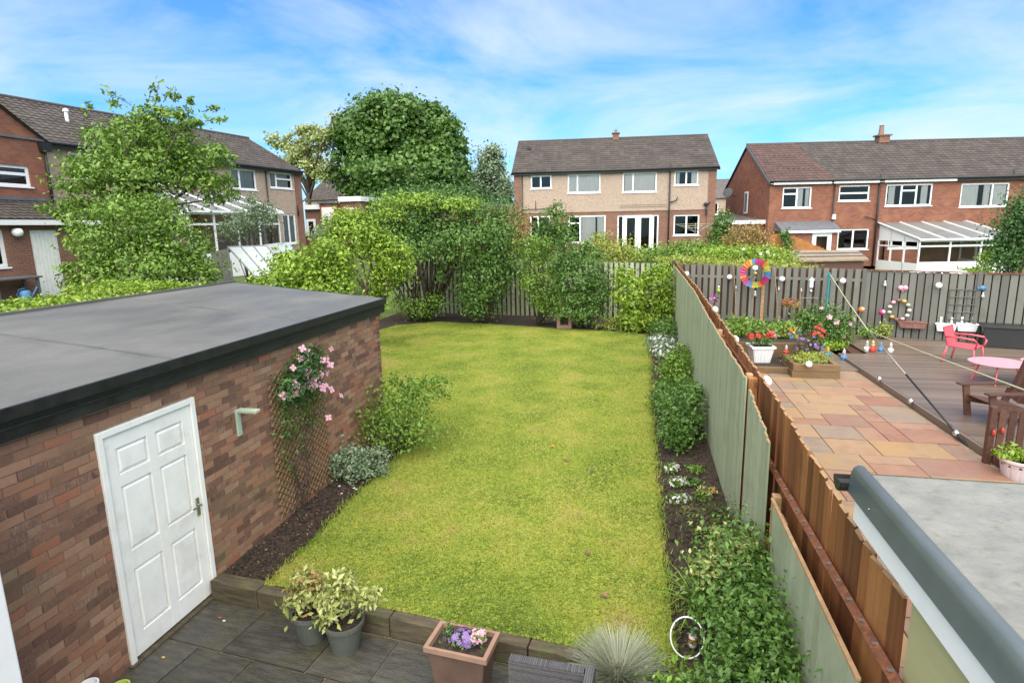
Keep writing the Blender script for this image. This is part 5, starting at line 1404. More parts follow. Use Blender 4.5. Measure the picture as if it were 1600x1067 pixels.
plant('shrub', 'mixed_shrub', 'tangled mid-green shrub in front of the far fence, centre', 21.0, 840,
      [(850, 445, 34, 40), (868, 470, 34, 28), (835, 395, 30, 28), (822, 430, 16, 18)], 6500, .10, 'spring', 25, zbase=.15, clumps=46, spread=.2, nst=16, r0=.03)
plant('shrub', 'glossy_shrub', 'dark glossy shrub with pale leaf tips right of centre at far fence', 20.6, 905,
      [(905, 430, 46, 48), (930, 450, 26, 34), (880, 400, 26, 28), (905, 480, 44, 24), (920, 395, 18, 16)], 9500, .10, 'mid', 26, zbase=.15, clumps=50, spread=.18, nst=16, r0=.03)
plant('shrub', 'upright_shrub', 'upright bronze-green shrub rising above the far fence before the white windows', 24.5, 862,
      [(866, 350, 28, 26), (850, 375, 26, 22), (880, 370, 24, 20), (868, 330, 13, 12), (840, 390, 26, 18)], 5200, .11, 'mid', 27, clumps=40, spread=.24, nst=14, r0=.03)
plant('shrub', 'rusty_shrub', 'reddish-green shrub beside the left ground-floor window of pebbledashed house', 27.5, 820, [(818, 355, 16, 26), (805, 375, 20, 18)], 1500, .12, 'bronze', 28, clumps=26)
plant('shrub', 'lime_corner_shrub', 'bright lime shrub in the far right corner of the lawn', 20.3, 1005,
      [(985, 455, 32, 30), (1025, 440, 28, 28), (1000, 490, 38, 28), (1035, 480, 22, 34), (975, 430, 14, 18), (1035, 420, 14, 12)], 7600, .11, 'lime', 29, zbase=.15, clumps=46, spread=.2, nst=16, r0=.025)
plant('shrub', 'golden_edge_shrub', 'low golden shrub at the lawn edge near the far corner', 20.6, 960, [(955, 505, 26, 9), (985, 512, 22, 9)], 1400, .07, 'yellowg', 30, zbase=.15, clumps=26)
plant('shrub', 'yellow_fern', 'yellow-green feathery shrub over the fence by the french doors', 26.5, 960, [(955, 390, 34, 20), (930, 378, 20, 16), (985, 395, 22, 14)], 3000, .12, 'yellowg', 31, clumps=34)
plant('shrub', 'garden_bed_shrub', 'broad low green planting in front of the pebbledashed house', 31.0, 1060, [(1030, 395, 40, 12), (1075, 388, 36, 12), (1110, 395, 40, 14), (1000, 400, 30, 9)], 4200, .15, 'spring', 32, clumps=40)
plant('shrub', 'ivy_bush', 'green ivy bush beside right corner of the pebbledashed house', 34.5, 1128, [(1128, 350, 16, 18), (1122, 375, 18, 20), (1140, 372, 14, 20)], 2600, .15, 'mid', 33, clumps=34)
plant('shrub', 'bronze_bush', 'bronze and green bush in front of the low brick garage', 31.5, 1168, [(1165, 365, 26, 16), (1185, 378, 24, 14), (1150, 385, 22, 16)], 2600, .13, 'bronze', 34, clumps=34)
plant('shrub', 'rose_bush', 'pale green bush with white blooms behind the slatted fence', 28.5, 1180, [(1170, 398, 46, 14), (1215, 398, 30, 12), (1130, 400, 36, 12)], 4200, .12, 'lime', 35, clumps=40, flowers=[('c_whitep', 14, .12)])
plant('shrub', 'long_grass_bank', 'bank of yellowish grass along the top of the slatted fence', 24.5, 1180, [(1120, 410, 50, 7), (1180, 412, 50, 7), (1230, 416, 40, 6), (1060, 405, 40, 7)], 4200, .10, 'yellowg', 36, clumps=40)
plant('shrub', 'dark_evergreen', 'dark evergreen bush at the right edge beside the conservatory', 27.0, 1590, [(1585, 365, 30, 45), (1610, 350, 36, 50), (1570, 400, 26, 24), (1600, 330, 20, 18)], 7500, .13, 'deep', 37, clumps=46, r0=.05)
plant('shrub', 'lime_conservatory_shrub', 'small lime shrub at the right corner of the white conservatory', 30.0, 1548, [(1548, 400, 14, 12), (1538, 412, 14, 9), (1520, 424, 26, 6)], 1500, .11, 'lime', 38, clumps=26)
plant('shrub', 'porch_climber', 'green climber growing on the orange timber fence', 34.6, 1230, [(1230, 378, 9, 13), (1226, 366, 8, 7)], 700, .12, 'mid', 39, clumps=20)
plant('shrub', 'tall_gap_bush', 'dark hedge below the round tree behind the spreading shrub', 40.0, 660, [(600, 318, 40, 22), (660, 315, 50, 22), (720, 312, 50, 24), (775, 318, 30, 16)], 5200, .22, 'deep', 40, clumps=40)
plant('shrub', 'back_shrub', 'grey-green shrub before the outbuilding door', 28.5, 520, [(520, 352, 16, 14), (505, 365, 20, 12)], 1500, .12, 'grey', 41, clumps=26)

# ---------------- planting beside the garage
def pshrub(name, label, x, y, z, blobs, n, size, leaf, seed, **k):
    return shrub(name, label, k.pop('cat', 'shrub'), (x, y, z), blobs, n, size, leaf, seed, **k)
p = PZ(640, 705, LZ)
pshrub('arching_shrub', 'airy arching green shrub at the far corner of the garage', p.x-.15, p.y, LZ-.03, [(0, 0, .75, .62, .55, .5), (.35, .2, .95, .45, .4, .3), (-.35, -.1, .5, .45, .4, .35), (.15, -.1, .35, .6, .5, .3), (.62, .3, 1.12, .3, .3, .12), (-.2, .25, 1.05, .3, .3, .2)], 3600, .062, 'spring', 50, clumps=34, spread=.24, nst=24, r0=.008, shell=.25)
p = PZ(560, 745, LZ)
pshrub('silver_shrub', 'low rounded silvery green shrub against the brick wall by the trellis', p.x, p.y, LZ-.03, [(-.12, 0, .24, .36, .34, .27), (.16, .08, .22, .3, .3, .22)], 3200, .05, 'grey', 51, clumps=44, spread=.2, nst=14, r0=.006)
# low greenery tucked at the wall
p = PZ(590, 620, LZ)
pshrub('wall_shrub', 'dark leafy shrub filling the bed behind the silvery shrub', p.x-.1, 8.6, LZ-.03, [(0, 0, .35, .4, .5, .35), (.2, .6, .3, .4, .4, .3)], 2200, .06, 'mid', 52, clumps=34, nst=12, r0=.008)

# trellis with clematis
tp = thing('trellis', 'fan of brown expanding trellis fixed to the garage brick wall', 'trellis', (GX, 6.0, 0))
def build_trellis():
    x = 0.02
    # slats between y=6.0..7.35 (local 0..1.3), diagonal both ways, within z 0.22..2.05
    ya, yb, za, zb = 0.0, 1.25, 0.22, 2.08
    for s in (1, -1):
        k = -2.2
        while k < 2.6:
            pts = []
            # line z = za + (y-ya-k)*s*1.35 (+ height offset)
            c = za + (0 if s > 0 else (zb-za))
            ys = np.linspace(ya, yb, 60); zs = c + s*(ys-ya-k)*0.8 if s > 0 else c - (ys-ya-k)*0.8 - 0.8
            ok = (zs >= za) & (zs <= zb)
            if ok.sum() > 6:
                yy = ys[ok]; zz = zs[ok]
                b = MB(); xx = x if s > 0 else x+.009
                b.tube([(xx, yy[0], zz[0]), (xx, yy[-1], zz[-1])], .0085, 4); b.build('slat', MT['trellis'], tp)
            k += 0.115
build_trellis()
cl = thing('clematis', 'pink flowering clematis climbing the trellis under the garage roof edge', 'plant', (GX+.05, 6.6, LZ))
def build_clematis():
    c = PX(470, 590, GX+.08); cz = c.z-LZ; cy = c.y-6.6
    bl = [(0.08, cy-.02, cz, .12, .42, .26), (.09, cy+.2, cz+.22, .12, .35, .14), (.08, cy-.30, cz-.08, .10, .25, .22), (.06, cy+.05, cz-.5, .06, .45, .35), (.05, cy-.4, cz-.6, .05, .2, .5)]
    crown('foliage', bl[:3], 1900, .055, LF['deep'], cl, 60, clumps=30, spread=.28, shell=.3)
    crown('sparse_foliage', bl[3:], 420, .05, LF['mid'], cl, 61, clumps=24, spread=.3, shell=.2)
    rng = np.random.default_rng(62)
    for i in range(34):
        V = []; F = []
        px_, py_ = [(470, 550), (482, 562), (490, 575), (478, 590), (500, 560), (440, 590), (460, 605), (485, 600), (462, 560), (505, 590), (470, 575)][i % 11]
        q = PX(px_+8+rng.normal()*9, py_+6+rng.normal()*8, GX+.16); cc = np.array([.11+rng.uniform(-.03, .05), q.y-6.6, q.z-LZ]); d = np.array([1., -.6, .5])+rng.normal(size=3)*.35; d /= np.linalg.norm(d)
        if i >= 30:
            q = PX(*[(437, 618), (508, 652), (528, 618), (512, 545)][i-30], GX+.1); cc = np.array([.1, q.y-6.6, q.z-LZ])
        a = np.cross(d, [.2, .3, .9]); a /= np.linalg.norm(a); e = np.cross(d, a); s = .085*rng.uniform(.8, 1.25)
        for k in range(4):
            th = k*PI/2+i; u = a*math.cos(th)+e*math.sin(th); v = np.cross(d, u); j = len(V)
            V += [cc, cc+u*s*.35+v*s*.26+d*s*.08, cc+u*s*.62+d*s*.02, cc+u*s*.35-v*s*.26+d*s*.08]; F += [(j, j+1, j+2), (j, j+2, j+3)]
        np_mesh('flower', np.array(V), np.array(F), MT['c_pinkp'], cl)
    b = MB(); rg = random.Random(3)
    for i in range(7):
        e = rg.choice(bl); b.tube([(0.0, rg.uniform(-.4, .1), 0), (.03, rg.uniform(-.4, .3), .6), (.04, rg.uniform(-.3, .3), 1.1), (e[0]*.5, e[1], e[2])], [.01, .008, .006, .004], 5)
    b.build('stem', MT['stem'], cl)
build_clematis()
for k, (x, y) in enumerate(((530, 757), (553, 760), (534, 768), (556, 762))):
    q = PZ(x, y, LZ+.01); b = MB(); b.lathe([(.022, 0), (.014, .008), (.003, .01)], (0, 0, 0), 7); o = b.build('fallen_petal', MT['c_whitep']); o.location = (q.x, q.y, LZ-.012); tag(o, ('fallen white petal on the soil below silvery shrub, farthest left', 'fallen white petal on the soil, upper one of the right pair', 'fallen white petal on the soil, nearest the camera', 'fallen white petal on the soil below silvery shrub, farthest right')[k], 'petal', 'petals on the soil')

# ---------------- planting along the green fence
pshrub('fence_shrub', 'leafy light green shrub growing half way along the green fence', .88, 13.2, LZ-.03, [(-.05, -.2, .40, .42, .6, .42), (.05, 1.2, .3, .34, .6, .3), (-.08, -1.2, .32, .36, .45, .3), (.1, .5, .6, .2, .4, .3)], 3900, .075, 'spring', 70, clumps=34, spread=.2, nst=18, r0=.012)
pshrub('fence_shrub', 'dark green bushy shrub against the green fence below the lighter one', .78, 9.75, LZ-.03, [(-.05, 0, .42, .38, .5, .42), (.08, 0.75, .5, .3, .4, .34), (-.1, -.5, .25, .3, .3, .24), (.1, .3, .8, .2, .3, .18)], 4000, .065, 'mid', 71, clumps=34, spread=.2, nst=18, r0=.012)
pshrub('feathery_plant', 'loose green plant between the two shrubs along the green fence', .62, 11.3, LZ-.03, [(0, 0, .3, .36, .6, .3)], 1800, .06, 'mid', 72, clumps=34)
pshrub('white_ground_cover', 'low grey-green ground cover with white flowers by the far end of green fence', .72, 16.6, LZ-.03, [(0, 0, .16, .42, .8, .16), (0, 1.3, .16, .4, .7, .15)], 2600, .07, 'grey', 73, clumps=40, flowers=[('c_whitep', 130, .07)], cat='plant')
pshrub('corner_shrub', 'mid-green shrub in the bed below the lime corner shrub', .75, 18.9, LZ-.03, [(0, 0, .3, .4, .6, .3)], 1800, .08, 'mid', 74, clumps=34)
for k, (x, y, n, lab) in enumerate(((1048, 735, 24, 'small white-flowered plant at lawn edge, farthest of the three'), (1056, 757, 34, 'white-flowered plant at lawn edge, middle one of three'), (1062, 785, 46, 'largest clump of white flowers at the lawn edge beside bare soil'))):
    q = PZ(x, y, LZ)
    pshrub('white_flower_clump', lab, q.x, q.y, LZ-.03, [(0, 0, .07, .12+.02*k, .13, .06), (.06, .1, .05, .08, .09, .05)], 340, .035, 'spring', 75+k, clumps=14, nst=4, r0=.004, flowers=[('c_whitep', n, .036)], cat='plant', group='white bedding flowers')
bed = [(1085, 735, 'seedling nearest the dark shrub in the bare soil'), (1083, 757, 'small green plant left in bare soil patch'), (1107, 770, 'green plant with orange bloom in the bare soil'), (1097, 780, 'small green rosette near the centre of the bare soil'), (1112, 793, 'pale variegated rosette beside wispy heather'), (1080, 800, 'orange-flowered plant at the lawn side of the bare soil')]
for k, (x, y, lab) in enumerate(bed):
    q = PZ(x, y, LZ)
    pshrub('bedding_plant', lab, q.x, q.y, LZ-.03, [(0, 0, .06, .11, .11, .055)], 190, .045, ('spring', 'mid', 'varieg')[k % 3], 80+k, clumps=12, nst=3, r0=.004, flowers=[('c_orange_p', 3, .05)] if k in (2, 5) else None, cat='plant', group='bedding plants in the bare soil')
q = PZ(1100, 835, LZ)
pshrub('heather_clump', 'wispy brown-green heather sprawling beside the green fence', q.x-.05, q.y, LZ-.03, [(0, 0, .18, .40, .34, .18), (.15, .2, .22, .3, .3, .15)], 2600, .045, 'heather', 90, clumps=30, spread=.4, nst=26, r0=.005, aspect=.2)
q = PZ(1098, 885, LZ)
pshrub('red_flower_plant', 'small plant with red flowers at the edge of the big green bush', q.x, q.y, LZ-.03, [(0, 0, .08, .12, .12, .07)], 260, .045, 'mid', 91, clumps=12, nst=3, r0=.004, flowers=[('c_red', 12, .05)], cat='plant')
pshrub('big_green_bush', 'large dense light-leaved bush against the near part of green fence', .92, 5.1, LZ-.03, [(.02, .15, .5, .30, .42, .36), (-.08, -.25, .42, .34, .45, .38), (.08, .45, .36, .22, .25, .28), (.05, -.7, .42, .34, .45, .38)], 9000, .052, 'mid', 92, clumps=60, nst=20, r0=.012)
pshrub('pale_leaf_sprays', 'pale yellowish leaf sprays on top of the large dense bush', .82, 5.05, LZ-.03, [(.0, .2, .72, .26, .32, .14), (-.1, -.2, .62, .25, .3, .16)], 700, .05, 'varieg', 93, clumps=30, nst=8, r0=.006)
pshrub('dark_ivy_bush', 'dark green trailing bush at the bottom of the green fence', .82, 3.75, .05, [(.05, .2, .50, .34, .4, .42), (-.15, -.2, .42, .36, .45, .38), (.1, -.7, .45, .36, .4, .4)], 8500, .048, 'mid', 94, clumps=60, nst=18, r0=.01)
pshrub('purple_geranium', 'low green cranesbill with lilac flowers at the bottom of the bed', .42, 3.95, .02, [(0, 0, .22, .32, .28, .2), (.15, -.2, .25, .3, .26, .2)], 2200, .06, 'spring', 95, clumps=34, nst=10, r0=.005, flowers=[('c_purple', 8, .055)], cat='plant')
q = PZ(1090, 950, LZ)
strap_plant('strap_leaf_clump', 'clump of long arching strap leaves beside the white ring', (q.x+.02, q.y, LZ-.03), 60, .52, .022, 'lime', 96, arch=1.0)
q = PZ(966, 1056, 0.12)
strap_plant('blue_fescue', 'tuft of fine silvery grass at the end of the lawn edging', (q.x, q.y-.02, 0.0), 2600, .44, .0032, 'fescue', 97, arch=.75)
# white ring on a stake with a small bottle
q = PZ(1073, 1000, LZ+.1)
t = thing('ring_ornament', 'white ring-shaped ornament on a stake in the flower bed', 'ornament', (q.x, q.y-.03, LZ-.02))
b = MB(); n = 36; b.tube([(.135*math.cos(2*PI*k/n), .06*math.sin(2*PI*k/n)*1.0, .17+.15*math.sin(2*PI*k/n)) for k in range(n+1)], .007, 8, cap=False); b.build('ring', MT['potwhite'], t, smooth=True)
b = MB(); b.tube([(.10, -.03, .05), (.16, -.05, -.02)], .012, 8); b.build('stake', MT['dark'], t)
q = PZ(1082, 1008, LZ)
t = thing('plastic_bottle', 'small white and red bottle lying inside the white ring', 'bottle', (q.x, q.y-.01, LZ), .4)
b = MB(); b.lathe([(.033, 0), (.035, .02), (.035, .10), (.016, .125), (.016, .14)], (0, 0, 0), 12); o = b.build('body', MT['potpink'], t, smooth=True)
b = MB(); b.lathe([(.018, .14), (.018, .165)], (0, 0, 0), 10); b.build('cap', MT['lead'], t)
b = MB(); b.lathe([(.036, .055), (.036, .085)], (0, 0, 0), 12); b.build('label_band', MT['c_red'], t)
# leaves and litter on the lawn
for k, (x, y) in enumerate(((864, 697), (918, 863), (944, 930), (925, 735), (885, 718))):
    q = PZ(x, y, LZ+.03); b = MB(); b.add([(-.05, -.02, 0), (.0, -.03, .012), (.05, 0, .0), (.0, .03, .014)], [(0, 1, 2, 3)]); o = b.build('fallen_leaf', MT['c_orange_p'] if k < 1 else MT['rust'])
    o.location = (q.x, q.y, LZ+.028); o.rotation_euler = (0, 0, k*1.3); o.modifiers.new('s', 'SOLIDIFY').thickness = .002
    tag(o, ['fallen orange leaf in the middle of the lawn', 'brown fallen leaf near the bottom right of lawn', 'brown fallen leaf lowest on the lawn', 'brown fallen leaf right of the orange one', 'brown fallen leaf just below the orange one'][k], 'leaf', 'fallen leaves on the lawn')

# ---------------- patio pots
def potted(name, label, x, y, r, h, mat, blobs, n, leafsize, leaf, seed, cat='potted plant', z=0.0, extra=None):
    t = thing(name, label, cat, (x, y, z))
    b = MB(); b.lathe([(r*.72, 0), (r*.95, h*.85), (r*1.06, h*.88), (r*1.06, h), (r*.93, h), (r*.88, h*.82)], (0, 0, 0), 28); b.build('pot', MT[mat], t, smooth=False)
    b = MB(); b.lathe([(r*.90, h*.80), (r*.90, h*.86)], (0, 0, 0), 20); b.build('soil', MT['soil'], t)
    bl = [(q[0], q[1], q[2]+h, q[3], q[4], q[5]) for q in blobs]
    cs = crown('foliage', bl, n, leafsize, LF[leaf], t, seed, clumps=26, spread=.28, shell=.2)
    rg = random.Random(seed); stems('stem', (0, 0, h*.8), [cs[rg.randrange(len(cs))] for _ in range(10)], .006, MT['stem'], t, rg)
    if extra: crown('tinted_leaves', [(q[0], q[1], q[2]+h, q[3], q[4], q[5]) for q in extra[0]], extra[1], leafsize, LF[extra[2]], t, seed+3, clumps=16, spread=.3, shell=.2)
    return t
q = PZ(537, 968, .28)
potted('potted_shrub', 'cream variegated shrub in a round grey pot, right one of two on the patio', q.x, q.y, .175, .28, 'pot_grey', [(-.04, 0, .20, .20, .18, .16), (.22, .05, .22, .16, .12, .09), (.0, .08, .36, .12, .1, .10), (-.12, -.1, .06, .12, .08, .08)], 760, .062, 'varieg', 100)
q = PZ(480, 958, .28)
potted('potted_shrub', 'variegated shrub with bronze tips in a round grey pot nearest the garage', q.x-.0, q.y+.05, .17, .28, 'pot_grey', [(0, 0, .14, .22, .18, .14), (-.05, .08, .30, .14, .12, .12)], 560, .062, 'varieg', 101, extra=([(-.06, 0, .22, .14, .13, .12), (.06, .04, .30, .08, .08, .08)], 200, 'bronze'))
def rect_planter():
    z = .42
    c = [PZ(x, y, z) for x, y in ((682, 968), (777, 985), (765, 1033), (667, 1010))]
    cx = sum((v.x for v in c))/4; cy = sum((v.y for v in c))/4
    ux = ((c[1]-c[0])+(c[2]-c[3]))/2; w_ = ux.length; a = math.atan2(ux.y, ux.x); uy = ((c[0]-c[3])+(c[1]-c[2]))/2; d = uy.length
    t = thing('rectangular_planter', 'terracotta square-rimmed planter with purple and pink flowers on the patio', 'planter', (cx, cy, 0), a)
    w, dd = w_/2, d/2
    def ring(s, zz): return [(-w*s, -dd*s, zz), (w*s, -dd*s, zz), (w*s, dd*s, zz), (-w*s, dd*s, zz)]
    b = MB(); vs = ring(.74, 0)+ring(.90, z-.06)+ring(.90, z-.06); b.add(ring(.74, 0)+ring(.90, z-.045), [(3, 2, 1, 0), (0, 1, 5, 4), (1, 2, 6, 5), (2, 3, 7, 6), (3, 0, 4, 7)]); b.build('body', MT['terracotta_shaded'], t, bevel=.01)
    b = MB(); b.add(ring(1, z-.05)+ring(1, z)+ring(.86, z)+ring(.84, z-.05), [(0, 1, 5, 4), (1, 2, 6, 5), (2, 3, 7, 6), (3, 0, 4, 7), (4, 5, 9, 8), (5, 6, 10, 9), (6, 7, 11, 10), (7, 4, 8, 11), (8, 9, 13, 12), (9, 10, 14, 13), (10, 11, 15, 14), (11, 8, 12, 15), (0, 12, 13, 1), (1, 13, 14, 2), (2, 14, 15, 3), (3, 15, 12, 0)]); b.build('rim', MT['terracotta'], t, bevel=.004)
    b = MB(); b.add(ring(.85, z-.05), [(0, 1, 2, 3)]); b.build('soil', MT['soil'], t)
    bl = [(0, 0.02, z, w*.5, dd*.5, .05), (w*.45, .05, z+.01, w*.25, dd*.4, .06), (-w*.5, .08, z, w*.2, dd*.3, .04)]
    crown('foliage', bl, 420, .035, LF['mid'], t, 102, clumps=20)
    blossom('purple_flowers', bl[:1], 60, .042, MT['c_purple'], t, 103); blossom('pink_flowers', bl[1:2], 26, .045, MT['c_pinkp'], t, 104)
rect_planter()
def rattan_sofa():
    zt = .72
    a = PZ(798, 1020, zt); c = PZ(915, 1040, zt); e = PZ(932, 1030, zt)
    an = math.atan2(c.y-a.y, c.x-a.x); L = (c-a).length
    t = thing('rattan_sofa', 'dark grey woven rattan seat back at the bottom edge of the patio', 'seat', (a.x, a.y, 0), an)
    me = []
    def weave(name, x0, x1, y0, y1, z0, z1):
        # woven strips: alternating proud bars over a core
        b = MB(); b.bb(x0+.006, x1-.006, y0+.006, y1-.006, z0, z1-.006)
        n = int((z1-z0)/.014)
        for i in range(n):
            z = z0+i*.014+.007; b.box(((x0+x1)/2, y0+.004, z), (x1-x0, .008, .0095)); b.box(((x0+x1)/2, y1-.004, z), (x1-x0, .008, .0095))
        k = int((x1-x0)/.016)
        for i in range(k):
            b.box((x0+.008+i*.016, (y0+y1)/2, z1-.004), (.011, y1-y0, .008))
        b.build(name, MT['rattan'], t)
    weave('backrest', 0, L, -.07, 0.0, .12, zt)
    weave('arm', L+.002, L+.07, -.75, .02, .05, zt+.0)
    weave('seat', 0.0, L, -.72, -.072, .12, .36)
rattan_sofa()
for k, (x, y, m, lab) in enumerate(((343, 964, 'c_red', 'red petal on the patio near the white door'), (350, 969, 'c_whitep', 'white petal beside the red one on the patio'), (255, 1026, 'c_yellow', 'tiny yellow leaf on the patio below the door'))):
    q = PZ(x, y, .004); b = MB(); b.lathe([(.012, 0), (.009, .004), (.002, .006)], (0, 0, 0), 7, sx=1.6); o = b.build('fallen_petal', MT[m]); o.location = (q.x, q.y, .003); tag(o, lab, 'petal')
# rims of small pots at the lower edge
for (x, y, m, lab) in ((138, 1066, 'potwhite', 'pale rim of a small pot at the bottom left edge by garage'), (187, 1069, 'c_lime', 'lime green rim of a small pot at bottom left edge by the door')):
    q = PZ(x, y+2, .22); b = MB(); b.lathe([(.05, 0), (.065, .2), (.072, .2), (.072, .22), (.06, .22), (.05, .12)], (0, 0, 0), 18)
    o = b.build('small_pot', MT[m]); o.location = (q.x, q.y, 0); tag(o, lab, 'pot')

# ================================================================== NEIGHBOUR'S GARDEN THINGS
FA = math.atan2(-0.335, 1)          # direction of the slatted fence
def on_fence(x, y, off=0.06):
    """point on the camera side of the slatted fence behind pixel x,y"""
    d = ray(x, y); k = (22.6+1.2*0.335-off)/(d[1]+0.335*d[0]); return Vector(CAM+d*k)
# raised bed made of sleepers
rb = thing('raised_bed', 'raised flower bed of brown timber sleepers beside the stone patio', 'planter', (0, 0, 0))
def raised():
    A = PZ(1222, 580, 0); B = PZ(1315, 595, 0)
    x0, x1, y0, y1 = 2.92+.75, 4.74, 15.05, 16.25
    for k, z in enumerate((.0, .175)):
        j = .02 if k else 0
        b = MB(); b.bb(x0+j, x1, y0, y0+.12, z, z+.172); b.build('sleeper', MT['newsleeper'], rb, bevel=.01)
        b = MB(); b.bb(x1-.12, x1, y0+.122, y1, z, z+.17); b.build('sleeper', MT['newsleeper'], rb, bevel=.01)
        b = MB(); b.bb(x0+j, x0+.12, y0+.122, y1, z, z+.17); b.build('sleeper', MT['newsleeper'], rb, bevel=.01)
    b = MB(); b.bb(BX+.06, x0-.002, y0+.35, y0+.47, .0, .16); b.build('sleeper', MT['newsleeper'], rb, bevel=.01)
    b = MB(); b.bb(BX+.06, 4.74, 17.3, 17.42, 0, .42); b.build('back_sleeper', MT['newsleeper'], rb, bevel=.01)
    b = MB(); b.bb(x0+.12, x1-.12, y0+.12, y1, .1, .30); b.build('soil', MT['soil'], rb)
    b = MB(); b.bb(BX+.06, x0, y0+.47, 17.3, .0, .12); b.build('gravel', MT['soil'], rb)
    b = MB(); b.bb(BX+.06, 4.74, 17.42, far_y(3)-.4, 0, .38); b.build('back_soil', MT['soil'], rb)
raised()
pshrub('bed_sedum', 'low yellow-green planting filling the raised bed', 4.15, 15.65, .30, [(0, 0, .06, .42, .42, .08), (.2, .2, .10, .28, .3, .1)], 1900, .06, 'yellowg', 110, clumps=40, nst=6, r0=.005, cat='plant')
pshrub('bed_purple_plant', 'purple-flowered plant at the back of the raised bed', 4.35, 16.45, .05, [(0, 0, .42, .34, .3, .3)], 800, .07, 'heather', 111, clumps=26, cat='plant', flowers=[('c_purple', 22, .09)])
pshrub('bed_red_plant', 'plant with large red flower heads behind the raised bed', 4.65, 16.75, .0, [(0, 0, .7, .18, .18, .30)], 420, .07, 'mid', 112, clumps=20, cat='plant', flowers=[('c_red', 34, .11)])
pshrub('back_border_plants', 'mixed green border plants at the foot of the slatted fence behind pots', 2.9, 18.6, .38, [(-.8, 0, .18, .5, .5, .2), (.2, .1, .22, .6, .6, .25), (1.2, 0, .2, .5, .5, .25)], 4200, .09, 'spring', 113, clumps=50, cat='plant', flowers=[('c_whitep', 16, .07)])
strap_plant('border_grass', 'upright green strap leaves in the border below the colourful wind spinner', (3.0, 19.4, .38), 70, .62, .03, 'lime', 114, arch=.5)
pshrub('rhododendron', 'rounded green bush with pink blooms in front of the slatted fence', 5.55, 19.6, .0, [(0, 0, .7, .62, .5, .5), (.45, -.1, .55, .45, .4, .42), (-.5, .1, .75, .3, .3, .25), (.1, -.3, .3, .6, .4, .3)], 5200, .085, 'mid', 115, clumps=46, r0=.02, flowers=[('c_pinkp', 9, .15)])
pshrub('red_stem_plant', 'reddish shrub against the slatted fence beside the green post', 4.75, 20.35, .0, [(0, 0, 1.15, .28, .2, .22)], 300, .08, 'bronze', 116, clumps=18, r0=.01, flowers=[('c_red', 10, .07)])
pshrub('deck_edge_greens', 'low grassy greens between the rhododendron and the deck', 5.5, 18.8, .0, [(0, 0, .12, .5, .35, .12)], 900, .07, 'lime', 117, clumps=26, cat='plant')
# square white pot with red flowers
def square_pot():
    c = PZ(1187, 565, .12)
    t = thing('white_flower_pot', 'square white ribbed pot of red flowers beside the brown fence', 'flower pot', (c.x, c.y, .12), .12)
    def ring(w, z): return [(-w, -w, z), (w, -w, z), (w, w, z), (-w, w, z)]
    b = MB(); b.add(ring(.20, 0)+ring(.27, .40), [(3, 2, 1, 0), (0, 1, 5, 4), (1, 2, 6, 5), (2, 3, 7, 6), (3, 0, 4, 7)])
    b.build('body', MT['potwhite'], t, bevel=.02)
    for k in range(6):
        x = -.19+k*.076; r = MB(); r.tube([(x*.86, -.208, .02), (x*1.18, -.272, .38)], .010, 6); r.build('rib', MT['potwhite'], t)
    b = MB(); b.add(ring(.30, .40)+ring(.30, .45)+ring(.25, .45)+ring(.25, .40), [(0, 1, 5, 4), (1, 2, 6, 5), (2, 3, 7, 6), (3, 0, 4, 7), (4, 5, 9, 8), (5, 6, 10, 9), (6, 7, 11, 10), (7, 4, 8, 11), (0, 12, 13, 1), (1, 13, 14, 2), (2, 14, 15, 3), (3, 15, 12, 0)]); b.build('rim', MT['potwhite'], t)
    b = MB(); b.add(ring(.25, .41), [(0, 1, 2, 3)]); b.build('soil', MT['soil'], t)
    bl = [(-.12, 0, .58, .24, .2, .14), (.14, 0, .58, .2, .2, .14)]
    crown('foliage', bl, 500, .06, LF['mid'], t, 118, clumps=20)
    blossom('flowers', [(-.18, 0, .68, .2, .16, .08), (.22, 0, .68, .08, .1, .12)], 44, .11, MT['c_red'], t, 119)
square_pot()
# figurines
def figurine(label, x, y, z, s, cols, seed, name='figurine'):
    q = PZ(x, y, z); s *= .66; t = thing(name, label, 'ornament', (q.x, q.y, z))
    b = MB(); b.lathe([(.07*s, 0), (.085*s, .03*s), (.07*s, .13*s), (.035*s, .18*s)], (0, 0, 0), 12); b.build('body', MT[cols[0]], t, smooth=True)
    b = MB(); b.ball((0, 0, .225*s), .055*s, 12, 8); b.build('head', MT[cols[1]], t, smooth=True)
    b = MB(); b.lathe([(.06*s, .25*s), (.035*s, .31*s), (.004*s, .38*s)], (0, 0, 0), 10); b.build('hat', MT[cols[2]], t, smooth=True)
    for sx in (-1, 1):
        b = MB(); b.tube([(sx*.055*s, 0, .15*s), (sx*.09*s, -.03*s, .10*s), (sx*.05*s, -.075*s, .08*s)], [.022*s, .02*s, .016*s], 8); b.build('arm', MT[cols[0]], t, smooth=True)
    return t
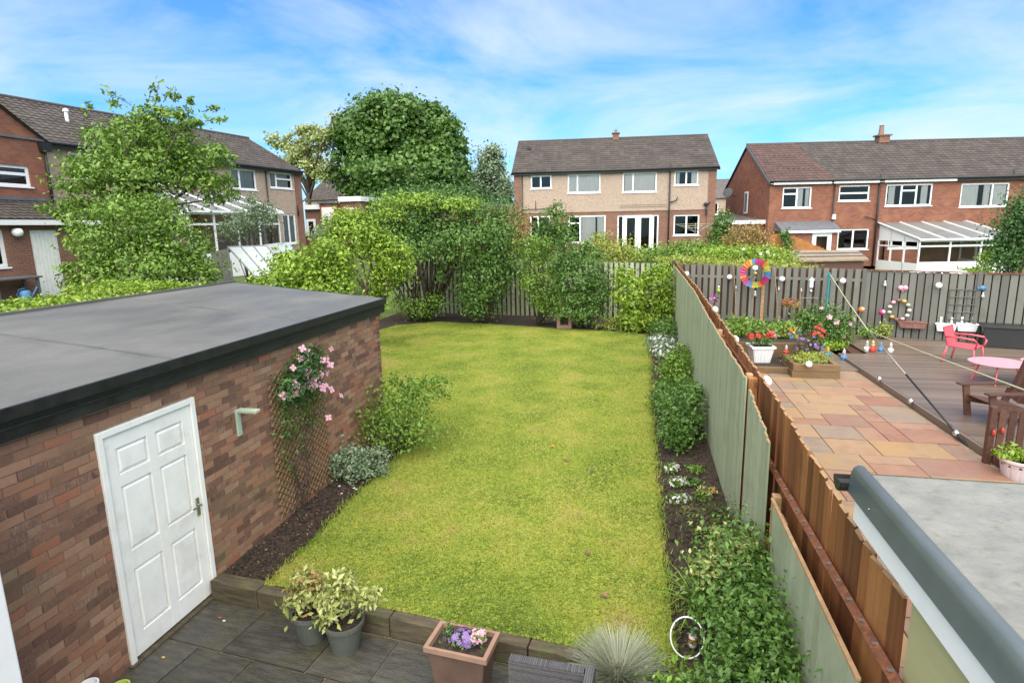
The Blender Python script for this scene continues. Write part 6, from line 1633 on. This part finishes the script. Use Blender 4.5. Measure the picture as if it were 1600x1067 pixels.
FG = [(1228, 553, .32, 1.0, ('c_red', 'c_whitep', 'c_whitep'), 'small red and white garden ornament at left edge of raised bed'),
      (1293, 558, .32, 1.1, ('c_teal', 'c_yellow', 'c_yellow'), 'yellow and teal garden ornament at the right of the raised bed'),
      (1318, 562, .05, 1.25, ('c_blue', 'c_pinkp', 'c_whitep'), 'pink and blue ornament beside the timber step'),
      (1354, 549, .12, 1.3, ('c_whitep', 'c_whitep', 'c_palegrn'), 'white figurine at left of the row by the deck edge'),
      (1363, 550, .12, 1.4, ('c_red', 'c_whitep', 'c_yellow'), 'figurine with red body and yellow hat in the row by the deck'),
      (1376, 549, .12, 1.1, ('c_blue', 'c_whitep', 'c_blue'), 'pale blue figurine in the row by the deck'),
      (1391, 551, .12, 1.2, ('c_whitep', 'c_whitep', 'c_whitep'), 'plain white figurine at right end of the row by the deck'),
      (1211, 528, .40, 1.2, ('c_pinkp', 'c_whitep', 'c_whitep'), 'pink and white ornament in the border behind the white pot')]
for k, g in enumerate(FG): figurine(g[5], g[0], g[1], g[2], g[3], g[4], k)
# toy windmills in the border
def pinwheel(x, y, Y, h, r, cols, label, nb=8, ring=False, name='toy_windmill', zb=.2):
    q = PY(x, y, Y); t = thing(name, label, 'windmill', (q.x, q.y, zb))
    z = q.z-zb
    b = MB(); b.tube([(0, 0.02, 0), (0, 0.02, z)], .008, 6); b.build('stick', MT['cane'], t)
    for k in range(nb):
        a = 2*PI*k/nb; b = MB(); u = Vector((math.cos(a), 0, math.sin(a))); v = Vector((-math.sin(a), 0, math.cos(a)))
        c = Vector((0, 0, z))
        if ring: pts = [c+u*r*.58-v*r*.07, c+u*r*.62+v*r*.10+Vector((0, -.05, 0)), c+u*r+v*r*.14+Vector((0, -.03, 0)), c+u*r*1.0-v*r*.09]
        else: pts = [c, c+u*r*.6+v*r*.35+Vector((0, -.04, 0)), c+u*r, c+u*r*.5-v*r*.1+Vector((0, .02, 0))]
        b.add(pts, [(0, 1, 2, 3)]); o = b.build('blade', MT[cols[k % len(cols)]], t); o.modifiers.new('s', 'SOLIDIFY').thickness = .006
    b = MB(); b.ball((0, -.03, z), r*.12 if ring else r*.18, 10, 6); b.build('hub', MT['c_yellow'], t, smooth=True)
    if ring:
        for k in range(6):
            a = 2*PI*k/6; b = MB(); b.tube([(0, 0, z), (r*.6*math.cos(a), 0, z+r*.6*math.sin(a))], .006, 5); b.build('spoke', MT['dark'], t)
        n = 32; b = MB(); b.tube([(r*.6*math.cos(2*PI*k/n), 0, z+r*.6*math.sin(2*PI*k/n)) for k in range(n+1)], .008, 5, cap=False); b.build('hoop', MT['dark'], t)
    return t
pinwheel(1180, 427, 21.2, 0, .49, ['c_blue', 'c_yellow', 'c_lime', 'c_orange_p', 'c_red', 'c_magenta', 'c_magenta', 'c_blue', 'c_yellow', 'c_orange_p', 'c_orange_p', 'c_red', 'c_magenta', 'c_magenta', 'c_orange_p', 'c_red', 'c_magenta', 'c_purple'], 'large ring of rainbow-coloured petals, a wind spinner in front of fence', nb=26, ring=True, name='wind_spinner')
pinwheel(1226, 517, 18.3, 0, .22, ['c_red', 'c_yellow', 'c_lime', 'c_yellow'], 'yellow and lime toy windmill in the flower border', nb=6)
pinwheel(1240, 520, 18.2, 0, .22, ['c_blue', 'c_yellow', 'c_orange_p', 'c_purple'], 'blue and orange toy windmill right of the yellow one', nb=6)
pinwheel(1116, 466, 19.0, 0, .17, ['c_purple', 'c_purple', 'c_magenta'], 'purple and magenta windmill rising behind the brown fence', nb=6, zb=.2)
# hanging solar lights, canes
def bamboo(x0, y0, x1, y1, label):
    a = on_fence(x0, y0, .18); c = on_fence(x1, y1, .22)
    b = MB(); b.tube([(a.x, a.y, a.z), ((a.x+c.x)/2+.02, (a.y+c.y)/2, (a.z+c.z)/2), (c.x, c.y, .36)], .014, 6); o = b.build('bamboo_cane', MT['cane']); tag(o, label, 'cane', 'canes leaning on the slatted fence')
bamboo(1146, 416, 1150, 500, 'bamboo cane left of the rainbow wind spinner')
bamboo(1210, 418, 1215, 502, 'bamboo cane right of the rainbow wind spinner')
bamboo(1251, 453, 1247, 505, 'short bamboo cane beside the hanging silver ornament')
def lantern(x, y, label, col='c_palegrn', s=1.0):
    s *= .75; q = on_fence(x, y, .10); t = thing('hanging_light', label, 'garden light', (q.x, q.y, q.z), FA, 'small lights hung on the slatted fence')
    b = MB(); b.lathe([(.02*s, .05*s), (.06*s, -.02*s), (.07*s, -.09*s), (.03*s, -.13*s)], (0, 0, 0), 12); b.build('shade', MT[col], t, smooth=True)
    b = MB(); b.ball((0, 0, .09*s), .04*s, 10, 6); b.build('bulb', MT['globe'], t, smooth=True)
    b = MB(); b.tube([(0, .01, .12*s), (0, .09, .2*s)], .006, 5); b.build('hook', MT['dark'], t)
lantern(1123, 452, 'hanging light with black hood near the left end of the slatted fence', 'c_lime', 1.2)
lantern(1180, 459, 'pale hanging light just below the rainbow wind spinner')
lantern(1217, 451, 'tiny white hanging light right of the wind spinner', 'c_whitep', .6)
lantern(1252, 453, 'tiny white light at the top of the short cane', 'c_whitep', .6)
lantern(1383, 443, 'small white heart-like hanging light on the right part of fence', 'c_whitep', .9)
lantern(1536, 461, 'small white light below blue ornament at right of the fence', 'c_whitep', .8)
lantern(1150, 449, 'tiny white light beside the left bamboo cane', 'c_whitep', .6)
q = on_fence(1266, 455, .2)
t = thing('bird_feeder', 'silver hanging bird feeder stand in front of the slatted fence', 'bird feeder', (q.x, q.y, .1))
b = MB(); b.tube([(0, 0, 0), (0, 0, 1.95)], .012, 6); b.build('pole', MT['alu'], t)
b = MB(); b.tube([(-.25, 0, 1.15), (.25, 0, 1.15)], .012, 6); b.build('crossbar', MT['alu'], t)
b = MB(); b.lathe([(.05, 1.5), (.06, 1.52), (.06, 1.72), (.09, 1.74), (.01, 1.84)], (0, -.08, 0), 12); b.build('feeder', MT['potwhite'], t)
b = MB(); b.ball((0, -.08, 1.38), .06, 10, 6); b.build('bauble', MT['silver'], t, smooth=True)
# post for the clothes line
q = on_fence(1296, 428, .25)
t = thing('clothes_post', 'tall green clothes post standing before the slatted fence', 'post', (q.x, q.y, 0))
b = MB(); b.tube([(0, 0, 0), (0, 0, q.z)], .04, 8); b.build('pole', MT['c_teal'], t)
b = MB(); b.tube([(-.12, 0, q.z-.06), (.12, 0, q.z-.06)], .015, 6); b.ball((0, 0, q.z), .045, 8, 6); b.build('hook', MT['c_teal'], t)
post_top = Vector((q.x+.02, q.y-.03, q.z-.03))
base = PZ(1512, 697, -.01); top = PX(1357, 517, 5.0)
for k in range(200):
    c_ = PY(1357, 517, 9.0+k*.04)
    if (c_-base).length < 2.35 and c_.z > 1.2: top = c_
o = MB(); o.tube([base, base.lerp(top, .55)], .019, 8); pr = thing('line_prop', 'grey telescopic clothes prop leaning from the deck edge to the line', 'clothes prop', (0, 0, 0)); o.build('lower_tube', MT['dark'], pr, smooth=True)
o = MB(); o.tube([base.lerp(top, .55), top], .013, 8); o.build('upper_tube', MT['alu'], pr, smooth=True)
o = MB(); o.ball(base.lerp(top, .55), .024, 8, 6); o.build('clamp', MT['dark'], pr)
rt = thing('clothes_line', 'pale yellow clothes line running from the green post over the prop', 'clothes line', (0, 0, 0))
dr = ray(1640, 624); end = Vector(CAM + dr*(6.2/dr[1]))
o = MB(); o.tube([post_top, post_top.lerp(top, .5)-Vector((0, 0, .03)), top], .012, 6); o.build('line_span', MT['rope'], rt)
o = MB(); o.tube([top, top.lerp(end, .5)-Vector((0, 0, .01)), end], .009, 6); o.build('line_span', MT['rope'], rt)
o = MB(); o.tube([(end.x, end.y, -.05), (end.x, end.y, end.z+.1)], .03, 8); o.build('end_post', MT['c_teal'], rt)
# globe lights
def globe(p, r, label, m='globe'):
    t = thing('globe_light', label, 'globe light', (p.x, p.y, p.z), 0, 'white globe lights strung round the patio')
    b = MB(); b.ball((0, 0, 0), r, 18, 12); b.build('globe', MT[m], t, smooth=True)
    b = MB(); b.lathe([(r*.16, r*.9), (r*.16, r*1.08)], (0, 0, 0), 10); b.build('cap', MT['potwhite'], t)
for x, y, lab in ((1073, 428, 'white globe light on slatted fence, nearest the fence corner'), (1140, 433, 'white globe light on slatted fence left of the bamboo cane'), (1180, 419, 'white globe light in the middle of the rainbow wind spinner'), (1222, 436, 'white globe light on slatted fence right of the wind spinner'), (1317, 439, 'white globe light on slatted fence beside the green clothes post'), (1467, 446, 'white globe light above the white wall planters')):
    globe(on_fence(x, y, .16 if x != 1180 else .85), .088, lab)
for x, y, lab in ((1117, 484, 'white globe light on brown fence top, farthest from camera'), (1148, 531, 'white globe light half way along the brown fence top'), (1197, 596, 'white globe light on the brown fence top nearest the camera')):
    globe(PX(x, y, BX+.06), .062, lab)
globe(PY(1264, 569, 14.98), .075, 'white globe light on the front of the raised bed')
for x, y, lab in ((1374, 592, 'silver globe light on the deck edge, farthest'), (1423, 627, 'silver globe light on the deck edge, middle one'), (1494, 677, 'silver globe light on the deck edge nearest the picket fence')):
    globe(PX(x, y, 5.38), .055, lab, 'silver')
# baubles, plates, planters on the right part of the fence
for x, y, m1, m2, lab in ((1346, 484, 'c_orange_p', 'c_whitep', 'orange glass ball ornament on a stake by the fence'), (1378, 488, 'c_magenta', 'c_whitep', 'purple and orange ball ornament right of the orange one')):
    q = on_fence(x, y, .4); t = thing('ball_ornament', lab, 'ornament', (q.x, q.y, .05)); b = MB(); b.ball((0, 0, q.z-.05), .095, 14, 10); b.build('ball', MT[m1], t, smooth=True)
    b = MB(); b.ball((.02, -.04, q.z-.03), .062, 12, 8); b.build('painted_highlight', MT[m2], t, smooth=True); b = MB(); b.tube([(0, 0, 0), (0, 0, q.z-.15)], .01, 6); b.build('stake', MT['dark'], t)  # smaller white ball pokes through as a painted highlight on the ornament
q = on_fence(1405, 484, .10)
t = thing('shell_wreath', 'round wreath of pale plates and shells hanging on the fence', 'wreath', (q.x, q.y, q.z), FA)
for k in range(11):
    a = 2*PI*k/11; b = MB(); b.ball((.26*math.cos(a), -.03, .30*math.sin(a)), .068, 9, 6, sz=.8); b.build('shell', MT[('c_whitep', 'c_palegrn', 'c_yellow', 'rust', 'c_pinkp')[k % 5]], t, smooth=True)
n = 24; b = MB(); b.tube([(.26*math.cos(2*PI*k/n), 0, .30*math.sin(2*PI*k/n)) for k in range(n+1)], .03, 6, cap=False); b.build('hoop', MT['rust'], t)
q = on_fence(1411, 450, .06)
t = thing('wall_plaque', 'small pale heart-shaped plaque on the fence above the wreath', 'ornament', (q.x, q.y, q.z), FA)
for sx in (-1, 1):
    b = MB(); b.ball((sx*.06, 0, .0), .08, 10, 6); b.build('lobe', MT['c_pinkp'], t, smooth=True)
b = MB(); b.lathe([(.002, -.16), (.08, -.04), (.1, 0.0)], (0, 0, 0), 10, sy=.5); b.build('point', MT['c_pinkp'], t, smooth=True)
def trough(x, y, w, h, d, mat, label, hooks=True):
    q = on_fence(x, y, .03+d/2); t = thing('wall_planter', label, 'planter', (q.x, q.y, q.z), FA, 'planters hung on the slatted fence')
    b = MB(); W, D = w/2, d/2; s = .82
    b.add([(-W*s, -D*s, -h/2), (W*s, -D*s, -h/2), (W*s, D*s, -h/2), (-W*s, D*s, -h/2), (-W, -D, h/2), (W, -D, h/2), (W, D, h/2), (-W, D, h/2)], [(3, 2, 1, 0), (0, 1, 5, 4), (1, 2, 6, 5), (2, 3, 7, 6), (3, 0, 4, 7)]); b.build('box', MT[mat], t, bevel=.02)
    b = MB(); b.add([(-W*.93, -D*.9, h/2-.04), (W*.93, -D*.9, h/2-.04), (W*.93, D*.9, h/2-.04), (-W*.93, D*.9, h/2-.04)], [(0, 1, 2, 3)]); b.build('soil', MT['soil'], t)
    b = MB(); b.tube([(-W, -D, h/2), (W, -D, h/2), (W, D, h/2), (-W, D, h/2), (-W, -D, h/2)], .018, 6); b.build('rim', MT[mat], t)
    if hooks:
        for sx in (-.5, .5):
            b = MB(); b.box((W*sx, D-.02, h/2+.09), (.055, .02, .22)); b.build('hook', MT[mat], t)
trough(1425, 508, .75, .20, .22, 'rust', 'rusty brown trough planter hung on the slatted fence', False)
trough(1478, 512, .52, .22, .22, 'potwhite', 'white wall planter on the fence left of the pink chair')
trough(1511, 512, .52, .22, .22, 'potwhite', 'white wall planter on the fence behind the pink chair')
q0 = on_fence(1485, 452, .05); q1 = on_fence(1521, 512, .05)
t = thing('fence_trellis', 'grey timber trellis panel fixed flat on the slatted fence', 'trellis', (0, 0, 0))
for k in range(4):
    u = q0.lerp(Vector((q1.x, q1.y, q0.z)), k/3); b = MB(); b.tube([(u.x, u.y, q0.z), (u.x, u.y, q1.z)], .013, 4); b.build('upright', MT['greyboard'], t)
for k in range(6):
    z = q0.z+(q1.z-q0.z)*k/5; b = MB(); b.tube([(q0.x, q0.y-.02, z), (q1.x, q1.y-.02, z)], .013, 4); b.build('crosspiece', MT['greyboard'], t)
q = on_fence(1535, 450, .08); b = MB(); b.ball((0, 0, 0), .07, 10, 6); b.box((0, 0, 0), (.24, .03, .05)); o = b.build('blue_ornament', MT['c_blue']); o.location = q; tag(o, 'small blue bird-like ornament high on the fence at right', 'ornament')
pshrub('fence_foot_plant', 'small yellow-green plant at the foot of the fence by the figurines', 7.4, 19.95, .1, [(0, 0, .28, .22, .18, .24)], 420, .08, 'yellowg', 120, clumps=18, cat='plant')
pshrub('deck_pot_plant', 'small green plant behind the row of figurines', 6.95, 19.9, .1, [(0, 0, .22, .24, .18, .18)], 420, .08, 'spring', 121, clumps=18, cat='plant')

# ---------------- furniture on the deck
DZ_ = 0.122
def armchair():
    a = PZ(1480, 557, DZ_); c = PZ(1497, 576, DZ_)
    t = thing('pink_armchair', 'coral pink metal armchair on the deck', 'chair', (8.15, 16.85, DZ_), rad(48))
    # local: x across, -y forward
    w, sd, sh = .60, .56, .42
    def tb(nm, pts, r=.017): return (lambda q: (q.tube(pts, r, 8), q.build(nm, MT['pink'], t, smooth=True))[1])(MB())
    for sx in (-1, 1):
        tb('leg', [(sx*w/2, -sd/2, sh), (sx*(w/2+.03), -sd/2-.05, 0)], .022); tb('leg', [(sx*w/2, sd/2, sh), (sx*(w/2+.03), sd/2+.08, 0)], .022)
        tb('armrest', [(sx*(w/2+.01), sd/2+.06, sh+.24), (sx*(w/2+.04), 0.0, sh+.25), (sx*(w/2+.04), -sd/2, sh+.23), (sx*(w/2+.03), -sd/2-.07, sh+.15), (sx*(w/2+.01), -sd/2-.03, sh)], .022)
    tb('seat_frame', [(-w/2, -sd/2, sh), (w/2, -sd/2, sh), (w/2, sd/2, sh), (-w/2, sd/2, sh), (-w/2, -sd/2, sh)])
    tb('back_frame', [(-w/2, sd/2, sh), (-w/2, sd/2+.14, sh+.46), (w/2, sd/2+.14, sh+.46), (w/2, sd/2, sh)])
    b = MB()
    for k in range(22):
        y = -sd/2+.01+k*(sd-.02)/21; b.box((0, y, sh+.004), (w, .017, .008))
    b.build('seat_slats', MT['pink'], t)
    b = MB()
    for k in range(26):
        x = -w/2+.015+k*(w-.03)/25; b.tube([(x, sd/2+.002, sh+.02), (x, sd/2+.14, sh+.45)], .0065, 5)
    b.build('back_cords', MT['pink'], t)
armchair()
def ptable(x, y, r, label):
    q = PZ(x, y, DZ_+.45); t = thing('pink_table', label, 'table', (q.x, q.y, DZ_), 0, 'round pink tables on the deck')
    b = MB(); b.lathe([(r*.97, .43), (r, .44), (r, .455), (r*.97, .46)], (0, 0, 0), 36); b.build('table_top', MT['pinkpale'], t)
    for k in range(4):
        a = PI/4+k*PI/2+.3; b = MB(); b.tube([(r*.55*math.cos(a), r*.55*math.sin(a), .43), (r*.8*math.cos(a), r*.8*math.sin(a), 0)], .016, 8); b.build('leg', MT['pink'], t)
ptable(1560, 566, .55, 'low round pale pink table in front of the coral pink chair')
ptable(1640, 566, .5, 'pale pink table cut off by the right edge of the picture')
q = PZ(1546, 546, DZ_)
t = thing('storage_box', 'dark grey plastic storage box at the back of the deck', 'storage box', (q.x+1.0, q.y+.4, DZ_), FA)
b = MB(); b.box((0, 0, .27), (1.9, .7, .54)); b.build('body', MT['dark'], t, bevel=.02)
b = MB(); b.box((0, 0, .575), (1.96, .76, .07)); b.build('lid', MT['dark'], t, bevel=.015)
def adirondack():
    t = thing('wooden_armchair', 'dark brown slatted wooden armchair at right edge of the deck', 'chair', (6.42, 11.85, DZ_), rad(-82))
    # local: -y is the front of the chair, turned so the front points left
    W = .68
    def bd(nm, c, d, rx=0, rz=0): return (lambda q: (q.box(c, d, rx=rx, rz=rz), q.build(nm, MT['darkwood'], t, bevel=.006))[1])(MB())
    for sx in (-1, 1):
        bd('leg', (sx*W/2, -.36, .29), (.05, .11, .60), rx=.16); bd('leg', (sx*W/2, .30, .25), (.05, .12, .56), rx=-.35)
        bd('armrest', (sx*(W/2+.03), -.10, .605), (.15, .85, .03), rx=.02)
        bd('side_rail', (sx*(W/2-.04), -.02, .28), (.035, .75, .12), rx=-.18)
    for k in range(7): bd('seat_slat', (0, -.34+k*.095, .40-k*.018), (W-.05, .082, .022), rx=-.18)
    for k in range(7):
        x = -.27+k*.09; bd('back_slat', (x, .42, .74), (.08, .022, .85-.03*abs(k-3)), rx=-.30)
    bd('back_rail', (0, .50, .78), (W, .04, .09), rx=-.3)
adirondack()
def picket():
    t = thing('picket_fence', 'low brown picket fence with rounded tops between deck and white tub', 'fence', (5.34, 9.98, -.1), rad(2))
    rng = random.Random(5)
    n = 10; b = MB(); w, h = .095, .98
    pts = [(-w/2, 0), (w/2, 0), (w/2, h-.06)]+[(w/2*math.cos(a), h-.06+.06*math.sin(a)) for a in np.linspace(.3, PI-.3, 6)]+[(-w/2, h-.06)]
    k = len(pts); b.add([(x, -.011, z) for x, z in pts]+[(x, .011, z) for x, z in pts], [tuple(range(k)), tuple(range(2*k-1, k-1, -1))]+[(i, k+i, k+(i+1) % k, (i+1) % k) for i in range(k)])
    me = bpy.data.meshes.new('picket'); me.from_pydata(b.v, [], b.f); me.update(); me.materials.append(MT['darkwood'])
    for i in range(12):
        inst('picket', me, t, (.10+i*.135, -.03, rng.uniform(-.01, .01)), (0, rng.uniform(-.01, .01), 0), (1, 1, 1))
    for z in (.3, .78):
        b = MB(); b.bb(0, 1.75, -.016, .02, z, z+.06); b.build('rail', MT['darkwood'], t)
    b = MB(); b.bb(-.06, .03, -.04, .05, 0, 1.02); b.build('post', MT['darkwood'], t, bevel=.01)
picket()
def tub():
    q = PZ(1592, 758, -.1); r = .27
    t = thing('ribbed_tub', 'round pale pink ribbed tub with a small leafy plant', 'flower pot', (q.x+.06, q.y+.12, -.05))
    n = 48; vs = []; prof = [(.76, 0), (.86, .12), (.96, .27), (1.0, .28), (1.08, .29), (1.08, .325), (.98, .325), (.93, .24)]
    for f, z in prof:
        for k in range(n):
            rr = r*f*(1-.02*(k % 4 < 1)*(z < .275)); a = 2*PI*k/n; vs.append((rr*math.cos(a), rr*math.sin(a), z))
    fs = [(i*n+k, i*n+(k+1) % n, (i+1)*n+(k+1) % n, (i+1)*n+k) for i in range(len(prof)-1) for k in range(n)]
    b = MB(); b.add(vs, fs); b.build('tub', MT['potpink'], t)
    b = MB(); b.lathe([(r*.93, .22), (r*.93, .26)], (0, 0, 0), 24); b.build('soil', MT['soil'], t)
    crown('foliage', [(-.1, 0, .40, .2, .2, .13), (-.28, -.02, .38, .12, .1, .06), (.1, .05, .36, .16, .16, .1)], 420, .07, LF['lime'], t, 125, clumps=18)
tub()
for k, (x, y) in enumerate(((1567, 673), (1553, 676))):
    q = PY(x, y, 9.9); b = MB(); b.lathe([(.004, -.06), (.022, -.03), (.026, 0), (.018, .035), (.004, .05)], (0, 0, 0), 8); o = b.build('red_ornament', MT['c_red'], smooth=True); o.location = q; tag(o, ('small red ornament hung on the picket fence, right one', 'small red ornament hung on the picket fence, left one')[k], 'ornament')
# rusty brick-like pot at the far end of the lawn
q = PZ(882, 512, LZ)
t = thing('terracotta_box', 'small square terracotta block with dark opening at far edge of lawn', 'block', (q.x, q.y, LZ-.02))
b = MB(); s = .26
b.bb(-s, s, -.1, .3, 0, .12); b.bb(-s, -s+.12, -.1, .3, .122, .40); b.bb(s-.12, s, -.1, .3, .122, .40); b.bb(-s, s, -.1, .3, .402, .52); b.build('block', MT['terracotta'], t, bevel=.01)
b = MB(); b.bb(-s+.12, s-.12, .2, .29, .122, .40); b.build('back', MT['dark'], t)
